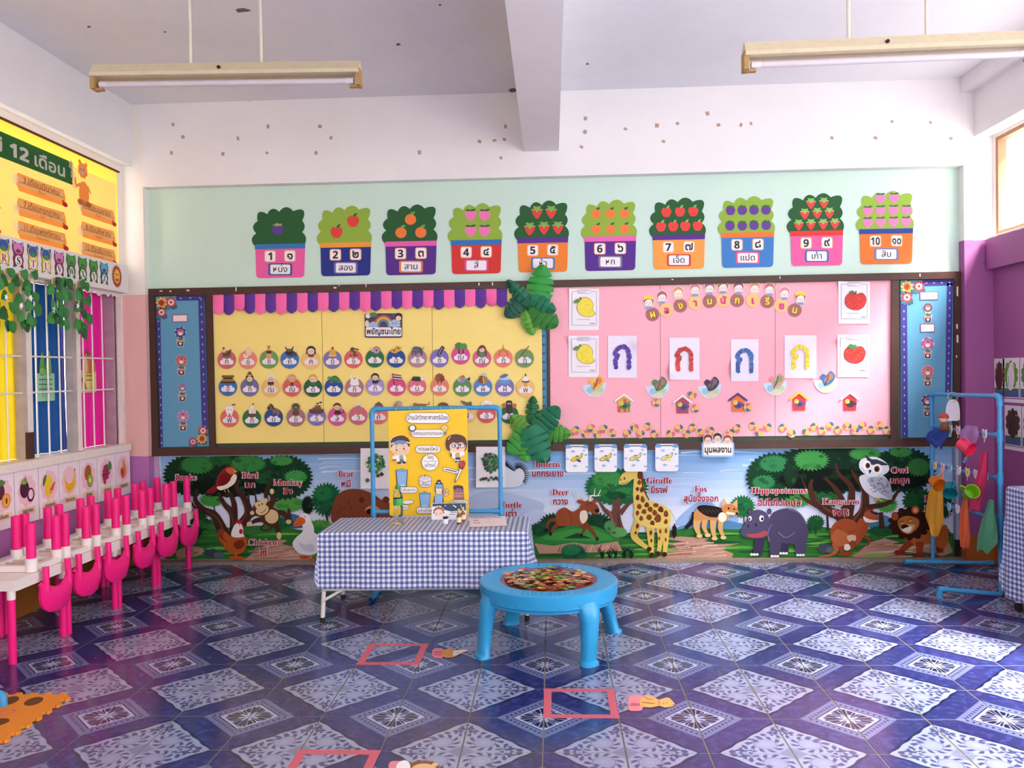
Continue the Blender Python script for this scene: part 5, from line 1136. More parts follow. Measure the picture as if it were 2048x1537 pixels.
for i in range(12):
    y0, y1 = 893+i*17, 893+(i+1)*17+.5; t = i/11
    c_ = mix('#7fb0e4', '#dfe4f6', min(1, t*1.5))
    tops = lambda x: max(y0, yb(x)+1.4) if y0 < 915 else y0
    a.P([(XS0+(y0-900)*.05, tops(XS0)), (XS1, tops(XS1) if y0 < 915 else y0), (XS1, y1), (XS0+(y1-900)*.05, max(y1, tops(XS0)+.3))], c_)
rg = random.Random(4)
for i in range(46):
    x, y = rg.uniform(640, 1540), rg.uniform(905, 990); l = rg.uniform(20, 70)
    a.S([(x-l, y+rg.uniform(-2, 2)), (x, y-2), (x+l, y+rg.uniform(-2, 2))], rg.uniform(1, 4), .5, rg.choice(('#dbe6f7', '#cddcf4', '#a9c6ec')))
fin(a, 'sky_print')
a = art(.0035)
a.B([(930,1000),(985,982),(1040,992),(1090,1012),(1050,1040),(930,1040)], '#b4c4e6'); fin(a, 'hill_print'); a = art(0.0037).at(1040, 880, .2246)
a.B([(1390,720),(1560,570),(1690,560),(1820,640),(1950,720),(1800,780),(1450,780)], '#93b3de'); a.B([(1380,790),(1560,740),(1800,710),(2050,780),(1800,830),(1400,830)], '#5b8cb6'); fin(a, 'hill_print'); a = art(0.0039).at(1040, 880, .2246); a.B([(0,700),(150,620),(300,690),(500,700),(400,780),(0,780)], '#c3cfec')
fin(a, 'hill_print'); a = art(0.0041).at(1450, 880, .2344); a.B([(-40,740),(10,690),(140,740),(0,760)], '#4f86b0'); fin(a, 'hill_print'); a = art(0.0043).at(1450, 880, .2344); a.B([(1200,700),(1350,640),(1450,720),(1300,780)], '#4f86a8')
fin(a, 'hill_print'); a = art(0.0045).at(320, 880, .2148); a.B([(1050,790),(1180,690),(1320,720),(1380,800),(1200,830)], '#3f6a94')
fin(a, 'hill_print')
# ---- ground
a = art(.0048)
def gy(x):
    return 1058+6*sin(x*.011)+4*sin(x*.03+1)
xs = [322+i*16 for i in range(101)]
a.P([(x, gy(x)) for x in xs if x < 1924]+[(1923, mural_bottom(1923)), (331, mural_bottom(331))], '#2f6f2e')
for i in range(120):
    x = rg.uniform(380, 1880); y = rg.uniform(1066, 1113); l = rg.uniform(18, 50)
    a.B([(x-l, y+1), (x, y-rg.uniform(2, 5)), (x+l, y), (x, y+2)], rg.choice(('#4f9a3a', '#6bb04a', '#24602a', '#3a8434', '#1d5228')))
fin(a, 'meadow_print')
def path(tf, pts, streaks):
    a = art(.0082); a.at(*tf); a.P(pts, '#b78c79')
    x0, x1 = min(p[0] for p in pts), max(p[0] for p in pts); y0, y1 = min(p[1] for p in pts), max(p[1] for p in pts)
    for i in range(streaks):
        x, y = rg.uniform(x0+.2*(x1-x0), x1-.25*(x1-x0)), rg.uniform(y0+.25*(y1-y0), y1-.12*(y1-y0)); l = rg.uniform(.05, .16)*(x1-x0)
        a.S([(x-l, y+8), (x, y), (x+l, y-6)], 3, 12, rg.choice(('#8a5f50', '#cfa896', '#a07866', '#d9b7a6')))
    fin(a, 'path_print')
path((320, 880, .2148), [(760,1138),(860,1060),(1000,1000),(980,960),(1120,930),(1190,940),(1130,970),(1250,1000),(1230,1040),(1400,1050),(1430,1135)], 24)
path((320, 880, .2148), [(160,1110),(140,1040),(260,985),(400,1010),(420,1060),(320,1090)], 10)
path((1040, 880, .2246), [(1180,1068),(1330,1000),(1420,975),(1350,930),(1450,905),(1250,880),(1430,862),(1680,880),(1640,905),(1960,925),(1770,960),(1900,1015),(1880,1068)], 30)
path((1450, 880, .2344), [(1090,1000),(1230,880),(1360,840),(1500,880),(1660,900),(1900,850),(1945,960),(1820,1010),(1400,1015)], 26)
a = art(.0102).at(320, 880, .2148); a.L(480,1060,75,42,'#3b4654',7,.14); a.L(545,1075,48,30,'#56626f',6,.14)
fin(a, 'rock_print'); a = art(.0102).at(1450, 880, .2344); a.L(850,925,60,42,'#414b57',7,.14); a.L(895,940,34,26,'#5b6771',6,.14)
fin(a, 'rock_print')
# ---- trees
def crown(a, x, y, rx, ry, c, n=26):
    amp = .06 if rx > 200 else .13
    a.P(scallop(x, y, rx, ry, n if rx > 200 else n+6, amp, 4, rg.uniform(0, 1), True), c)
    for k in range(int(rx*ry/1500)):
        t, q_ = rg.uniform(0, 6.28), math.sqrt(rg.random())*.8; s_ = rg.uniform(16, 38)
        a.P(scallop(x+rx*q_*cos(t), y+ry*q_*sin(t), min(s_, rx*.3), min(s_*.6, ry*.3), 7, .22, 4, rg.uniform(0, 1), True), mix(c, rg.choice(('#3f8f48', '#0a1a12', '#0a1a12', '#2a6a38')), rg.uniform(.12, .4)))
a = art(.0112, .000008).at(320, 880, .2148)
crown(a, 480, 560, 110, 62, '#3d8a3c'); a.S([(520,700),(500,620)],14,10,'#3a2822'); crown(a, 1200, 600, 145, 72, '#4a9a42'); a.S([(1205,790),(1200,640)],46,26,'#4a332c'); crown(a, 1375, 610, 55, 85, '#0c1c16', 14)
crown(a, 1552, 560, 140, 150, '#125a36', 22); crown(a, 1520, 500, 80, 70, '#1f7040', 14); a.S([(1560,770),(1556,690),(1600,620)],22,10,'#3a2a26'); a.S([(1558,700),(1520,630)],12,6,'#3a2a26')
crown(a, 330, 720, 110, 70, '#1d4a2c', 16); crown(a, 440, 800, 120, 60, '#2f6a33', 16); crown(a, 1490, 800, 110, 55, '#4f9a3f', 14); crown(a, 1480,860,90,50,'#2f7a3a',12); crown(a, 1150, 780, 90, 45, '#1f5a34', 12)
crown(a, 300, 330, 265, 190, '#12331f', 34); crown(a, 700, 330, 430, 195, '#0f2a1a', 44); crown(a, 1150, 350, 265, 205, '#123a22', 36)
crown(a, 650, 440, 360, 95, '#0a1a12', 34); crown(a, 350, 232, 150, 85, '#2f7838', 20); crown(a, 820, 225, 160, 78, '#33803a', 22); crown(a, 1130, 195, 100, 45, '#3f8f42', 14); crown(a, 1265, 345, 100, 60, '#3f9a4a', 12); crown(a, 560, 190, 110, 45, '#1f5a2c', 14); crown(a, 950, 360, 70, 50, '#1b4f2a', 12)
for pts, w0, w1 in ([[(640,980),(560,800),(500,700),(400,650),(330,560),(345,460)],110,26],[[(690,900),(680,700),(600,600),(540,490)],90,24],[[(690,760),(690,600),(640,480)],70,30],[[(690,860),(820,700),(790,560),(715,450),(720,370)],100,22],[[(800,720),(980,620),(985,480),(1050,380)],60,14],[[(400,650),(330,640),(290,570)],40,10],[[(830,620),(820,480)],26,10],[[(900,600),(880,470)],22,8],[[(1000,590),(1100,560),(1110,500)],26,10]): a.S(pts, w0, w1, '#40261f', 5)
for pts, w0, w1 in ([[(600,880),(540,740),(430,660)],24,8],[[(690,820),(660,680),(600,580)],20,8],[[(720,800),(800,690),(770,560)],18,8]): a.S(pts, w0, w1, '#5f3b30', 5)
fin(a, 'tree_print')
a = art(.0112, .000008).at(1450, 880, .2344)
crown(a, 150, 570, 100, 90, '#1e6a3a', 18); a.S([(165,780),(160,640)],14,8,'#33241f'); crown(a, 620, 500, 130, 70, '#3f8f3f', 16); crown(a, 860, 480, 120, 110, '#1f5a30', 18); a.S([(880,770),(870,600)],22,12,'#33241f'); crown(a, 775, 705, 72, 60, '#17502c', 14); a.S([(775,810),(775,740)],8,6,'#33241f'); crown(a, 1380, 550, 90, 70, '#4a9a42', 14); crown(a, 1650, 520, 130, 110, '#164a2a', 18); crown(a, 1330, 780, 110, 45, '#1d5430', 12); crown(a, 1870, 560, 70, 110, '#1b4f2c', 14); crown(a, 1780, 800, 140, 70, '#153d24', 14)
a.S([(1340,760),(1330,620)],50,34,'#3f2b25')
crown(a, 420, 320, 235, 205, '#123d25', 34); crown(a, 920, 250, 560, 205, '#0f2c1c', 50); crown(a, 1520, 260, 270, 190, '#103220', 34); crown(a, 860, 340, 400, 95, '#08130d', 34); crown(a, 1500, 340, 220, 80, '#0a170f', 22)
crown(a, 735, 175, 145, 85, '#3d8a44', 20); crown(a, 420, 205, 125, 70, '#2f7a4a', 18); crown(a, 330, 365, 95, 60, '#2f7a4a', 14); crown(a, 1195, 120, 130, 55, '#3f8f44', 16); crown(a, 1500, 105, 95, 42, '#3a8440', 12); crown(a, 1650, 235, 95, 75, '#2f6d36', 14); crown(a, 560, 280, 60, 120, '#14301f', 12)
for pts, w0, w1 in ([[(1010,800),(990,660),(860,600),(760,510),(730,400),(745,340)],110,20],[[(860,600),(720,530),(640,470)],50,14],[[(1060,760),(1030,600),(960,440),(850,325)],90,16],[[(1050,680),(1080,500),(1070,390),(970,290),(945,200)],80,12],[[(1090,720),(1190,590),(1190,430),(1120,330),(1080,260)],90,14],[[(1190,580),(1380,545),(1470,450),(1480,400)],50,14],[[(700,440),(650,320)],22,6]): a.S(pts, w0, w1, '#48291f', 5)
for pts, w0, w1 in ([[(1040,760),(1010,620),(950,480)],22,8],[[(1090,700),(1160,590),(1170,460)],20,8],[[(960,640),(860,590),(770,500)],18,6]): a.S(pts, w0, w1, '#6a4234', 5)
fin(a, 'tree_print')
a = art(.0112, .000008).at(1040, 880, .2246)
crown(a, 300, 770, 130, 110, '#123a24', 20); crown(a, 680, 770, 145, 115, '#14402a', 20); crown(a, 180, 800, 90, 60, '#17482c', 14)
a.B([(90,930),(150,880),(420,770),(640,765),(800,830),(890,905),(640,930),(400,935)], '#2f8038', 5); a.B([(200,880),(430,800),(660,800),(820,890),(480,900)], '#3f9442', 5); a.P([(380,880),(510,830),(640,880)], '#174a2a')
a.P([(130,925),(300,945),(480,915),(640,940),(870,905),(912,990),(640,1005),(170,1015)], '#b98c7b')
for i in range(14):
    x = rg.uniform(170, 860); a.S([(x, 935), (x-30, 1000)], 5, 14, rg.choice(('#8a5a4c', '#d3ab9b', '#9c6d5d')))
crown(a, 475, 1010, 112, 80, '#17563a', 22); crown(a, 455, 980, 80, 50, '#22704a', 14)
for cx_ in (730, 800, 850, 930, 990):
    for k in range(7): a.S([(cx_, 1060), (cx_+rg.uniform(-20, 20), 1010), (cx_+rg.uniform(-60, 60), rg.uniform(950, 990))], 12, 2, '#10241a', 3)
crown(a, 860, 420, 275, 160, '#1d663a', 34); crown(a, 780, 350, 130, 78, '#3f9148', 18); crown(a, 700, 450, 80, 50, '#2f7d40', 14); crown(a, 940, 470, 110, 45, '#348644', 14); crown(a, 860, 500, 90, 40, '#14522c', 12)
for pts, w0, w1 in ([[(860,820),(850,680),(880,520)],150,30],[[(830,680),(760,630),(705,545)],60,12],[[(890,660),(960,580),(1010,550)],50,12],[[(850,640),(820,540)],34,12]): a.S(pts, w0, w1, '#6d4538', 5)
a.S([(830,800),(815,680),(780,620)],20,8,'#8f6150'); a.S([(890,810),(870,640)],16,6,'#4a2d25'); crown(a, 880, 825, 75, 45, '#5fa05a', 16); crown(a, 800, 770, 50, 50, '#4f8f55', 14)
fin(a, 'tree_print')
# ---- animals
def eye(a, x, y, r, ir='#1a1414'): a.E(x, y, r, r*1.2, '#f4f1ee', 0, 12); a.E(x, y, r*.55, r*.7, ir, 0, 10)
a = art(.0155).at(320, 880, .2148)
a.B([(425,492),(505,430),(540,462),(480,500)], '#7d1a1f'); a.B([(520,420),(545,330),(600,265),(670,245),(712,290),(716,350),(690,410),(620,455),(545,455)], '#8f1f24'); a.B([(530,440),(610,420),(665,350),(690,320),(716,345),(690,410),(620,455),(560,470)], '#ece2d4'); a.B([(610,275),(680,260),(700,310),(650,320)], '#b96a3c'); a.P([(688,278),(722,296),(690,306)], '#dca04f'); a.B([(545,420),(560,340),(620,310),(660,360),(610,420)], '#701519'); a.S([(595,455),(610,490)],9,7,'#c9934a'); a.S([(625,452),(645,492)],9,7,'#c9934a')
fin(a, 'bird_print')
a = art(.0155).at(320, 880, .2148)
for pts, w0, w1 in ([[(1000,640),(1045,590),(1042,500)],60,34],[[(970,740),(900,750),(845,780)],52,30],[[(1080,680),(1160,690),(1195,750)],60,34],[[(1060,760),(1090,820),(1110,880)],62,34],[[(980,780),(940,830),(1010,840),(1060,790)],16,14]): a.S(pts, w0, w1, '#4a2b20', 5)
a.E(1025, 715, 92, 90, '#4f2e22'); a.E(1040, 716, 64, 66, '#dcc48f'); a.E(945, 640, 88, 74, '#54301f', -.5); a.E(952, 655, 62, 46, '#e0c893', -.4); a.E(915,608,34,30,'#e0c893'); a.E(955,592,34,30,'#e0c893'); a.E(985,566,20,22,'#dcc48f'); a.E(858,682,20,20,'#dcc48f'); a.E(922,610,6,9,'#20140f'); a.E(950,598,6,9,'#20140f'); a.S([(935,680),(965,672),(990,640)],7,6,'#7a3a2c'); a.E(1042,482,20,26,'#dcc48f'); a.E(834,784,26,22,'#dcc48f'); a.E(1198,765,26,22,'#dcc48f'); a.E(1108,895,22,34,'#dcc48f')
fin(a, 'monkey_print')
a = art(.0155).at(320, 880, .2148)
a.B([(535,870),(570,830),(640,880),(700,960),(640,1010),(580,990),(545,930)], '#8f3f1a'); a.B([(600,860),(660,900),(790,905),(812,965),(770,1050),(690,1070),(620,1030),(590,960)], '#b4561f'); a.B([(690,960),(760,930),(790,980),(740,1020),(700,1010)], '#7a2f18'); a.S([(560,880),(620,960)],10,6,'#6a2a14'); a.S([(550,920),(610,980)],10,6,'#c9702a'); a.B([(662,890),(690,800),(735,775),(772,810),(775,880),(790,900),(720,912)], '#f1ece9'); a.L(735,766,32,18,'#b01f24',6,.3); a.P([(765,800),(785,822),(762,828)], '#d98a2c'); a.E(754,855,18,24,'#b8232a'); eye(a, 742, 796, 9); a.S([(700,1060),(715,1100)],14,10,'#d2702a'); a.B([(640,1100),(700,1080),(800,1105),(720,1118)], '#b8551f')
fin(a, 'chicken_print')
a = art(.0155).at(320, 880, .2148)
a.B([(1235,960),(1290,890),(1360,860),(1460,880),(1500,1000),(1430,1070),(1310,1065),(1255,1020)], '#ebebf2'); a.S([(1355,760),(1385,850),(1320,950)],90,110,'#eeeef4',5); a.E(1345, 742, 58, 58, '#f4f3f7'); a.B([(1240,800),(1285,722),(1345,735),(1350,775),(1300,805)], '#d8632a'); a.S([(1255,795),(1330,765)],5,4,'#8a3a18'); eye(a, 1348, 718, 9); a.B([(1290,960),(1350,980),(1420,970),(1440,1040),(1340,1030)], '#cfd2de'); a.L(1345,1095,44,14,'#b54a22',6,.3); a.L(1440,1120,60,14,'#c05a2a',6,.3)
fin(a, 'goose_print')
a = art(.0155).at(320, 880, .2148)
a.B([(1598,760),(1605,620),(1650,520),(1720,470),(1830,458),(1950,490),(2060,560),(2140,650),(2140,780),(1700,790)], '#7b3f29'); a.S([(1650,700),(1680,640),(1740,640)],8,5,'#57291b'); a.S([(1750,560),(1790,660)],8,5,'#57291b'); a.E(2060, 640, 96, 82, '#83442c'); a.E(1880,560,26,26,'#57291b'); a.E(2105,560,32,32,'#6a3322'); a.E(1980,655,68,40,'#c2926a'); a.E(1955,668,36,26,'#1a1211'); a.S([(1960,700),(2010,710),(2050,690)],8,6,'#3a1c14')
fin(a, 'bear_print')
a = art(.0155).at(320, 880, .2148)
a.S([(270,980),(330,930),(380,850),(340,820),(280,850)],34,20,'#20402a',5); a.S([(300,960),(400,840),(440,835)],14,6,'#122a1b',5)
fin(a, 'snake_print')
a = art(.0155).at(720, 790, .2051)
a.B([(1400,700),(1500,745),(1580,700),(1625,780),(1570,880),(1470,905),(1400,880)], '#dcdfe8')
for k in range(15):
    t = -1.9+k*.19; x, y = 1545+60*cos(t), 790+75*sin(t); a.S([(x, y), (1545+105*cos(t), 785+130*sin(t))], 13, 3, '#15161c')
a.S([(1400,650),(1450,700),(1510,745)],22,8,'#15161c')
for k in range(6): a.S([(1420+k*16, 660+k*14), (1440+k*16, 640+k*14)], 10, 3, '#15161c')
fin(a, 'bittern_print')
a = art(.0155).at(1040, 880, .2246)
a.S([(590,555),(560,515),(500,512),(475,455)],12,5,'#e6dfc8',5); a.S([(520,512),(500,450)],8,4,'#e6dfc8'); a.S([(555,515),(560,470)],8,4,'#e6dfc8'); a.S([(622,548),(635,500),(690,498),(718,445)],15,6,'#f3efe0',5); a.S([(660,498),(668,435)],10,5,'#f3efe0'); a.S([(690,498),(720,500)],8,4,'#f3efe0')
for pts, w0, w1 in ([[(350,740),(300,790),(275,835)],46,16],[[(330,710),(262,725),(235,800)],40,14],[[(570,740),(640,810),(688,880)],46,18],[[(530,750),(575,790),(545,850)],40,16]): a.S(pts, w0, w1, '#7d3f24', 4)
for x, y in ((272,840),(233,806),(688,884),(545,852)): a.E(x, y, 13, 17, '#2a1712')
a.B([(318,680),(345,630),(400,604),(470,640),(540,610),(600,650),(600,720),(540,765),(460,765),(390,770),(335,760)], '#93492a'); a.S([(550,700),(580,600),(625,570)],100,70,'#93492a',5); a.B([(565,580),(630,548),(690,585),(708,640),(672,668),(610,630)], '#8c452a'); a.B([(540,640),(590,635),(602,700),(560,748),(533,705)], '#e9dcc4'); a.E(686,632,19,16,'#17110f'); a.E(540,553,34,18,'#9c4230',.2); a.E(668,548,26,16,'#9c4230',-.3); a.S([(590,575),(640,568)],6,4,'#5a2a1c'); a.S([(430,640),(460,700),(450,750)],7,4,'#6a321e'); a.S([(640,640),(672,660)],6,4,'#b02a2a')
fin(a, 'deer_print')
a = art(.0155).at(1040, 880, .2246)
Y, BR = '#e6cb6c', '#84451f'
for pts, w0, w1 in ([[(1060,730),(1015,850),(1080,925),(1150,972)],80,28],[[(1240,760),(1252,880),(1232,1015)],70,28],[[(1300,740),(1300,860),(1290,1025)],80,30],[[(1160,760),(1165,880),(1175,1025)],84,32]): a.S(pts, w0, w1, '#d9b85c', 5)
for x, y in ((1150,975),(1230,1015),(1288,1022),(1174,1026)): a.E(x, y, 22, 22, '#3a2118')
a.S([(1330,620),(1372,690),(1380,730)],8,5,'#d9b85c'); a.L(1375,815,20,62,'#1f1513',6,.15)
a.B([(1012,670),(1035,600),(1110,545),(1240,568),(1325,620),(1345,710),(1310,775),(1160,785),(1060,745)], Y); a.S([(1110,660),(1065,500),(1052,320)],170,66,Y,5); a.B([(880,375),(915,300),(1000,278),(1085,288),(1085,340),(1010,350),(945,395),(895,398)], Y); a.B([(1050,288),(1090,290),(1092,345),(1050,345)], '#6a381c'); a.S([(1085,300),(1098,430),(1150,540)],20,10,'#6a381c',5)
for x, y, rx, ry, t in ((1062,380,22,26,.3),(1045,440,18,24,0),(1085,445,20,34,.2),(1048,515,22,34,0),(1092,530,24,34,-.2),(1130,580,28,26,0),(1062,595,26,30,.2),(1105,640,28,30,0),(1160,620,30,30,.3),(1210,585,32,24,.3),(1255,620,32,34,0),(1200,650,28,30,0),(1150,690,30,34,.4),(1230,700,40,44,.2),(1300,660,26,38,-.2),(1300,730,22,28,0),(1045,655,18,28,0),(1080,700,22,26,0),(1180,740,26,28,0),(1045,770,16,28,.3),(1165,830,14,28,0),(1300,810,14,30,0),(1250,815,12,26,0),(1240,880,9,22,0),(1298,890,10,22,0),(1170,900,10,20,0),(1030,830,14,18,0)):
    a.P([(x+rx*.86*(1+.18*sin(3*k+x))*cos(2*pi*k/7)*cos(t)-ry*.86*sin(2*pi*k/7)*sin(t), y+rx*.86*cos(2*pi*k/7)*sin(t)+ry*.86*(1+.15*cos(2*k+y))*sin(2*pi*k/7)*cos(t)) for k in range(7)], BR if (x+y) % 3 else '#6a3519')
a.E(898,357,7,10,'#6b4a20'); a.E(930,345,9,12,'#6b4a20'); a.S([(900,388),(940,385),(965,368)],6,4,'#7a4a20')
fin(a, 'giraffe_print')
a = art(.0155).at(1040, 880, .2246)
a.S([(1565,650),(1540,720),(1475,790)],66,26,'#1e1817',5)
for pts, w0, w1 in ([[(1650,700),(1640,780),(1672,848)],56,22],[[(1795,700),(1785,790),(1812,868)],56,24],[[(1590,680),(1572,770),(1600,855)],84,26],[[(1725,690),(1718,790),(1735,876)],66,28]): a.S(pts, w0, w1, '#d3a468', 5)
for x, y in ((1598,858),(1672,852),(1733,880),(1812,872)): a.E(x, y, 27, 16, '#e0bd86')
a.B([(1550,650),(1620,592),(1790,610),(1860,650),(1840,725),(1760,722),(1620,712),(1560,725)], '#c98c52'); a.B([(1575,605),(1640,582),(1800,612),(1785,682),(1700,690),(1625,660)], '#201919'); a.E(1802,690,38,44,'#efe3cf'); a.P([(1795,590),(1812,515),(1850,580)], '#d6a873'); a.P([(1880,580),(1935,528),(1938,610)], '#d6a873'); a.B([(1798,600),(1850,572),(1915,590),(1948,655),(1905,670),(1840,662),(1805,640)], '#c9824a'); a.B([(1840,640),(1900,650),(1945,655),(1905,670),(1845,665)], '#ecd9bd'); a.E(1930,657,13,10,'#16100f'); a.E(1858,612,8,10,'#1a120f'); a.E(1908,618,7,9,'#1a120f')
for k in range(16): a.S([(1610+k*11, 612+(k % 3)*10), (1622+k*11, 640+(k % 3)*10)], 4, 2, '#4a4442')
fin(a, 'fox_print')
a = art(.0155).at(1450, 880, .2344)
H = '#4d4562'
for x0, y0, x1, y1 in ((500,850,505,965),(300,840,275,985)): a.S([(x0,y0),(x1,y1)],90,74,'#3a3350')
a.S([(690,730),(735,790)],14,8,'#2c2740')
a.B([(360,780),(385,660),(430,610),(540,585),(640,625),(700,730),(705,850),(640,890),(480,880),(380,860)], H); a.S([(430,840),(425,995)],110,84,H); a.S([(645,830),(645,985)],110,84,H); a.B([(135,780),(180,700),(215,625),(290,598),(365,640),(378,750),(345,830),(230,842),(160,825)], '#534b6a')
for x, y in ((212,612),(378,612)): a.E(x, y, 20, 26, '#453d58'); a.E(x, y+3, 10, 14, '#6a4a62')
a.B([(185,808),(270,800),(350,775),(345,822),(240,838)], '#b34a52'); a.E(312,672,20,27,'#f4f2f4'); a.E(318,676,10,14,'#17131c'); a.E(214,672,14,20,'#f4f2f4'); a.E(210,676,7,11,'#17131c'); a.E(200,738,8,13,'#2a2438'); a.E(265,728,8,14,'#2a2438'); a.S([(455,790),(520,835),(600,790)],8,4,'#8a82a6'); a.S([(540,592),(640,632),(690,720)],7,3,'#7d7598'); a.S([(380,870),(365,800),(400,720)],8,4,'#8a82a6')
for cx_, cy_ in ((250,980),(425,995),(500,970),(645,985)):
    for k in (-1, 0, 1): a.E(cx_+k*24, cy_, 13, 11, '#eceaf0', 0, 10)
fin(a, 'hippopotamus_print')
a = art(.0155).at(1450, 880, .2344)
a.S([(935,880),(950,940),(900,985),(800,997)],56,6,'#b5633a',5)
a.B([(897,810),(920,730),(1000,675),(1090,685),(1140,720),(1200,690),(1225,750),(1170,850),(1130,900),(1060,945),(980,930),(915,880)], '#a34d29'); a.B([(910,820),(970,760),(1040,790),(1050,880),(985,920),(930,890)], '#b8683f'); a.E(1042,918,30,28,'#eadfd3'); a.B([(1045,820),(1110,815),(1115,860),(1080,880),(1050,860)], '#d9b89c'); a.E(1090,890,30,30,'#8f4326'); a.S([(1185,680),(1160,740)],70,90,'#a34d29'); a.B([(1178,675),(1200,610),(1250,600),(1300,650),(1312,690),(1250,702),(1195,700)], '#aa5230'); a.B([(1180,655),(1235,680),(1312,690),(1270,706),(1200,702)], '#f0e6e0'); a.P([(1195,615),(1200,570),(1232,605)], '#7a3320'); a.P([(1235,600),(1265,580),(1262,615)], '#7a3320'); a.B([(1240,608),(1310,625),(1300,645),(1250,625)], '#2a2a44'); a.S([(1190,820),(1232,860),(1212,905)],30,16,'#8f4326'); a.S([(990,910),(1000,965)],56,34,'#93452a'); a.B([(975,965),(1060,955),(1100,975),(1060,990),(980,992)], '#8f4326'); a.S([(960,745),(1040,790),(1120,770)],6,3,'#6f2f1a')
fin(a, 'kangaroo_print')
a = art(.0155).at(1450, 880, .2344)
a.S([(1270,500),(1300,525)],16,12,'#c9a04a'); a.S([(1300,505),(1345,525)],16,12,'#c9a04a')
a.B([(1145,325),(1200,295),(1330,300),(1392,350),(1425,450),(1420,510),(1350,500),(1255,485),(1180,420)], '#d4d6df'); a.B([(1212,345),(1300,312),(1392,345),(1425,450),(1415,508),(1300,440)], '#a7abbd')
for k in range(34):
    x, y = rg.uniform(1235, 1385), rg.uniform(330, 450); a.S([(x, y), (x+8, y+8), (x+16, y)], 5, 3, '#3f4254', 3)
a.B([(1145,200),(1180,160),(1290,148),(1385,205),(1395,270),(1310,315),(1215,305),(1155,255)], '#e4e5ec'); a.B([(1198,130),(1222,190),(1260,215),(1392,215),(1300,170),(1250,165)], '#3b3e50'); a.E(1212,218,34,40,'#f6f6f8'); a.E(1218,220,20,24,'#6a3d22'); a.E(1220,222,10,13,'#15110f'); a.E(1300,248,42,42,'#f6f6f8'); a.E(1296,250,24,27,'#6a3d22'); a.E(1294,252,12,15,'#15110f'); a.P([(1225,255),(1252,262),(1232,295)], '#1c1d28'); a.S([(1165,235),(1200,300)],5,3,'#9a9db0'); a.S([(1340,290),(1300,312)],5,3,'#9a9db0')
fin(a, 'owl_print')
a = art(.0155).at(1450, 880, .2344)
a.S([(1830,860),(1835,965)],90,50,'#7a2a1a'); a.B([(1540,850),(1650,790),(1790,760),(1890,730),(1905,870),(1850,930),(1760,890),(1680,890),(1570,905)], '#ad5f2a'); a.S([(1585,870),(1500,955)],70,44,'#8a3a1e'); a.S([(1665,870),(1655,990)],74,46,'#8f3a1e'); a.E(1490,962,48,24,'#7a2a1c'); a.E(1650,995,52,22,'#7a2a1c')
a.L(1575,715,175,135,'#33180f',14,.1); a.E(1450,655,30,34,'#a34a24'); a.E(1625,600,34,34,'#b5562a'); a.E(1625,602,18,20,'#e0a07a'); a.B([(1475,690),(1550,650),(1650,680),(1645,750),(1570,805),(1500,775)], '#b06a30'); a.B([(1500,740),(1560,725),(1620,730),(1575,800),(1515,780)], '#d9a870'); a.E(1535,745,34,20,'#1b100c'); a.B([(1515,765),(1590,740),(1580,780),(1540,788)], '#f3ece0'); a.S([(1490,705),(1525,695)],9,5,'#1b100c'); a.S([(1560,690),(1600,670)],9,5,'#1b100c'); a.E(1510,712,12,9,'#d9a03c'); a.E(1580,690,12,9,'#d9a03c')
fin(a, 'lion_print')
a = art(.021)
a.P([(1906,896),(1923.5,895.5),(1923,1098),(1908,1096)], '#7d86a8'); a.P([(1911,896),(1917,895.8),(1917.5,1092),(1912,1092)], '#aeb7c9'); a.P([(1908,1080),(1923,1080),(1922.5,1114),(1909,1114)], '#2c2326')
fin(a, 'edge_fold_print')
# ---- names
NAMES = [('Snake','งู',372,961,42,None,0),('Bird','นก',500,957,32,976,18),('Monkey','ลิง',576,971.5,57,989,17),('Bear','หมี',692,954,32,974,19),('Chicken','ไก่',526,1091,56,1111,15),
    ('Bittern','นกกระยาง',1095.4,935,49,953.5,63),('Deer','กวาง',1121,991,33,1009.5,30),('Turtle','เต่า',1022.5,1016,44,1034,22),('Giraffe','ยีราฟ',1318.5,967.6,52,986.2,34),('Fox','สุนัขจิ้งจอก',1402,984.4,26,1003.7,69),
    ('Hippopotamus','ฮิปโปโปเตมัส',1558.5,987.4,110,1012,87),('Kangaroo','จิงโจ้',1681.6,1009.4,73,1033,31),('Owl','นกฮูก',1799.3,946.8,33,967.3,36),('Lion','สิงโต',1866,1004,34,1024,34)]
for en, th, x, y, w, y2, w2 in NAMES:
    for off, col, d in ((.045, '#f3dce2', .022), (.006, '#a3182f', .0226)):
        a = Art(pm, d, EP); e = serif(en); nm_ = 'name_outline_print' if off > .03 else 'name_print'
        a.T(e, x, y, 17.5, col, off, wide=w+(3 if off > .03 else 0)); fin(a, nm_)
        if not y2: continue
        a = Art(pm, d, EP); a.T(th, x, y2, 17.5, col, off*.8+(.014 if off < .03 else .006), wide=w2+(3 if off > .03 else 0))
        fin(a, nm_)

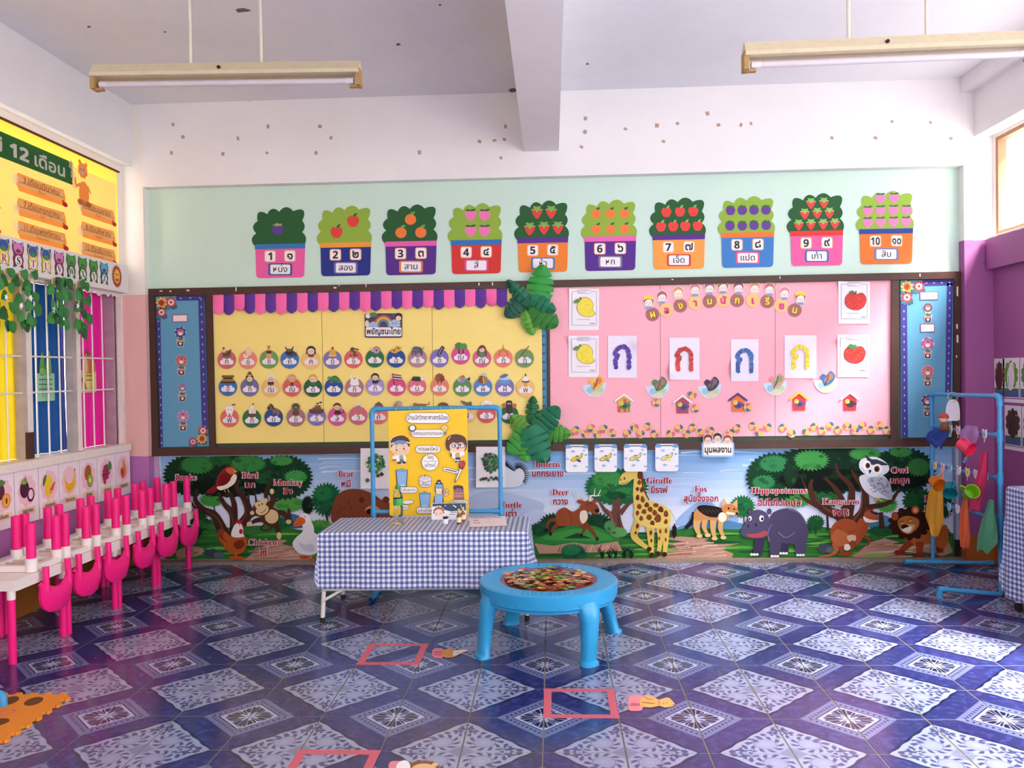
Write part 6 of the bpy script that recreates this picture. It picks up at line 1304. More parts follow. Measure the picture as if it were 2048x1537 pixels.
# ================================================================== more paper under the board
pl6 = back(.036)
for i, (x0, x1, lab) in enumerate(((1131.6,1176,'first airplane card, with a dark blue wing, beside the paper leaves'),(1189,1234,'second airplane card, with a pale blue wing, counted from the paper leaves'),(1247.8,1293.8,"third airplane card, hanging over the giraffe's head"),(1310.6,1357,'fourth airplane card, the palest, beside the small sign'))):
    y0, y1 = 890-i*.6, 945-i*.6
    o = card('airplane_card', rrect(x0, y0, x1, y1, 6), pl6, '#fbfafd', lab, 'card', 'airplane cards on the bottom rail', base=.001)
    xc = (x0+x1)/2
    a = Art(pl6, .0028).at(xc, (y0+y1)/2, 1)
    a.B([(-22,-26),(-16,-28),(-10,-22),(-16,-20),(-22,-20)], '#6fa3d6', 3); a.B([(22,-26),(16,-28),(10,-22),(16,-20),(22,-20)], '#6fa3d6', 3); a.R(-11,-25,11,-22.8,'#5a6484')
    for cx_, cy_, r in ((-8,-14,4),(18,-7,3.5),(-19,1,3.5),(-4,15,4),(20,17,3.5),(14,-16,3)): a.L(cx_, cy_, r, r*.55, '#9fc3e8', 6, .2)
    wing = ('#20407a','#5f9ac8','#7fb4d8','#f2e58a')[i]; body = ('#f0cf2c','#efd54a','#f1dd7a','#f3e89a')[i]
    a.B([(-12,2),(-6,-3),(4,-5),(9,-10),(12,-10),(10,-2),(4,3),(-6,6),(-12,5)], '#3f3a2a'); a.B([(-11,2.3),(-6,-2.3),(4,-4.3),(9,-9),(11,-9),(9,-2.4),(4,2.3),(-6,5),(-11,4.4)], body); a.P([(-3,3),(4,1),(9,6),(5,8)], wing); a.E(0,-4.6,3,1.4,'#4a6fa8',-.25); a.S([(-4,1),(5,-1.5)],1.2,1.2,'#8a7a2a')
    a.obj('airplane_print', o)
o = card('corner_sign', rrect(1403.5, 884, 1468.5, 915, 5), pl6, '#9cc4ea', 'small white sign with blue edge and three heads on the bottom rail', 'sign', base=.001)
a = Art(pl6, .0028); a.R(1407, 887, 1465, 911.5, '#fdf8ec', 3); a.obj('plate_print', o)
for x, y, hc, nm in ((1416, 879, '#7a1f2c', 0), (1435, 876, '#2a1d1a', 1), (1455, 880, '#a84a3c', 2)):
    hd = card('head', smoothc([(x-10,y),(x-7,y-9),(x,y-11),(x+7,y-9),(x+10,y),(x+7,y+9),(x,y+11),(x-7,y+9)], 3), pl6, '#f6e8e2', parent=o, base=.0032)
    a = Art(pl6, .005).at(x, y, 1); a.E(0,-1,9,9,hc); a.E(0,2,6.6,6,'#f6d6c2'); a.E(-2.5,2,.8,1,'#2a1a18'); a.E(2.5,2,.8,1,'#2a1a18'); a.E(0,4.6,1.6,.8,'#c25a50'); a.obj('face_print', hd)
a = Art(pl6, .0034); a.T('มุมผลงาน', 1436, 905.5, 17, '#2f1c18', .03, wide=53); a.obj('word_print', o)
def melon(x0, y0, x1, y1, lab, seed, curl):
    rng = random.Random(seed); o, pl = worksheet(sheetq(x0, y0, x1, y1), curl, '#f3eef4', lab, 'collage', 'torn paper melon collages', seed, base=.036, name='melon_collage')
    a = Art(pl, .003); cx_, cy_ = (x0+x1)/2+1, y0+(y1-y0)*.38
    a.E(cx_, cy_, 17, 19, '#7fb06a')
    for k in range(64):
        t, r = rng.uniform(0, 6.28), 18*math.sqrt(rng.random()); x, y = cx_+r*cos(t), cy_+1.1*r*sin(t); s = rng.uniform(2.5, 5)
        a.P([(x+s*rng.uniform(.6, 1.2)*cos(k+j*1.57), y+s*rng.uniform(.6, 1.2)*sin(k+j*1.57)) for j in range(4)], rng.choice(('#1f6a3c','#2a7f48','#17512f','#3a1c20','#1f6a3c','#2f8f58','#4a2a5a') if seed % 2 else ('#1f6a3c','#2a7f48','#17512f','#d9e2c8','#3f9a58')))
    for k in range(9 if seed % 2 else 6):
        x, y = x0+10+k*(x1-x0-18)/8 if seed % 2 else x0+12+rng.random()*34, y1-16+rng.uniform(-4, 2)-(0 if k % 2 or seed % 2 else 12); s = rng.uniform(3, 5)
        a.P([(x+s*cos(k+j*1.57), y+s*sin(k+j*1.57)) for j in range(4)], rng.choice(('#3a1a1c','#1f6a4a','#4a2226')))
    a.obj('torn_paper_pattern', o)
melon(721, 897, 780, 978, 'melon collage of torn green paper half behind the yellow poster', 2, (0, 1, .002))
melon(952, 894, 1010.5, 975.5, 'melon collage of torn green and dark red paper with a curled foot', 5, (0, 1, .02))

# ================================================================== hanging lamps
M_LAMP = mat('yellowed_enamel', '#cfc0a0', .5, noise=.12, scale=30)
M_TUBE = mat('unlit_tube_glass', '#cdc4c9', .3); M_RUST = mat('rusty_bracket', '#a98650', .6, noise=.4, scale=60)
def lamp(x0, x1, y, zl, zr, rods, label):
    L_ = x1-x0; f = lambda t: zl+(zr-zl)*t
    t = thing('fluorescent_lamp', ((x0+x1)/2, y, (zl+zr)/2-.12), label, 'lamp', 'hanging fluorescent lamps')
    g = G(); w = .04
    prof = [(-.012, 0), (.012, 0), (w, -.045), (w, -.062), (-w, -.062), (-w, -.045)]
    vs = [(x0, y+a_, zl+b_) for a_, b_ in prof]+[(x1, y+a_, zr+b_) for a_, b_ in prof]; n = 6
    g.add(vs, [(i, (i+1) % n, n+(i+1) % n, n+i) for i in range(n)]+[tuple(range(n-1, -1, -1)), tuple(range(n, 2*n))]).obj('housing', M_LAMP, t)
    G().tube([(x0+.045, y, f(.04)-.092), (x1-.045, y, f(.96)-.092)], .0145, 16).obj('tube', M_TUBE, t, smooth=60)
    G().tube([(x0+.03, y, f(.03)-.092), (x0+.07, y, f(.06)-.092)], .0155, 14).obj('tube_cap', mat('cap_grey', '#d9d2d6', .4), t, smooth=60)
    G().tube([(x1-.07, y, f(.94)-.092), (x1-.03, y, f(.97)-.092)], .0155, 14).obj('tube_cap', mat('cap_grey'), t, smooth=60)
    for x, z, s in ((x0, zl, 1), (x1, zr, -1)):
        g = G(); g.box(x-.004 if s > 0 else x-.016, x+.016 if s > 0 else x+.004, y-.03, y+.03, z-.118, z-.04); g.box(min(x, x+s*.05), max(x, x+s*.05), y-.012, y+.012, z-.122, z-.112)
        g.obj('end_bracket', M_RUST, t)
    for x in rods:
        tt = (x-x0)/L_; G().tube([(x, y, f(tt)-.005), (x, y, ZC)], .0075, 10).obj('rod', mat('rod_cream', '#ddd3c0', .5), t, smooth=60)
    G().tube([((x0+x1)/2-.02, y-.041, f(.5)-.03), ((x0+x1)/2-.02, y-.03, f(.5)-.03)], .008, 10).obj('knockout_hole', mat('black_hole', '#15120f', .8), t)
lamp(-2.113, -.827, .88, 2.885, 2.862, (-1.638, -1.298), 'cream fluorescent lamp hanging between the window wall and the middle beam')
lamp(.884, 2.09, .57, 2.765, 2.775, (1.321, 1.642), 'cream fluorescent lamp hanging toward the purple wall')

# ================================================================== gingham
def gingham(name, k=1.0):
    m = bpy.data.materials.new(name); m.use_nodes = True; nt = m.node_tree; b = nt.nodes['Principled BSDF']; N = nt.nodes.new
    tc = N('ShaderNodeUVMap'); sp = N('ShaderNodeSeparateXYZ'); nt.links.new(tc.outputs[0], sp.inputs[0])
    outs = []
    for ax in ('X', 'Y'):
        fr = N('ShaderNodeMath'); fr.operation = 'FRACT'; nt.links.new(sp.outputs[ax], fr.inputs[0])
        gt = N('ShaderNodeMath'); gt.operation = 'LESS_THAN'; gt.inputs[1].default_value = .5; nt.links.new(fr.outputs[0], gt.inputs[0]); outs.append(gt.outputs[0])
    ad = N('ShaderNodeMath'); ad.operation = 'ADD'; nt.links.new(outs[0], ad.inputs[0]); nt.links.new(outs[1], ad.inputs[1])
    hv = N('ShaderNodeMath'); hv.operation = 'DIVIDE'; hv.inputs[1].default_value = 2; nt.links.new(ad.outputs[0], hv.inputs[0])
    cr = N('ShaderNodeValToRGB'); cr.color_ramp.interpolation = 'CONSTANT'; e = cr.color_ramp.elements
    e[0].position = 0; e[0].color = (*rgb('#f2f2f8'), 1); e[1].position = .4; e[1].color = (*rgb('#93a0c9'), 1); q = e.new(.9); q.color = (*rgb('#465596'), 1)
    nt.links.new(hv.outputs[0], cr.inputs[0]); nt.links.new(cr.outputs[0], b.inputs['Base Color'])
    b.inputs['Roughness'].default_value = .38
    return m
M_GING = gingham('gingham_vinyl')
PER = .0288
def tablecloth(x0, x1, y0, y1, z, df, db, dl, dr, label, seed=0, m=M_GING, fl=.03, fr=.12):
    W, H = x1-x0, y1-y0; rg2 = random.Random(seed); ph = rg2.uniform(0, 6)
    nx, ny = 90, 60
    def fn(u, v):
        s = -dl+(W+dl+dr)*u; t = -df+(H+df+db)*v
        ox = -s if s < 0 else max(0, s-W); oy = -t if t < 0 else max(0, t-H)
        x = x0+min(max(s, 0), W); y = y0+min(max(t, 0), H); sx = -1 if s < 0 else 1; sy = -1 if t < 0 else 1
        mn, mx_ = min(ox, oy), max(ox, oy)
        fx = fl if s < 0 else fr
        if ox > 0: x += sx*(fx*ox+.004)
        if oy > 0: y += sy*(.05*oy+.004)
        if ox > 0: x += sx*.008*sin(t*22+ph)*ox/.3
        if oy > 0: y += .006*sin(s*11+ph)*oy/.3
        if mn > 0: x += sx*fx*1.2*mn; y += sy*.02*mn
        zz = z-mx_*.992+.0008*sin(s*30)*sin(t*25)
        if mn > 0: zz += .12*mn
        return (x, y, zz)
    g = G().grid(fn, nx, ny, lambda u, v: ((-dl+(W+dl+dr)*u)/PER, (-df+(H+df+db)*v)/PER))
    return g.obj('tablecloth', m, smooth=60, label=label, cat='tablecloth', group='blue gingham tablecloths')
M_METAL = mat('white_painted_steel', '#e6e1d6', .4, noise=.12, scale=40); M_RUB = mat('black_rubber', '#1c1a1a', .6)
TX0, TX1, TY0, TY1, TZ = -1.262, -.098, 1.552, 2.02, .505
t = thing('folding_table', ((TX0+TX1)/2, (TY0+TY1)/2, 0), 'low folding table with thin white legs under a gingham cloth', 'table')
G().box(TX0+.03, TX1-.03, TY0+.03, TY1-.03, TZ-.022, TZ-.001).obj('tabletop', mat('tabletop_board', '#d8cdb8', .5), t)
for x, y, fx, fy in ((TX0+.03, TY0+.05, -1.25, 1.565), (TX1-.03, TY0+.05, -.105, 1.6), (TX0+.03, TY1-.05, -1.255, 2.045), (TX1-.03, TY1-.05, -.115, 2.045)):
    lg = G().tube([(x, y, TZ-.02), (fx, fy, .02)], .0125, 10).obj('leg', M_METAL, t, smooth=60)
    G().tube([(fx, fy, 0), (fx, fy, .03)], .0145, 10).obj('foot_cap', M_RUB, lg, smooth=60)
G().tube([(-1.245, 1.567, .185), (-.11, 1.598, .188)], .009, 8).obj('stretcher', M_METAL, t, smooth=60)
G().tube([(-1.25, 1.565, .12), (-1.13, 1.568, .187)], .009, 8).obj('brace', M_METAL, t, smooth=60)
G().tube([(-1.25, 2.03, .2), (-.12, 2.03, .2)], .009, 8).obj('stretcher', M_METAL, t, smooth=60)
tablecloth(TX0, TX1, TY0, TY1, TZ+.004, .315, .012, .305, .28, 'blue and white gingham cloth hanging over the low table in the middle', 1, fl=.015, fr=.13)
ZT = TZ+.0055
# ---- on the table
M_PET = mat('clear_plastic', '#f4fbf8', .05, trans=1.0, ior=1.25); M_GREENCAP = mat('green_cap', '#2f9a3f', .4); M_GLABEL = mat('green_label', '#3fae55', .3, noise=.3, scale=30)
p = hit(2, ZT, 797, 1049)
b_ = thing('water_bottle', (p.x, p.y, ZT), 'clear water bottle with green cap and label on the gingham table', 'bottle')
g = G(); prof = [(0, .002), (.022, 0), (.0285, .006)]
for k in range(9): prof += [(.0285, .012+k*.011), (.0268, .017+k*.011)]
prof += [(.0285, .112), (.0285, .15), (.026, .17), (.018, .19), (.0125, .2), (.0125, .214)]
g.lathe(prof, p.x, p.y, 24, ZT).obj('bottle_body', M_PET, b_, smooth=50)
G().lathe([(.0289, .112), (.0291, .114), (.0291, .15), (.0287, .152)], p.x, p.y, 24, ZT).obj('label_band', M_GLABEL, b_, smooth=50)
G().lathe([(.0145, .205), (.0152, .207), (.0152, .224), (.013, .227), (0, .227)], p.x, p.y, 20, ZT).obj('cap', M_GREENCAP, b_, smooth=50)
p = hit(2, ZT, 891, 1048)
b_ = thing('small_jar', (p.x, p.y, ZT), 'tiny white jar with dark lid in front of the name tent', 'jar')
G().lathe([(0, 0), (.0145, 0), (.0155, .003), (.0155, .027), (.0125, .031)], p.x, p.y, 20, ZT).obj('jar_body', mat('white_plastic', '#f3f1f2', .35), b_, smooth=50)
G().lathe([(.014, .029), (.0145, .03), (.0145, .041), (0, .0415)], p.x, p.y, 20, ZT).obj('lid', mat('dark_lid', '#2c2a34', .4), b_, smooth=50)
M_AMBER = mat('amber_glass', '#c87a1e', .08, trans=.75, ior=1.4)
for px, py, h, lab in ((918, 1049, .09, 'small amber dropper bottle standing nearest the paper sheet'), (926, 1043, .085, 'amber dropper bottle standing just behind the other one')):
    p = hit(2, ZT, px, py)
    b_ = thing('amber_bottle', (p.x, p.y, ZT), lab, 'bottle', 'amber bottles')
    G().lathe([(0, 0), (.0125, 0), (.014, .003), (.014, h*.55), (.007, h*.68), (.006, h*.75)], p.x, p.y, 18, ZT).obj('bottle_body', M_AMBER, b_, smooth=50)
    G().lathe([(.0143, .012), (.0144, .013), (.0144, h*.45), (.0143, h*.46)], p.x, p.y, 18, ZT).obj('label_band', mat('cream_label', '#efe3c4', .5), b_, smooth=50)
    G().lathe([(.0075, h*.74), (.0082, h*.75), (.0082, h*.98), (0, h)], p.x, p.y, 16, ZT).obj('cap', mat('gold_cap', '#e0c48a', .4), b_, smooth=50)
# folded name tent
pc = hit(2, ZT, 897, 1040); yt0 = pc.y
q0, q1 = hit(1, yt0, 863, 1039), hit(1, yt0, 932, 1037)
hgt = hit(1, yt0, 897, 1008).z-ZT
def tent(px, py, o=0.0):
    h = hit(1, yt0, px, py); v = max(0, (h.z-ZT)/hgt)
    return Vector((h.x, yt0+.022*v-o, max(ZT, h.z)))
t = G(); A, B_ = q0.x, q1.x
t.add([(A, yt0, ZT), (B_, yt0, ZT), (B_, yt0+.022, ZT+hgt), (A, yt0+.022, ZT+hgt), (A, yt0+.05, ZT), (B_, yt0+.05, ZT)], [(0, 1, 2, 3), (3, 2, 5, 4)])
t = t.obj('name_tent', paper('#f3f1f4', .4), label='folded white and navy card tent with a sleeping child on the gingham table', cat='card')
a = Art(tent, .0006)
a.P([(864,1009),(931,1008),(931.5,1022),(901,1024),(889,1021),(880,1013),(864,1015)], '#1e4460'); a.L(877,1024,11,9,'#b5673c',10,.1); a.E(877,1027,8.5,7,'#f8dcc6'); a.S([(871,1027),(874,1028.5)],1,1,'#4a2a1c'); a.S([(879,1028),(883,1027)],1,1,'#4a2a1c'); a.E(873,1030,2,1,'#f0a59a'); a.E(890,1013,1.6,1.6,'#e59ac0'); a.S([(905,1012),(912,1016)],1.4,2.6,'#f2e6a0'); a.S([(921,1011),(922,1016)],1.2,1.2,'#e6eef2'); a.R(900,1025,916,1026.2,'#4a5a78'); a.R(898,1029,910,1030.2,'#4a5a78'); a.E(893,1035,7,2,'#9fb8d6')
a.obj('picture_print', t)
pz = floorp(ZT)
t = card('paper_sheet', [(937,1036),(1010,1032.5),(1014.5,1052),(940.5,1055)], pz, '#fae6ea', 'pale pink printed sheet lying flat on the gingham table', 'paper', th=.001)
a = Art(pz, .0012)
for (x0, y0, x1, y1, c_) in ((944,1037,1003,1035,'#5a5058'),(946,1041.5,957,1041.2,'#5a5058'),(947,1046.5,960,1046.2,'#4a424a'),(966,1040,984,1039,'#e8c9cf'),(970,1045,990,1044,'#e8c9cf')): a.S([(x0,y0),(x1,y1)],.9,.9,c_)
a.obj('line_print', t)

# ================================================================== blue pipe stand with the science poster
M_PVC = mat('blue_pvc', '#3f9ad0', .35, noise=.08, scale=20)
RP = .0135
def pipe(pts, parent, name='pipe', r=RP): return G().tube(pts, r, 14).obj(name, M_PVC, parent, smooth=50)
def joint(p, d, parent, L_=.05, name='joint'):
    p, d = Vector(p), Vector(d).normalized(); return G().tube([p-d*L_/2, p+d*L_/2], RP*1.28, 14).obj(name, M_PVC, parent, smooth=50)
SY = 2.085
sx0, sx1 = hit(1, SY, 744, 850).x, hit(1, SY, 1000, 900).x
sz = hit(1, SY, 870, 817).z
st = thing('pipe_stand', ((sx0+sx1)/2, SY, 0), 'blue pipe frame stand behind the gingham table holding a yellow poster', 'stand')
def arc(c, a0, a1, r, n=5): return [(c[0]+r*cos(lerp(a0, a1, k/n)), SY, c[1]+r*sin(lerp(a0, a1, k/n))) for k in range(n+1)]
pipe([(sx0, SY, .02), (sx0, SY, sz-.04)], st, 'post'); pipe([(sx1, SY, .02), (sx1, SY, sz-.04)], st, 'post'); pipe([(sx0+.04, SY, sz), (sx1-.04, SY, sz)], st, 'top_rail')
G().tube([(sx0, SY, sz-.06)]+arc((sx0+.03, sz-.03), pi, pi/2, .03)+[(sx0+.06, SY, sz)], RP*1.28, 14).obj('elbow', M_PVC, st, smooth=50)
G().tube([(sx1, SY, sz-.06)]+arc((sx1-.03, sz-.03), 0, pi/2, .03)+[(sx1-.06, SY, sz)], RP*1.28, 14).obj('elbow', M_PVC, st, smooth=50)
lz = hit(1, SY, 960, 1023).z
pipe([(sx0, SY, lz), (sx1, SY, lz)], st, 'lower_rail'); joint((sx1, SY, lz), (0, 0, 1), st); joint((sx1-.03, SY, lz), (1, 0, 0), st, .04); joint((sx0, SY, lz), (0, 0, 1), st)
for x in (sx0, sx1):
    G().tube([(x, SY-.13, RP+.004), (x, SY+.13, RP+.004)], RP, 14, caps=False).obj('foot_pipe', M_PVC, st, smooth=50); G().tube([(x, SY-.03, RP+.004), (x, SY+.03, RP+.004)], RP*1.28, 14).obj('foot_joint', M_PVC, st, smooth=50)
    G().tube([(x, SY-.13, RP+.004), (x, SY-.105, RP+.004)], RP*1.28, 14, caps=False).obj('foot_end', M_PVC, st, smooth=50)
# poster
PYp = 2.055
pp = ywall(PYp)
PO = [(776.5,822.5),(934,818),(938,1031),(779.5,1032)]
sp_ = G().slab(PO, pp, -.001, 0).obj('science_poster', paper('#ffcf14', .4), label='yellow science experiment poster hanging by rings on the blue pipe stand', cat='poster')
M_GOLD = mat('brass_ring', '#d9c27a', .3, metal=.8)
for px in (793, 820, 843, 882, 903, 911):
    c = hit(1, SY, px, 820); g = G(); R_ = .021
    g.tube([(c.x+.004*sin(k), SY-.004+R_*1.15*cos(k*2*pi/16), sz-.004+R_*sin(k*2*pi/16)) for k in range(16)], .0016, 6, closed=True)
    g.obj('hanging_ring', M_GOLD, sp_, smooth=60)
def q(x, y): return (740+x*.18217, 800+y*.18217)
def stick(name, outline, color, shapes, parent=sp_, lift=.004):
    o = card(name, [q(*p_) for p_ in outline], pp, color, parent=parent, base=lift, th=.0012, rough=.4)
    if shapes:
        a = Art(pp, lift+.0014, .00006).at(740, 800, .18217)
        for s_ in shapes: getattr(a, s_[0])(*s_[1:])
        a.obj(name+'_print', o)
    return o
K = '#3a3138'
def capsule(x0, y0, x1, y1): return rrect(x0, y0, x1, y1, (y1-y0)/2-.01)
stick('title_plate', capsule(396,140,870,262), K, [('P', capsule(400,145,866,257), '#fdfbfa'), ('T', 'บ้านนักวิทยาศาสตร์น้อย', 633, 218, 66, '#2a2426', .012, 'c', 440)])
stick('subtitle_plate', capsule(452,325,812,415), K, [('P', capsule(456,329,808,411), '#fdfbfa'), ('T', 'กิจกรรมการทดลอง', 632, 388, 56, '#2a2426', .01, 'c', 330)])
stick('magnifier', ell(466,312,42,38), '#1c1a20', [('E', 466,310,31,29,'#f1f1f5')], lift=.006)
stick('magnifier_handle', [(432,352),(448,346),(462,388),(446,396)], '#d89a72', None, lift=.005)
stick('light_bulb', smoothc([(780,300),(818,275),(858,300),(850,330),(838,352),(834,380),(812,384),(806,352),(788,332)], 3), '#4a4030', [('B', [(784,302),(818,280),(853,302),(846,328),(832,350),(808,350),(792,330)], '#f6dc86'), ('S', [(806,345),(808,315),(826,315),(828,345)], 5, 5, '#a8832c'), ('R', 808,354,834,380,'#8a8078')], lift=.006)
stick('heading_plate', capsule(498,500,778,586), '#5a5048', [('P', capsule(502,504,774,582), '#f8efe4'), ('T', 'การเผาไหม้', 638, 560, 56, '#2a2426', .01, 'c', 215)])
stick('round_plate', ell(660,688,94,92,32), K, [('E', 660,688,90,88,'#fdfbfa',0,32), ('T', 'วัสดุ', 660,650,56,'#2a2426',.008,'c',70), ('S', [(585,680),(610,670),(640,684),(680,668),(710,682),(738,672)],4,4,K), ('T', 'อุปกรณ์', 660,738,56,'#2a2426',.008,'c',120)], lift=.008)
boy = stick('boy', smoothc([(225,520),(222,440),(270,400),(350,390),(420,430),(438,500),(425,580),(380,612),(398,680),(392,702),(310,712),(300,680),(245,670),(250,620),(290,600),(240,560)], 3), '#f7f1ea', [
    ('B', [(228,510),(232,440),(290,400),(370,395),(430,440),(436,520),(420,540),(400,480),(270,480),(240,540)], '#5a3422'), ('E', 332,540,98,78,'#f8d3b2'), ('E', 232,545,14,20,'#f8d3b2'), ('E', 428,535,14,20,'#f8d3b2'), ('S', [(225,488),(330,458),(440,475)],14,14,'#e6ecf4'), ('B', [(262,480),(290,452),(340,446),(392,455),(395,480),(350,492),(320,484),(290,500)], '#6f9ac8'), ('E',292,552,8,10,'#2b1a14'), ('E',372,540,8,10,'#2b1a14'), ('S',[(280,520),(300,514)],5,4,'#5a3422'), ('S',[(362,512),(384,510)],5,4,'#5a3422'), ('E',330,566,6,3,'#e08a70'), ('E',278,580,12,7,'#f3ae96'), ('E',388,564,12,7,'#f3ae96'),
    ('B', [(290,615),(380,610),(398,660),(370,670),(300,672),(250,660),(262,620)], '#fbfafa'), ('B', [(325,615),(360,612),(365,655),(328,660)], '#8fb6a4'), ('R',325,655,372,684,'#6a7078'), ('E',322,694,26,13,'#3a342f'), ('E',375,690,24,13,'#3a342f'), ('R',244,652,290,674,'#d05a4a',6)], lift=.007)
girl = stick('girl', smoothc([(838,520),(835,440),(880,390),(950,376),(1030,400),(1064,460),(1060,530),(1030,575),(1042,606),(1000,620),(1000,680),(935,686),(930,640),(885,628),(890,580),(858,548)], 3), '#f7f1ea', [
    ('B', [(836,530),(836,440),(880,392),(950,378),(1030,402),(1064,465),(1058,540),(1030,560),(1040,480),(900,480),(880,560)], '#5c3424'), ('E',962,515,88,72,'#f9d6b6'), ('B',[(868,500),(880,440),(960,420),(1040,450),(1052,500),(1010,468),(960,478),(910,470)],'#5c3424'), ('R',896,482,1044,530,'#55607e',18), ('R',904,488,966,524,'#e8ddd6',14), ('R',974,488,1036,524,'#e8ddd6',14), ('E',934,506,10,12,'#2b1a14'), ('E',990,500,10,12,'#2b1a14'), ('E',964,536,14,9,'#b8323a'), ('S',[(856,440),(886,402)],10,8,'#f2dc9a'),
    ('B',[(905,578),(1010,572),(1040,602),(1000,615),(998,645),(930,648),(895,625)],'#fbfafa'), ('B',[(938,585),(980,582),(985,630),(940,632)],'#e8a86a'), ('R',936,632,996,660,'#1e4f7a'), ('E',950,680,20,8,'#5a3a2c'), ('E',986,676,18,8,'#5a3a2c'), ('R',884,590,898,628,'#3a3436')], lift=.007)
glass = [('P',[(288,775),(412,775),(396,952),(300,952)],'#8fbbe8'), ('E',350,778,61,18,'#7fa8cc'), ('S',[(289,785),(303,950)],5,5,K), ('S',[(411,785),(396,950)],5,5,K), ('S',[(300,952),(350,964),(398,950)],5,5,K), ('E',350,940,40,10,'#c4dcf4')]
stick('tall_glass', [(282,770),(350,756),(416,770),(402,962),(296,964)], K, glass)
stick('tall_glass_plate', capsule(266,956,522,1026), K, [('P', capsule(270,960,518,1022), '#fdfbfa'), ('T','แก้วใบยาว',394,1006,46,'#2a2426',.01,'c',200)], lift=.006)
stick('candle', smoothc([(537,860),(560,835),(600,830),(604,815),(612,830),(650,835),(674,860),(672,930),(640,962),(570,960),(540,930)], 3), K, [('B',[(541,862),(570,838),(640,838),(670,862),(668,928),(640,957),(570,955),(545,928)],'#f1e6e8'), ('E',605,858,62,22,'#e3d3d6'), ('S',[(543,888),(605,908),(669,888)],5,5,K), ('S',[(604,850),(602,826)],7,5,K), ('T','เทียน',605,944,40,'#2a2426',.012,'c',84)])
stick('water_bottle_picture', smoothc([(738,882),(775,882),(780,905),(802,930),(802,1000),(790,1030),(802,1060),(802,1140),(704,1140),(708,1060),(724,1030),(712,1000),(714,930),(735,905)], 3), K, [('P',[(718,930),(798,930),(797,970),(718,970)],'#86b2e4'), ('P',[(718,974),(796,974),(786,1030),(797,1038),(716,1038),(730,1030)],'#f3dcc2'), ('P',[(714,1042),(797,1042),(797,1138),(709,1138)],'#8db9ea'), ('R',738,882,776,900,'#3f454a'), ('R',745,905,770,918,'#c8d3dc')])
stick('water_plate', ell(836,1020,32,44), K, [('E',836,1020,28,40,'#e9cfa8'), ('T','น้ำ',834,1034,44,'#2a2426',.012)], lift=.006)
stick('dropper_plate', [(800,742),(830,738),(980,780),(968,812),(940,816),(805,778)], K, [('P',[(805,746),(830,743),(974,783),(964,808),(940,811),(810,775)],'#fdfbfa'), ('S',[(825,762),(950,793)],14,14,'#6a6468')], lift=.005)
stick('dropper', [(978,690),(1000,668),(1035,668),(1050,700),(1035,745),(1012,770),(962,880),(935,915),(928,898),(940,870),(985,755),(972,735)], K, [('B',[(982,695),(1005,672),(1035,676),(1046,705),(1030,742),(990,742)],'#c23a34'), ('P',[(990,758),(1010,766),(958,876),(938,905),(945,872)],'#f6f6f6')], lift=.008)
stick('jar_picture', smoothc([(920,945),(1005,945),(1025,980),(1030,1100),(1000,1115),(940,1112),(926,1090),(922,1000)], 3), '#3a2a34', [('R',922,948,1004,972,'#4a3a48'), ('B',[(928,985),(1020,985),(1024,1095),(1000,1108),(940,1106),(930,1090)],'#8d6a78'), ('R',930,1020,1024,1068,'#c98a72'), ('R',930,1038,1024,1044,'#6a4a52')])
stick('jar_plate', capsule(884,1100,1078,1150), K, [('P', capsule(888,1104,1074,1146), '#f6efe8'), ('T','สีผสมอาหาร',980,1134,36,'#2a2426',.012,'c',160)], lift=.007)
stick('dish_picture', smoothc([(350,1128),(400,1108),(450,1100),(490,1118),(450,1145),(380,1150)], 3), K, [('E',420,1125,62,19,'#f3f6ef',-.1)])
stick('dish_plate', capsule(330,1155,428,1210), K, [('P', capsule(333,1158,425,1207), '#fdfbfa'), ('T','จาน',380,1196,40,'#2a2426',.01)], lift=.006)
stick('short_glass', [(538,1025),(602,1008),(668,1025),(652,1186),(556,1188)], K, [('P',[(544,1030),(662,1030),(647,1180),(561,1180)],'#86b2e4'), ('E',603,1030,59,16,'#7296ba'), ('E',604,1166,36,9,'#b4d2f2')])
stick('short_glass_plate', capsule(508,1180,700,1250), K, [('P', capsule(512,1184,696,1246), '#fdfbfa'), ('T','แก้วน้ำใส',604,1232,46,'#2a2426',.01,'c',150)], lift=.006)

# ================================================================== round plastic table
RC = (.02, 1.166); RZ = .345
M_TURQ = mat('turquoise_plastic', '#2f9fd6', .3)
rt = thing('round_table', (RC[0], RC[1], 0), 'low round turquoise plastic table with a fruit picture on top', 'table')
RR = .347
G().lathe([(.0, RZ-.004), (.246, RZ-.004), (.248, RZ-.003), (.250, RZ-.001), (.325, RZ-.001), (.338, RZ), (.347, RZ-.006), (RR, RZ-.02), (RR-.004, RZ-.07), (RR-.012, RZ-.078), (RR-.018, RZ-.07), (RR-.018, RZ-.03), (0, RZ-.03)], RC[0], RC[1], 72).obj('tabletop', M_TURQ, rt, smooth=40)
# raised grip dots around the rim
g = G()
for ring, n in ((.260, 74), (.273, 78), (.286, 82), (.300, 86), (.314, 90)):
    for k in range(n):
        t_ = 2*pi*(k+.5*(n % 4 == 2))/n; cx_, cy_ = RC[0]+ring*cos(t_), RC[1]+ring*sin(t_); e = .0042
        g.add([(cx_+e*cos(t_), cy_+e*sin(t_), RZ-.001), (cx_-e*sin(t_), cy_+e*cos(t_), RZ-.001), (cx_-e*cos(t_), cy_-e*sin(t_), RZ-.001), (cx_+e*sin(t_), cy_-e*cos(t_), RZ-.001), (cx_, cy_, RZ+.0016)], [(0,1,4),(1,2,4),(2,3,4),(3,0,4)])
g.obj('grip_dot', M_TURQ, rt, kind='stuff')
pl = lambda x, y, o=0.0: Vector((RC[0]+x, RC[1]-y, RZ-.0036+o))
a = Art(pl, 0, .00002); rf = random.Random(6)
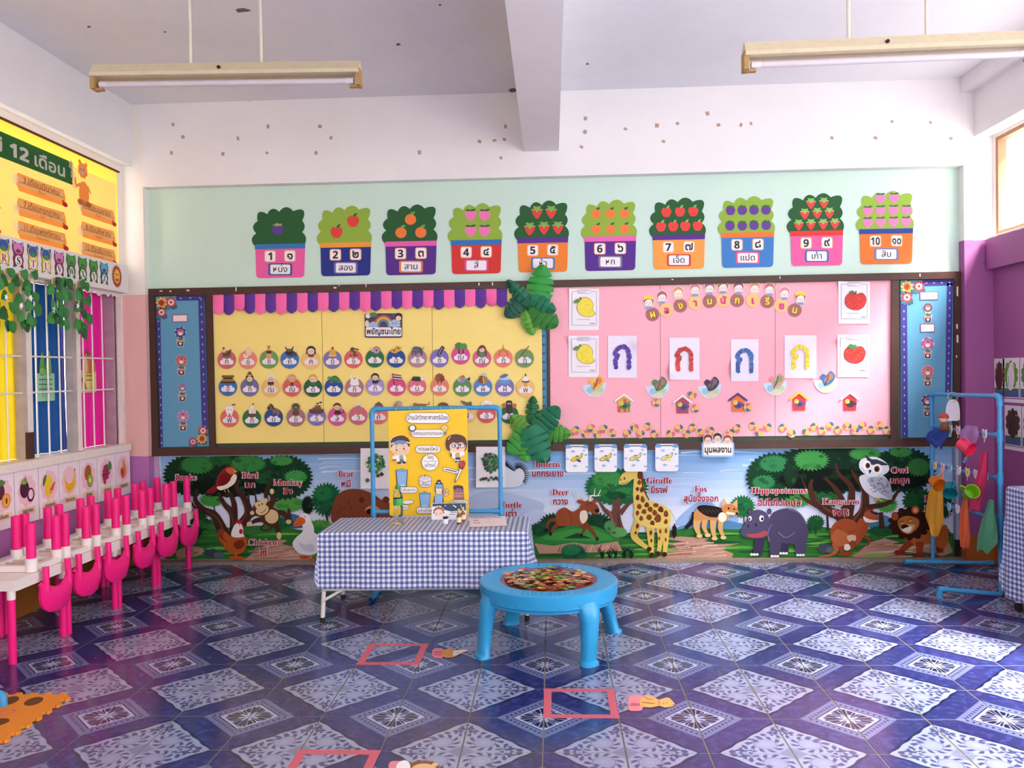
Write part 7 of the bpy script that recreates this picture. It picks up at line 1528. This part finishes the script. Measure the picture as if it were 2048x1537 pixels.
a.E(0, 0, .244, .244, '#8a2f1a', 0, 48)
for k in range(260):
    r_ = .222*math.sqrt(rf.random()); t_ = rf.uniform(0, 6.28); x, y = r_*cos(t_), r_*sin(t_); kind = rf.random(); s_ = rf.uniform(.012, .026)
    if kind < .28: c1, c2 = rf.choice((('#b02a1a','#d8583a'),('#8f1d18','#c04030')))
    elif kind < .52: c1, c2 = rf.choice((('#d98a1e','#f2b64a'),('#c96a1a','#ec9a3c')))
    elif kind < .74: c1, c2 = rf.choice((('#6f8f2a','#a8c24a'),('#4f7a24','#86a83c')))
    elif kind < .88: c1, c2 = '#d8c24a', '#f3e694'
    else:
        for j in range(7): a.E(x+rf.uniform(-.016,.016), y+rf.uniform(-.012,.012), .0065, .0065, rf.choice(('#4a1430','#5f1c3c','#3a1226')), 0, 8)
        continue
    a.E(x, y, s_, s_*rf.uniform(.7, 1), c1, rf.uniform(0, 3), 12); a.E(x-s_*.2, y-s_*.2, s_*.55, s_*.45, c2, 0, 10); a.E(x-s_*.3, y-s_*.3, s_*.14, s_*.12, '#fdf3d8', 0, 6)
a.obj('fruit_picture_print', rt, attr_mat('glossy_print', .2))
# scallops in relief round the apron
g = G()
for k in range(22):
    t0 = 2*pi*k/22; pts = []
    for j in range(9):
        s_ = j/8; t_ = t0+(s_*1.0)*2*pi/22*1.15; pts.append((RC[0]+(RR-.0035)*cos(t_), RC[1]+(RR-.0035)*sin(t_), RZ-.062+.03*sin(pi*s_)))
    g.tube(pts, .0022, 6)
g.obj('scallop_edging', M_TURQ, rt, smooth=60)
for fx, fy in ((-.329, .991), (.225, .878), (-.205, 1.565), (.382, 1.418)):
    t_ = math.atan2(fy-RC[1], fx-RC[0]); d = Vector((cos(t_), sin(t_), 0)); s_ = Vector((-sin(t_), cos(t_), 0)); rf_ = hypot(fx-RC[0], fy-RC[1])-.03
    lev = [(.30, RZ-.045, .062, .045), (.315, RZ-.075, .058, .048), (.335, RZ-.13, .047, .036), (lerp(.335, rf_, .55), .11, .042, .031), (rf_-.004, .022, .038, .028), (rf_+.003, .014, .046, .035), (rf_+.004, 0, .047, .036)]
    g = G(); vs = []; n = 16
    for r_, z, w, dp in lev:
        for k in range(n):
            al = 2*pi*k/n; e = lambda v: math.copysign(abs(v)**.75, v)
            vs.append(Vector((RC[0], RC[1], z))+d*(r_+dp*e(cos(al)))+s_*(w*e(sin(al))))
    fs = [(i*n+k, i*n+(k+1) % n, (i+1)*n+(k+1) % n, (i+1)*n+k) for i in range(len(lev)-1) for k in range(n)]+[tuple(range(n)), tuple((len(lev)-1)*n+k for k in range(n-1, -1, -1))]
    g.add(vs, fs).obj('leg', M_TURQ, rt, smooth=50)
# curved skirts between the legs
G().lathe([(RR-.012, RZ-.075), (RR-.014, RZ-.088), (RR-.02, RZ-.09), (RR-.022, RZ-.06)], RC[0], RC[1], 72).obj('apron', M_TURQ, rt, smooth=40)

# ================================================================== children's tables with upturned chairs
M_PINK = mat('hot_pink_plastic', '#ff1f86', .32, noise=.04, scale=30); M_WPL = mat('white_plastic_frame', '#f6eee8', .38, noise=.05, scale=12)
M_TAN = mat('seat_underside_shade', '#d9c9bb', .5, noise=.15, scale=14)  # tan paints in the shading inside the upturned white seats
TXF, TXB = -2.60, -2.95
def kid_table(ya, yb_, label):
    t = thing('child_table', ((TXF+TXB)/2, (ya+yb_)/2, 0), label, 'table', "children's tables along the window wall")
    y0, y1 = ya-.0205, yb_+.0205
    g = G().box(TXB-.03, TXF+.035, y0, y1, .388, .412); g.box(TXB-.03, TXF+.035, y0, y0+.014, .36, .388); g.box(TXB-.03, TXF+.035, y1-.014, y1, .36, .388); g.box(TXF+.02, TXF+.0345, y0+.014, y1-.014, .358, .388); g.box(TXB-.0295, TXB-.015, y0+.014, y1-.014, .358, .388)
    g.obj('tabletop', M_WPL, t)
    for x in (TXF, TXB):
        for y in (ya, yb_):
            lg = G().tube([(x, y, 0), (x, y, .33)], .0182, 16).obj('leg', M_PINK, t, smooth=50)
            G().tube([(x, y, .315), (x, y, .386)], .0196, 16).obj('socket', M_WPL, lg, smooth=50)
kid_table(.906, 1.328, "white topped pink legged child's table, nearest the foam mat")
kid_table(1.372, 1.857, "white topped pink legged child's table, second from the foam mat")
kid_table(1.902, 2.357, "white topped pink legged child's table, third from the foam mat")
kid_table(2.408, 2.872, "white topped pink legged child's table, nearest the animal banner")
def kid_chair(yc, label, first=None, dz=0.0, tilt=0.0, low=0.0):
    t = thing('child_chair', (-2.71, yc, .412), label, 'chair', 'chairs turned upside down on the tables')
    if first is not None:
        t.rotation_euler = (0, 0, tilt)
        for ch in [c for c in first.children]:
            c2 = ch.copy(); COL.objects.link(c2); c2.parent = t
            for gch in ch.children:
                c3 = gch.copy(); COL.objects.link(c3); c3.parent = c2
        return t
    xf, xb, h = -2.60, -2.82, .107; z0 = .414
    # seat, upside down: rim frame and ribbed underside
    g = G(); g.box(xb-.02, xf+.02, yc-h-.018, yc-h+.012, z0, z0+.032); g.box(xb-.02, xf+.02, yc+h-.012, yc+h+.018, z0, z0+.032); g.box(xf-.012, xf+.022, yc-h, yc+h, z0, z0+.03); g.box(xb-.022, xb+.012, yc-h, yc+h, z0, z0+.03)
    g.obj('seat_frame', M_WPL, t)
    s = G().box(xb, xf, yc-h, yc+h, z0, z0+.012).obj('seat', M_TAN, t)
    for k in range(3): G().box(xb+.012, xf-.012, yc-.06+k*.06-.003, yc-.06+k*.06+.003, z0+.012, z0+.022).obj('rib', M_TAN, s)
    for x in (xf, xb):
        for sgn in (-1, 1):
            y = yc+sgn*h
            g = G(); n = 16; r0, r1 = .0235, .0195
            g.tube([(x, y, z0+.03), (x, y, z0+.245)], r0, n, caps=False); g.tube([(x, y, z0+.2), (x, y, z0+.245)], r1, n, caps=False)
            i0 = n; g.add([], []); 
            vs = []
            for rr_2 in (r0, r1):
                for k in range(n): vs.append((x+rr_2*cos(2*pi*k/n), y+rr_2*sin(2*pi*k/n), z0+.245))
            g.add(vs, [(k, (k+1) % n, n+(k+1) % n, n+k) for k in range(n)])
            lg = g.obj('leg', M_PINK, t, smooth=50)
            G().tube([(x, y, z0), (x, y, z0+.068)], .0295, n).obj('socket', M_WPL, lg, smooth=50)
    # backrest hanging in front: two posts and a rounded shell with a scooped upper edge
    xb2 = xf+.066
    for sgn in (-1, 1): G().tube([(xb2, yc+sgn*(h-.012), z0+.02), (xb2+.004, yc+sgn*(h-.008), z0-.08), (xb2+.006, yc+sgn*(h-.01), z0-.11)], .0165, 12).obj('back_post', M_PINK, t, smooth=60)
    W_ = .128
    out = [(-W_*.98, -.07), (-W_*.86, -.055), (-W_*.7, -.062), (-W_*.5, -.085), (-W_*.25, -.096), (0, -.099), (W_*.25, -.096), (W_*.5, -.085), (W_*.7, -.062), (W_*.86, -.055), (W_*.98, -.07),
        (W_*1.0, -.13), (W_*.96, -.165), (W_*.84, -.195), (W_*.6, -.217), (W_*.3, -.225), (0, -.227), (-W_*.3, -.225), (-W_*.6, -.217), (-W_*.84, -.195), (-W_*.96, -.165), (-W_, -.13)]
    g = G(); nn = 22; top = [out[0]]+out[1:10]+[out[10]]; bot = [out[0], out[21], out[20], out[19], out[18], out[16], out[14], out[13], out[12], out[11], out[10]]
    def shell(u, v, off):
        y = lerp(top[u][0], bot[u][0], v); z = lerp(top[u][1], bot[u][1], v)
        x = xb2+.012-.20*(y/W_)**2*.12+.03*sin(pi*min(1, v*.75+.1))-.012+off
        return (x, yc+y, z0+z)
    NU, NV = 10, 6; vs = []
    for off in (.004, -.010):
        for j in range(NV+1):
            for i in range(NU+1): vs.append(shell(i, j/NV, off))
    st_ = (NU+1)*(NV+1); ix = lambda i, j, k=0: k*st_+j*(NU+1)+i
    fs = [(ix(i,j), ix(i+1,j), ix(i+1,j+1), ix(i,j+1)) for j in range(NV) for i in range(NU)]+[(ix(i,j,1), ix(i,j+1,1), ix(i+1,j+1,1), ix(i+1,j,1)) for j in range(NV) for i in range(NU)]
    for j in (0, NV): fs += [(ix(i,j), ix(i,j,1), ix(i+1,j,1), ix(i+1,j)) for i in range(NU)]
    g.add(vs, fs).obj('backrest', M_PINK, t, smooth=60)
    return t
c0 = kid_chair(1.175, 'upturned pink chair nearest the foam mat, first of the row')
for yc, lab, tl in ((1.462, 'upturned pink chair, second of the row from the foam mat', .02), (1.778, 'upturned pink chair, third of the row from the foam mat', -.02), (2.108, 'upturned pink chair, fourth of the row from the foam mat', .03), (2.434, 'upturned pink chair, fifth of the row from the foam mat', -.03), (2.765, 'upturned pink chair at the animal banner end of the row', 0.0)):
    kid_chair(yc, lab, c0, tilt=tl)

# ================================================================== pipe rack with cups and towels
RX, RY0, RY1 = 2.712, 2.06, 2.88
rk = thing('drying_rack', (RX, (RY0+RY1)/2, 0), 'blue pipe rack with animal clips standing before the purple wall', 'rack')
rz = 1.2
pipe([(RX, RY0, .02), (RX, RY0, rz-.03)], rk, 'post'); pipe([(RX-.03, RY1, .02), (RX-.03, RY1, rz-.03)], rk, 'post')
pipe([(RX, RY0+.03, rz), (RX-.03, RY1-.03, rz-.01)], rk, 'top_rail')
G().tube([(RX, RY0, rz-.06), (RX, RY0, rz-.02), (RX, RY0+.01, rz-.005), (RX, RY0+.03, rz), (RX, RY0+.06, rz)], RP*1.3, 14).obj('elbow', M_PVC, rk, smooth=50)
G().tube([(RX-.03, RY1, rz-.07), (RX-.03, RY1, rz-.03), (RX-.03, RY1-.01, rz-.014), (RX-.03, RY1-.03, rz-.01), (RX-.03, RY1-.06, rz-.01)], RP*1.3, 14).obj('elbow', M_PVC, rk, smooth=50)
RAILS = [(hit(1, RY0, 2003, 872).z, .965), (hit(1, RY0, 2003, 958).z, .70), (hit(1, RY0, 2003, 1040).z, .44)]
for zn, zf in RAILS:
    pipe([(RX, RY0, zn), (RX-.03, RY1, zf)], rk, 'rail', .0105); joint((RX, RY0, zn), (0, 0, 1), rk, .07); joint((RX, RY0+.03, zn), (0, 1, 0), rk, .05); joint((RX-.03, RY1, zf), (0, 0, 1), rk, .06)
pipe([(2.36, RY0, RP+.035), (RX, RY0, RP+.002)], rk, 'foot_pipe'); joint((2.375, RY0, RP+.034), (1, 0, 0), rk, .06); G().tube([(2.355, RY0, RP+.034), (2.353, RY0, 0)], RP*1.3, 14).obj('foot_elbow', M_PVC, rk, smooth=50)
pipe([(2.50, RY1-.01, RP+.012), (3.05, RY1-.06, RP+.012)], rk, 'foot_pipe'); joint((2.51, RY1-.01, RP+.012), (1, 0, 0), rk, .05); joint((3.035, RY1-.06, RP+.012), (1, 0, 0), rk, .05); joint((RX-.03, RY1-.02, RP+.012), (1, 0, 0), rk, .09)
def rail_pt(k, px):
    """point on a rail that stands at photograph column px"""
    zn, zf = RAILS[k]; best = None
    for i in range(201):
        t = i/200; p = Vector((lerp(RX, RX-.03, t), lerp(RY0, RY1, t), lerp(zn, zf, t))); d = p-CAM; z = d.dot(_fw); x = 1024+F_PX*d.dot(_rt)/z
        if best is None or abs(x-px) < best[0]: best = (abs(x-px), p)
    return best[1]
M_CLIP = [mat('clip_white', '#f2eef0', .4), mat('clip_yellow', '#efd7a0', .4), mat('clip_pink', '#f4c9d8', .4), mat('clip_blue', '#a8cfe6', .4)]
for k, pxs in ((0, (1890, 1906, 1922, 1957, 1975)), (1, (1875, 1891, 1906, 1923, 1941, 1958, 1978)), (2, (1887, 1904, 1921))):
    for i, px in enumerate(pxs):
        p = rail_pt(k, px); g = G(); x = p.x-.014
        pl = lambda u, v, o=0.0, p=p, x=x: Vector((x-o, p.y-u, p.z-v))
        clip = G().slab(smoothc([(-.02,-.016),(-.024,-.03),(-.012,-.024),(.012,-.024),(.024,-.03),(.02,-.016),(.022,.006),(.012,.024),(0,.028),(-.012,.024),(-.022,.006)], 2), pl, 0, .008).obj('animal_clip', M_CLIP[(i+k) % 4], rk)
        a = Art(pl, .0085); a.E(-.007, -.004, .003, .004, '#33262a', 0, 8); a.E(.007, -.004, .003, .004, '#33262a', 0, 8); a.E(0, .006, .004, .003, '#a5685a', 0, 8)
        if i % 3 == 0: a.E(-.013, -.02, .006, .006, '#2d2530', 0, 8)
        a.obj('face_print', clip)
        if k == 0 or i % 3 == 1: G().tube([(x-.004, p.y, p.z-.02), (x-.006, p.y, p.z-.05)], .002, 6).obj('hook', M_GOLD, clip)
def cup(k, px, dy, tilt, col, label):
    p = rail_pt(k, px); m = mat('cup_'+col.lstrip('#'), col, .35)
    root = thing('plastic_cup', (p.x-.05, p.y, p.z-.03), label, 'cup', 'plastic cups on the rack')
    g = G(); g.lathe([(0, 0), (.030, 0), (.033, .003), (.042, .085), (.044, .088), (.041, .087), (.032, .008), (0, .006)], p.x-.05, p.y, 24, p.z-.03-.04); o1 = g.obj('cup_body', m, root, smooth=50)
    hd = G().tube([(p.x-.05, p.y+.038, p.z-.03-.02), (p.x-.05, p.y+.062, p.z-.03-.012), (p.x-.05, p.y+.066, p.z-.03+.012), (p.x-.05, p.y+.042, p.z-.03+.03)], .005, 8).obj('handle', m, root, smooth=60)
    root.rotation_euler = (0, 0, 0); root.rotation_euler = tilt; root.location = Vector((p.x-.125, p.y-.02, p.z-dy))
cup(1, 1908, .085, (1.9, .5, .2), '#ee8a22', 'orange plastic cup hanging by its handle on the rack')
cup(1, 1937, .105, (2.1, .4, -.2), '#1c8a9a', 'teal plastic cup hanging on the rack between orange and green cups')
cup(0, 1968, .075, (2.0, -.4, .3), '#ee2f5c', 'red-pink plastic cup hanging below the lilac cloth')
cup(1, 1978, .10, (1.0, -.75, .3), '#86c818', 'lime green plastic cup with its mouth turned outward')
def towel(pts, w, col, label, depth=.03, seed=0):
    """hanging cloth: pts = photograph points down its middle, on the rack's plane; w = half widths in metres"""
    r = random.Random(seed); X0 = RX-.062
    c = [hit(0, X0, *p) for p in pts]; n = 18
    def fn(u, v):
        s = v*(len(c)-1); i = min(int(s), len(c)-2); f = s-i; p = c[i].lerp(c[i+1], f); hw = lerp(w[i], w[i+1], f)
        fold = .009*sin(u*9+seed)+.005*sin(u*17+v*4+seed)
        return (p.x-fold*min(1, v*3+.2)-.004, p.y-(u-.5)*2*hw, p.z+.012*sin(u*7+seed)*v)
    m = mat('towel_'+col.lstrip('#'), col, .9, noise=.12, scale=60, bump=.5, bscale=400)
    g = G().grid(fn, n, 20); nv = len(g.v); g.add([(x+.003, y, z) for x, y, z in g.v], [tuple(reversed(f_)) for f_ in g.f])
    return g.obj('towel', m, label=label, cat='towel', group='cloths on the rack', smooth=70)
towel([(1876,955),(1874,990),(1870,1040),(1870,1075)], [.01,.09,.13,.035], '#f6b63c', 'golden yellow towel hanging from the middle rail of the rack', seed=1)
towel([(1932,995),(1930,1040),(1929,1075),(1929,1098)], [.02,.05,.06,.03], '#e0683f', 'rust orange towel hanging at the middle of the rack', seed=2)
towel([(1970,905),(1965,950),(1955,985),(1948,1022)], [.04,.06,.06,.045], '#d93a6c', 'crimson towel hanging under the red-pink cup', seed=3)
towel([(1984,1000),(1978,1040),(1976,1075),(1964,1104)], [.03,.09,.12,.06], '#5ba67e', 'sea green towel hanging nearest the gingham side table', seed=4)
towel([(1885,858),(1876,868),(1870,880),(1878,895)], [.10,.16,.15,.05], '#2f52b0', 'dark blue cloth draped over the top rail of the rack', seed=5)
towel([(1944,852),(1940,870),(1938,885),(1932,896)], [.07,.12,.11,.05], '#b48acb', 'lilac cloth draped over the top rail of the rack', seed=6)
# white tag and small doll hanging at the far end
p = hit(0, RX-.03, 1898, 815)
pl = lambda u, v, o=0.0: Vector((rx_+u*.8, p.y-.03-o+u*.3, p.z-v))
p = p-Vector((0, 0, .036))
rx_ = RX-.03*(p.y-.03-RY0)/(RY1-RY0)
tg = card('paper_tag', smoothc([(-.06,-.05),(-.03,-.085),(.03,-.085),(.06,-.05),(.065,.045),(0,.052),(-.065,.048),(-.07,0)], 3), pl, '#f1ecf4', 'blank white tag hanging from the top rail of the rack', 'tag', th=.002)
G().tube([(rx_+.031*cos(k*2*pi/14), p.y-.03, rz-.022+.031*sin(k*2*pi/14)) for k in range(14)], .003, 6, closed=True).obj('ring', mat('beige_ring', '#c9b891', .5), tg, smooth=60)
p = hit(0, RX-.06, 1898, 848)
dl = thing('clip_doll', (p.x-.03, p.y, p.z-.04), 'tiny doll with red hair clipped above the blue cloth', 'doll')
G().lathe([(0, -.03), (.022, -.025), (.03, 0), (.02, .03), (0, .035)], p.x-.03, p.y, 14, p.z-.02).obj('body', mat('doll_brown', '#7a4a30', .6), dl, smooth=60)
G().lathe([(0, -.028), (.02, -.02), (.028, 0), (.02, .02), (0, .028)], p.x-.035, p.y, 14, p.z+.035).obj('head', mat('doll_face', '#eccbb4', .6), dl, smooth=60)
G().lathe([(.029, .0), (.031, .012), (.022, .03), (0, .036)], p.x-.033, p.y, 14, p.z+.036).obj('hair', mat('doll_hair', '#b8432a', .6), dl, smooth=60)
# toothbrush
p0, p1 = hit(0, RX-.06, 1943, 898), hit(0, RX-.06, 1928, 925)
tb = thing('toothbrush', tuple(p1), 'small blue and white toothbrush hanging below the lilac cloth', 'toothbrush')
G().tube([p0, p0.lerp(p1, .7)], .006, 8).obj('handle', mat('brush_white', '#eef0f2', .4), tb, smooth=60)
G().tube([p0.lerp(p1, .3), p0.lerp(p1, .65)], .0075, 8).obj('grip', mat('brush_orange', '#d8703c', .4), tb, smooth=60)
G().tube([p0.lerp(p1, .7), p1], .009, 8).obj('head', mat('brush_blue', '#6fa8dc', .4), tb, smooth=60)

# ================================================================== side table at the purple wall
t = thing('side_table', (2.87, 1.35, 0), 'gingham covered side table on castors beside the pipe rack', 'table')
G().box(2.645, 3.10, .955, 1.755, .68, .70).obj('tabletop', mat('tabletop_board'), t)
for x, y in ((2.65, 1.76), (3.09, 1.76), (2.65, .95), (3.09, .95)):
    lg = G().tube([(x, y, .05), (x, y, .68)], .016, 10).obj('leg', M_METAL, t, smooth=60)
    G().tube([(x-.012, y, .024), (x+.012, y, .024)], .024, 14).obj('castor', M_RUB, lg, smooth=60)
tablecloth(2.61, 3.125, .915, 1.795, .704, .63, .63, .635, .006, 'blue and white gingham cloth covering the side table at the purple wall', 3, fl=.0, fr=0.0)

# ================================================================== bird cards on the purple wall
BXR = XR-.001
def rpl(yc, zc): return lambda u, v, o=0.0: Vector((BXR-o, yc-u, zc-v))
def bird_card(yc, zc, w, h, sky, body, cr, label, row):
    pl = rpl(yc, zc)
    o = card('bird_card', [(-w/2,-h/2),(w/2,-h/2),(w/2,h/2),(-w/2,h/2)], pl, '#ece6ea', label, 'card', 'bird cards on the purple wall', th=.0015)
    a = Art(pl, .0018); a.R(-w/2+.006,h*.32,w/2-.006,h/2-.006,'#4a5f92'); a.R(-w/2+.006,h*.26,w/2-.006,h*.33,'#3f7a4a'); a.L(0,-.02,w*.42,h*.34,sky,10,.1); a.obj('ground_print', o)
    a = Art(pl, .0026); a.B([(-.02,.08),(-.045,.02),(-.035,-.05),(0,-.085),(.035,-.06),(.045,.01),(.02,.075)],body); a.E(.012,-.075,.03,.03,body); a.P([(.036,-.08),(.056,-.07),(.036,-.064)],'#d9a03c'); a.E(.02,-.08,.005,.005,'#1a1414'); a.S([(-.03,-.01),(-.02,.06)],.02,.01,cr); a.S([(0,.08),(.004,.1)],.006,.005,'#8a6a3a'); a.obj('bird_print', o)
w = .2
bird_card(2.885, 1.296, .13, .265, '#5f8a3a', '#5a2430', '#3a1a22', 'upper bird card with a dark maroon bird, next to the pier', 0)
bird_card(2.74, 1.296, .2, .27, '#6f9a3c', '#e9e4e0', '#c9c2c8', 'upper bird card with a white bird on green', 0)
bird_card(2.53, 1.296, .2, .27, '#4f8a44', '#7fae3c', '#4a7a2c', 'upper bird card with a green bird, farthest from the pier', 0)
bird_card(2.72, .975, .2, .27, '#4a3a2c', '#4a2a26', '#2d1a1a', 'lower bird card with a dark brown bird', 1)
bird_card(2.51, .975, .2, .27, '#6f9a3c', '#9ab84a', '#5a7a2c', 'lower bird card with a light green bird', 1)
for z in (1.142, .822): G().box(BXR-.004, BXR, 2.3, 2.82, z-.012, z+.012).obj('trim_7' if z > 1 else 'trim_8', mat('white_card_strip', '#efe9ef', .5), kind='structure')

# ================================================================== floor: tape squares, animal cut-outs, foam mat
M_TAPE = mat('pink_cloth_tape', '#cf6472', .6, noise=.08, scale=50)
def tape_square(x, y, label):
    t = thing('tape_square', (x+.15, y+.15, 0), label, 'floor tape', 'pink tape squares on the floor'); w = .031; z = .0006
    for x0, x1, y0, y1, zz in ((x-.004, x+.304, y-.004, y+w, z), (x-.004, x+.304, y+.3-w, y+.304, z), (x-.002, x+w, y+.004, y+.298, z+.0004), (x+.3-w, x+.302, y+.003, y+.297, z+.0004)): G().box(x0, x1, y0, y1, .0002, zz+.0004).obj('tape_strip', M_TAPE, t)
tape_square(-.9, .9, 'pink tape square on the floor beside the round table')
tape_square(0, .3, 'pink tape square on the floor in front of the round table')
tape_square(-.9, -.3, 'pink tape square on the floor nearest the viewer')
fp = floorp(.0008)
def floor_cut(outs, shapes, label):
    o = None
    for i, (nm, ou, c_) in enumerate(outs):
        k = card(nm if o is not None else 'floor_cutout', ou, fp, c_, label if o is None else None, 'cutout' if o is None else None, 'animal cut-outs on the floor' if o is None else None, parent=o, base=.0004*i, th=.0008)
        if o is None: o = k
    a = Art(fp, .0016+.0004*len(outs), .00005)
    for s_ in shapes: getattr(a, s_[0])(*s_[1:])
    a.obj('picture_print', o)
floor_cut([('word_oval', rrect(1256,1391,1286,1423,8), '#f08c96'), ('cat', smoothc([(1280,1402),(1290,1392),(1306,1394),(1318,1400),(1332,1396),(1340,1398),(1350,1410),(1342,1414),(1330,1416),(1318,1413),(1300,1416),(1280,1413)], 3), '#f2b163')],
    [('T','เดินแมว',1271,1412,9,'#a03a4a',.005,'c',18), ('S',[(1284,1405),(1310,1408)],.8,.8,'#8a5a2a'), ('E',1334,1406,1,1,'#3a2214'), ('E',1327,1408,1,1,'#3a2214'), ('S',[(1318,1402),(1319,1413)],.8,.8,'#8a5a2a'), ('S',[(1346,1410),(1352,1413)],1,.6,'#5a3a20'), ('S',[(1290,1394),(1300,1400),(1308,1396)],.8,.8,'#b5742c')], 'orange cat cut-out with a pink word oval on the floor tiles')
floor_cut([('word_oval', rrect(864,1297,889,1317,8), '#ea7f88'), ('rabbit', smoothc([(884,1306),(890,1300),(904,1298),(914,1301),(926,1299),(938,1302),(928,1306),(918,1310),(908,1315),(890,1316)], 3), '#d9913f')],
    [('R',868,1304,884,1305.2,'#a03a4a'), ('R',869,1309,883,1310.2,'#a03a4a'), ('B',[(908,1303),(918,1301),(928,1300),(936,1302),(926,1305),(916,1310),(906,1312)],'#f2e9e2'), ('E',917,1306,1,.8,'#3a2a24'), ('E',912,1307,1,.8,'#3a2a24')], 'orange and white rabbit cut-out with a pink oval at a round table leg')
floor_cut([('word_oval', rrect(777,1523,808,1552,9), '#ea8a92'), ('monkey', smoothc([(806,1548),(815,1532),(830,1524),(850,1522),(872,1526),(880,1540),(870,1556),(830,1560)], 3), '#8a5a34')],
    [('B',[(792,1535),(800,1524),(812,1522),(820,1530),(818,1545),(800,1548)],'#f6f0ee'), ('E',848,1541,26,13,'#e9bf8a'), ('E',870,1530,6,4,'#e9bf8a')], 'brown monkey cut-out with a pink oval at the near tape square')
# foam mat with jigsaw edges
M_FOAM = mat('orange_foam', '#f0922a', .8, noise=.1, scale=80, bump=.4, bscale=300)
mx0, mx1, my0, my1 = -2.67, -2.07, -.11, .49
out = []
def jig(p, q_, n, sgn):
    (x0, y0), (x1, y1) = p, q_; dx, dy = x1-x0, y1-y0; L_ = hypot(dx, dy); ux, uy = dx/L_, dy/L_; nx, ny = uy, -ux; st_ = L_/n
    for k in range(n):
        c_ = (k+.5)*st_
        for al, r_ in ((-.018, 0), (-.011, .006), (-.016, .016), (-.008, .023), (.008, .023), (.016, .016), (.011, .006), (.018, 0)): out.append((x0+ux*(c_+al)+nx*r_*sgn, y0+uy*(c_+al)+ny*r_*sgn))
jig((mx0, my0), (mx1, my0), 9, 1); jig((mx1, my0), (mx1, my1), 9, 1); jig((mx1, my1), (mx0, my1), 9, 1); jig((mx0, my1), (mx0, my0), 9, 1)
pl = lambda x, y, o=0.0: Vector((x, y, o))
fm = G().slab(out, pl, .0002, .012).obj('foam_mat', M_FOAM, label='orange foam play mat with jigsaw edges on the floor', cat='mat')
for cx_, cy_, rx, ry in ((-2.29, .42, .035, .05), (-2.18, .415, .035, .048), (-2.37, .26, .04, .05), (-2.2, .2, .05, .04)):
    G().slab(ell(cx_, cy_, rx, ry, 20, .3), pl, .0121, .0128).obj('hole_shade', mat('hole_shade_brown', '#6a3f16', .9), fm)  # raised dark ovals; the brown paints the shade of the openings
a = Art(pl, .0129); a.S([(-2.26,.3),(-2.22,.33),(-2.19,.3),(-2.22,.27),(-2.26,.3)],.008,.008,'#e0607a'); a.obj('swirl_print', fm)
p = hit(2, .012, 6, 1412)
pe = thing('bent_pipe', (p.x, p.y, .012), 'bent end of a blue pipe stand resting on the orange mat', 'pipe')
G().tube([(p.x, p.y, .012), (p.x, p.y, .045), (p.x-.008, p.y+.002, .056), (p.x-.03, p.y+.006, .06)], RP*1.3, 14).obj('elbow', M_PVC, pe, smooth=50)
G().tube([(p.x-.03, p.y+.006, .06), (p.x-.3, p.y+.05, .06)], RP, 14).obj('pipe', M_PVC, pe, smooth=50)

# ================================================================== dried branch and torn foil strip at the upper window
p = hit(0, 3.2, 2030, 440)
br = thing('dry_branch', (3.22, p.y, WZ0), 'dry purple branch outside the upper window', 'branch')
G().tube([(3.3, p.y+.15, WZ0-.02), (3.3, p.y+.02, WZ0+.1), (3.3, p.y-.1, WZ0+.18), (3.3, p.y-.3, WZ0+.32)], [.012, .01, .007, .004], 8).obj('stem', mat('branch_bark', '#8a5a80', .8), br, smooth=60)
G().tube([(3.3, p.y-.02, WZ0+.13), (3.3, p.y-.08, WZ0+.28), (3.3, p.y-.2, WZ0+.36)], [.007, .005, .003], 8).obj('twig', mat('branch_bark'), br, smooth=60)
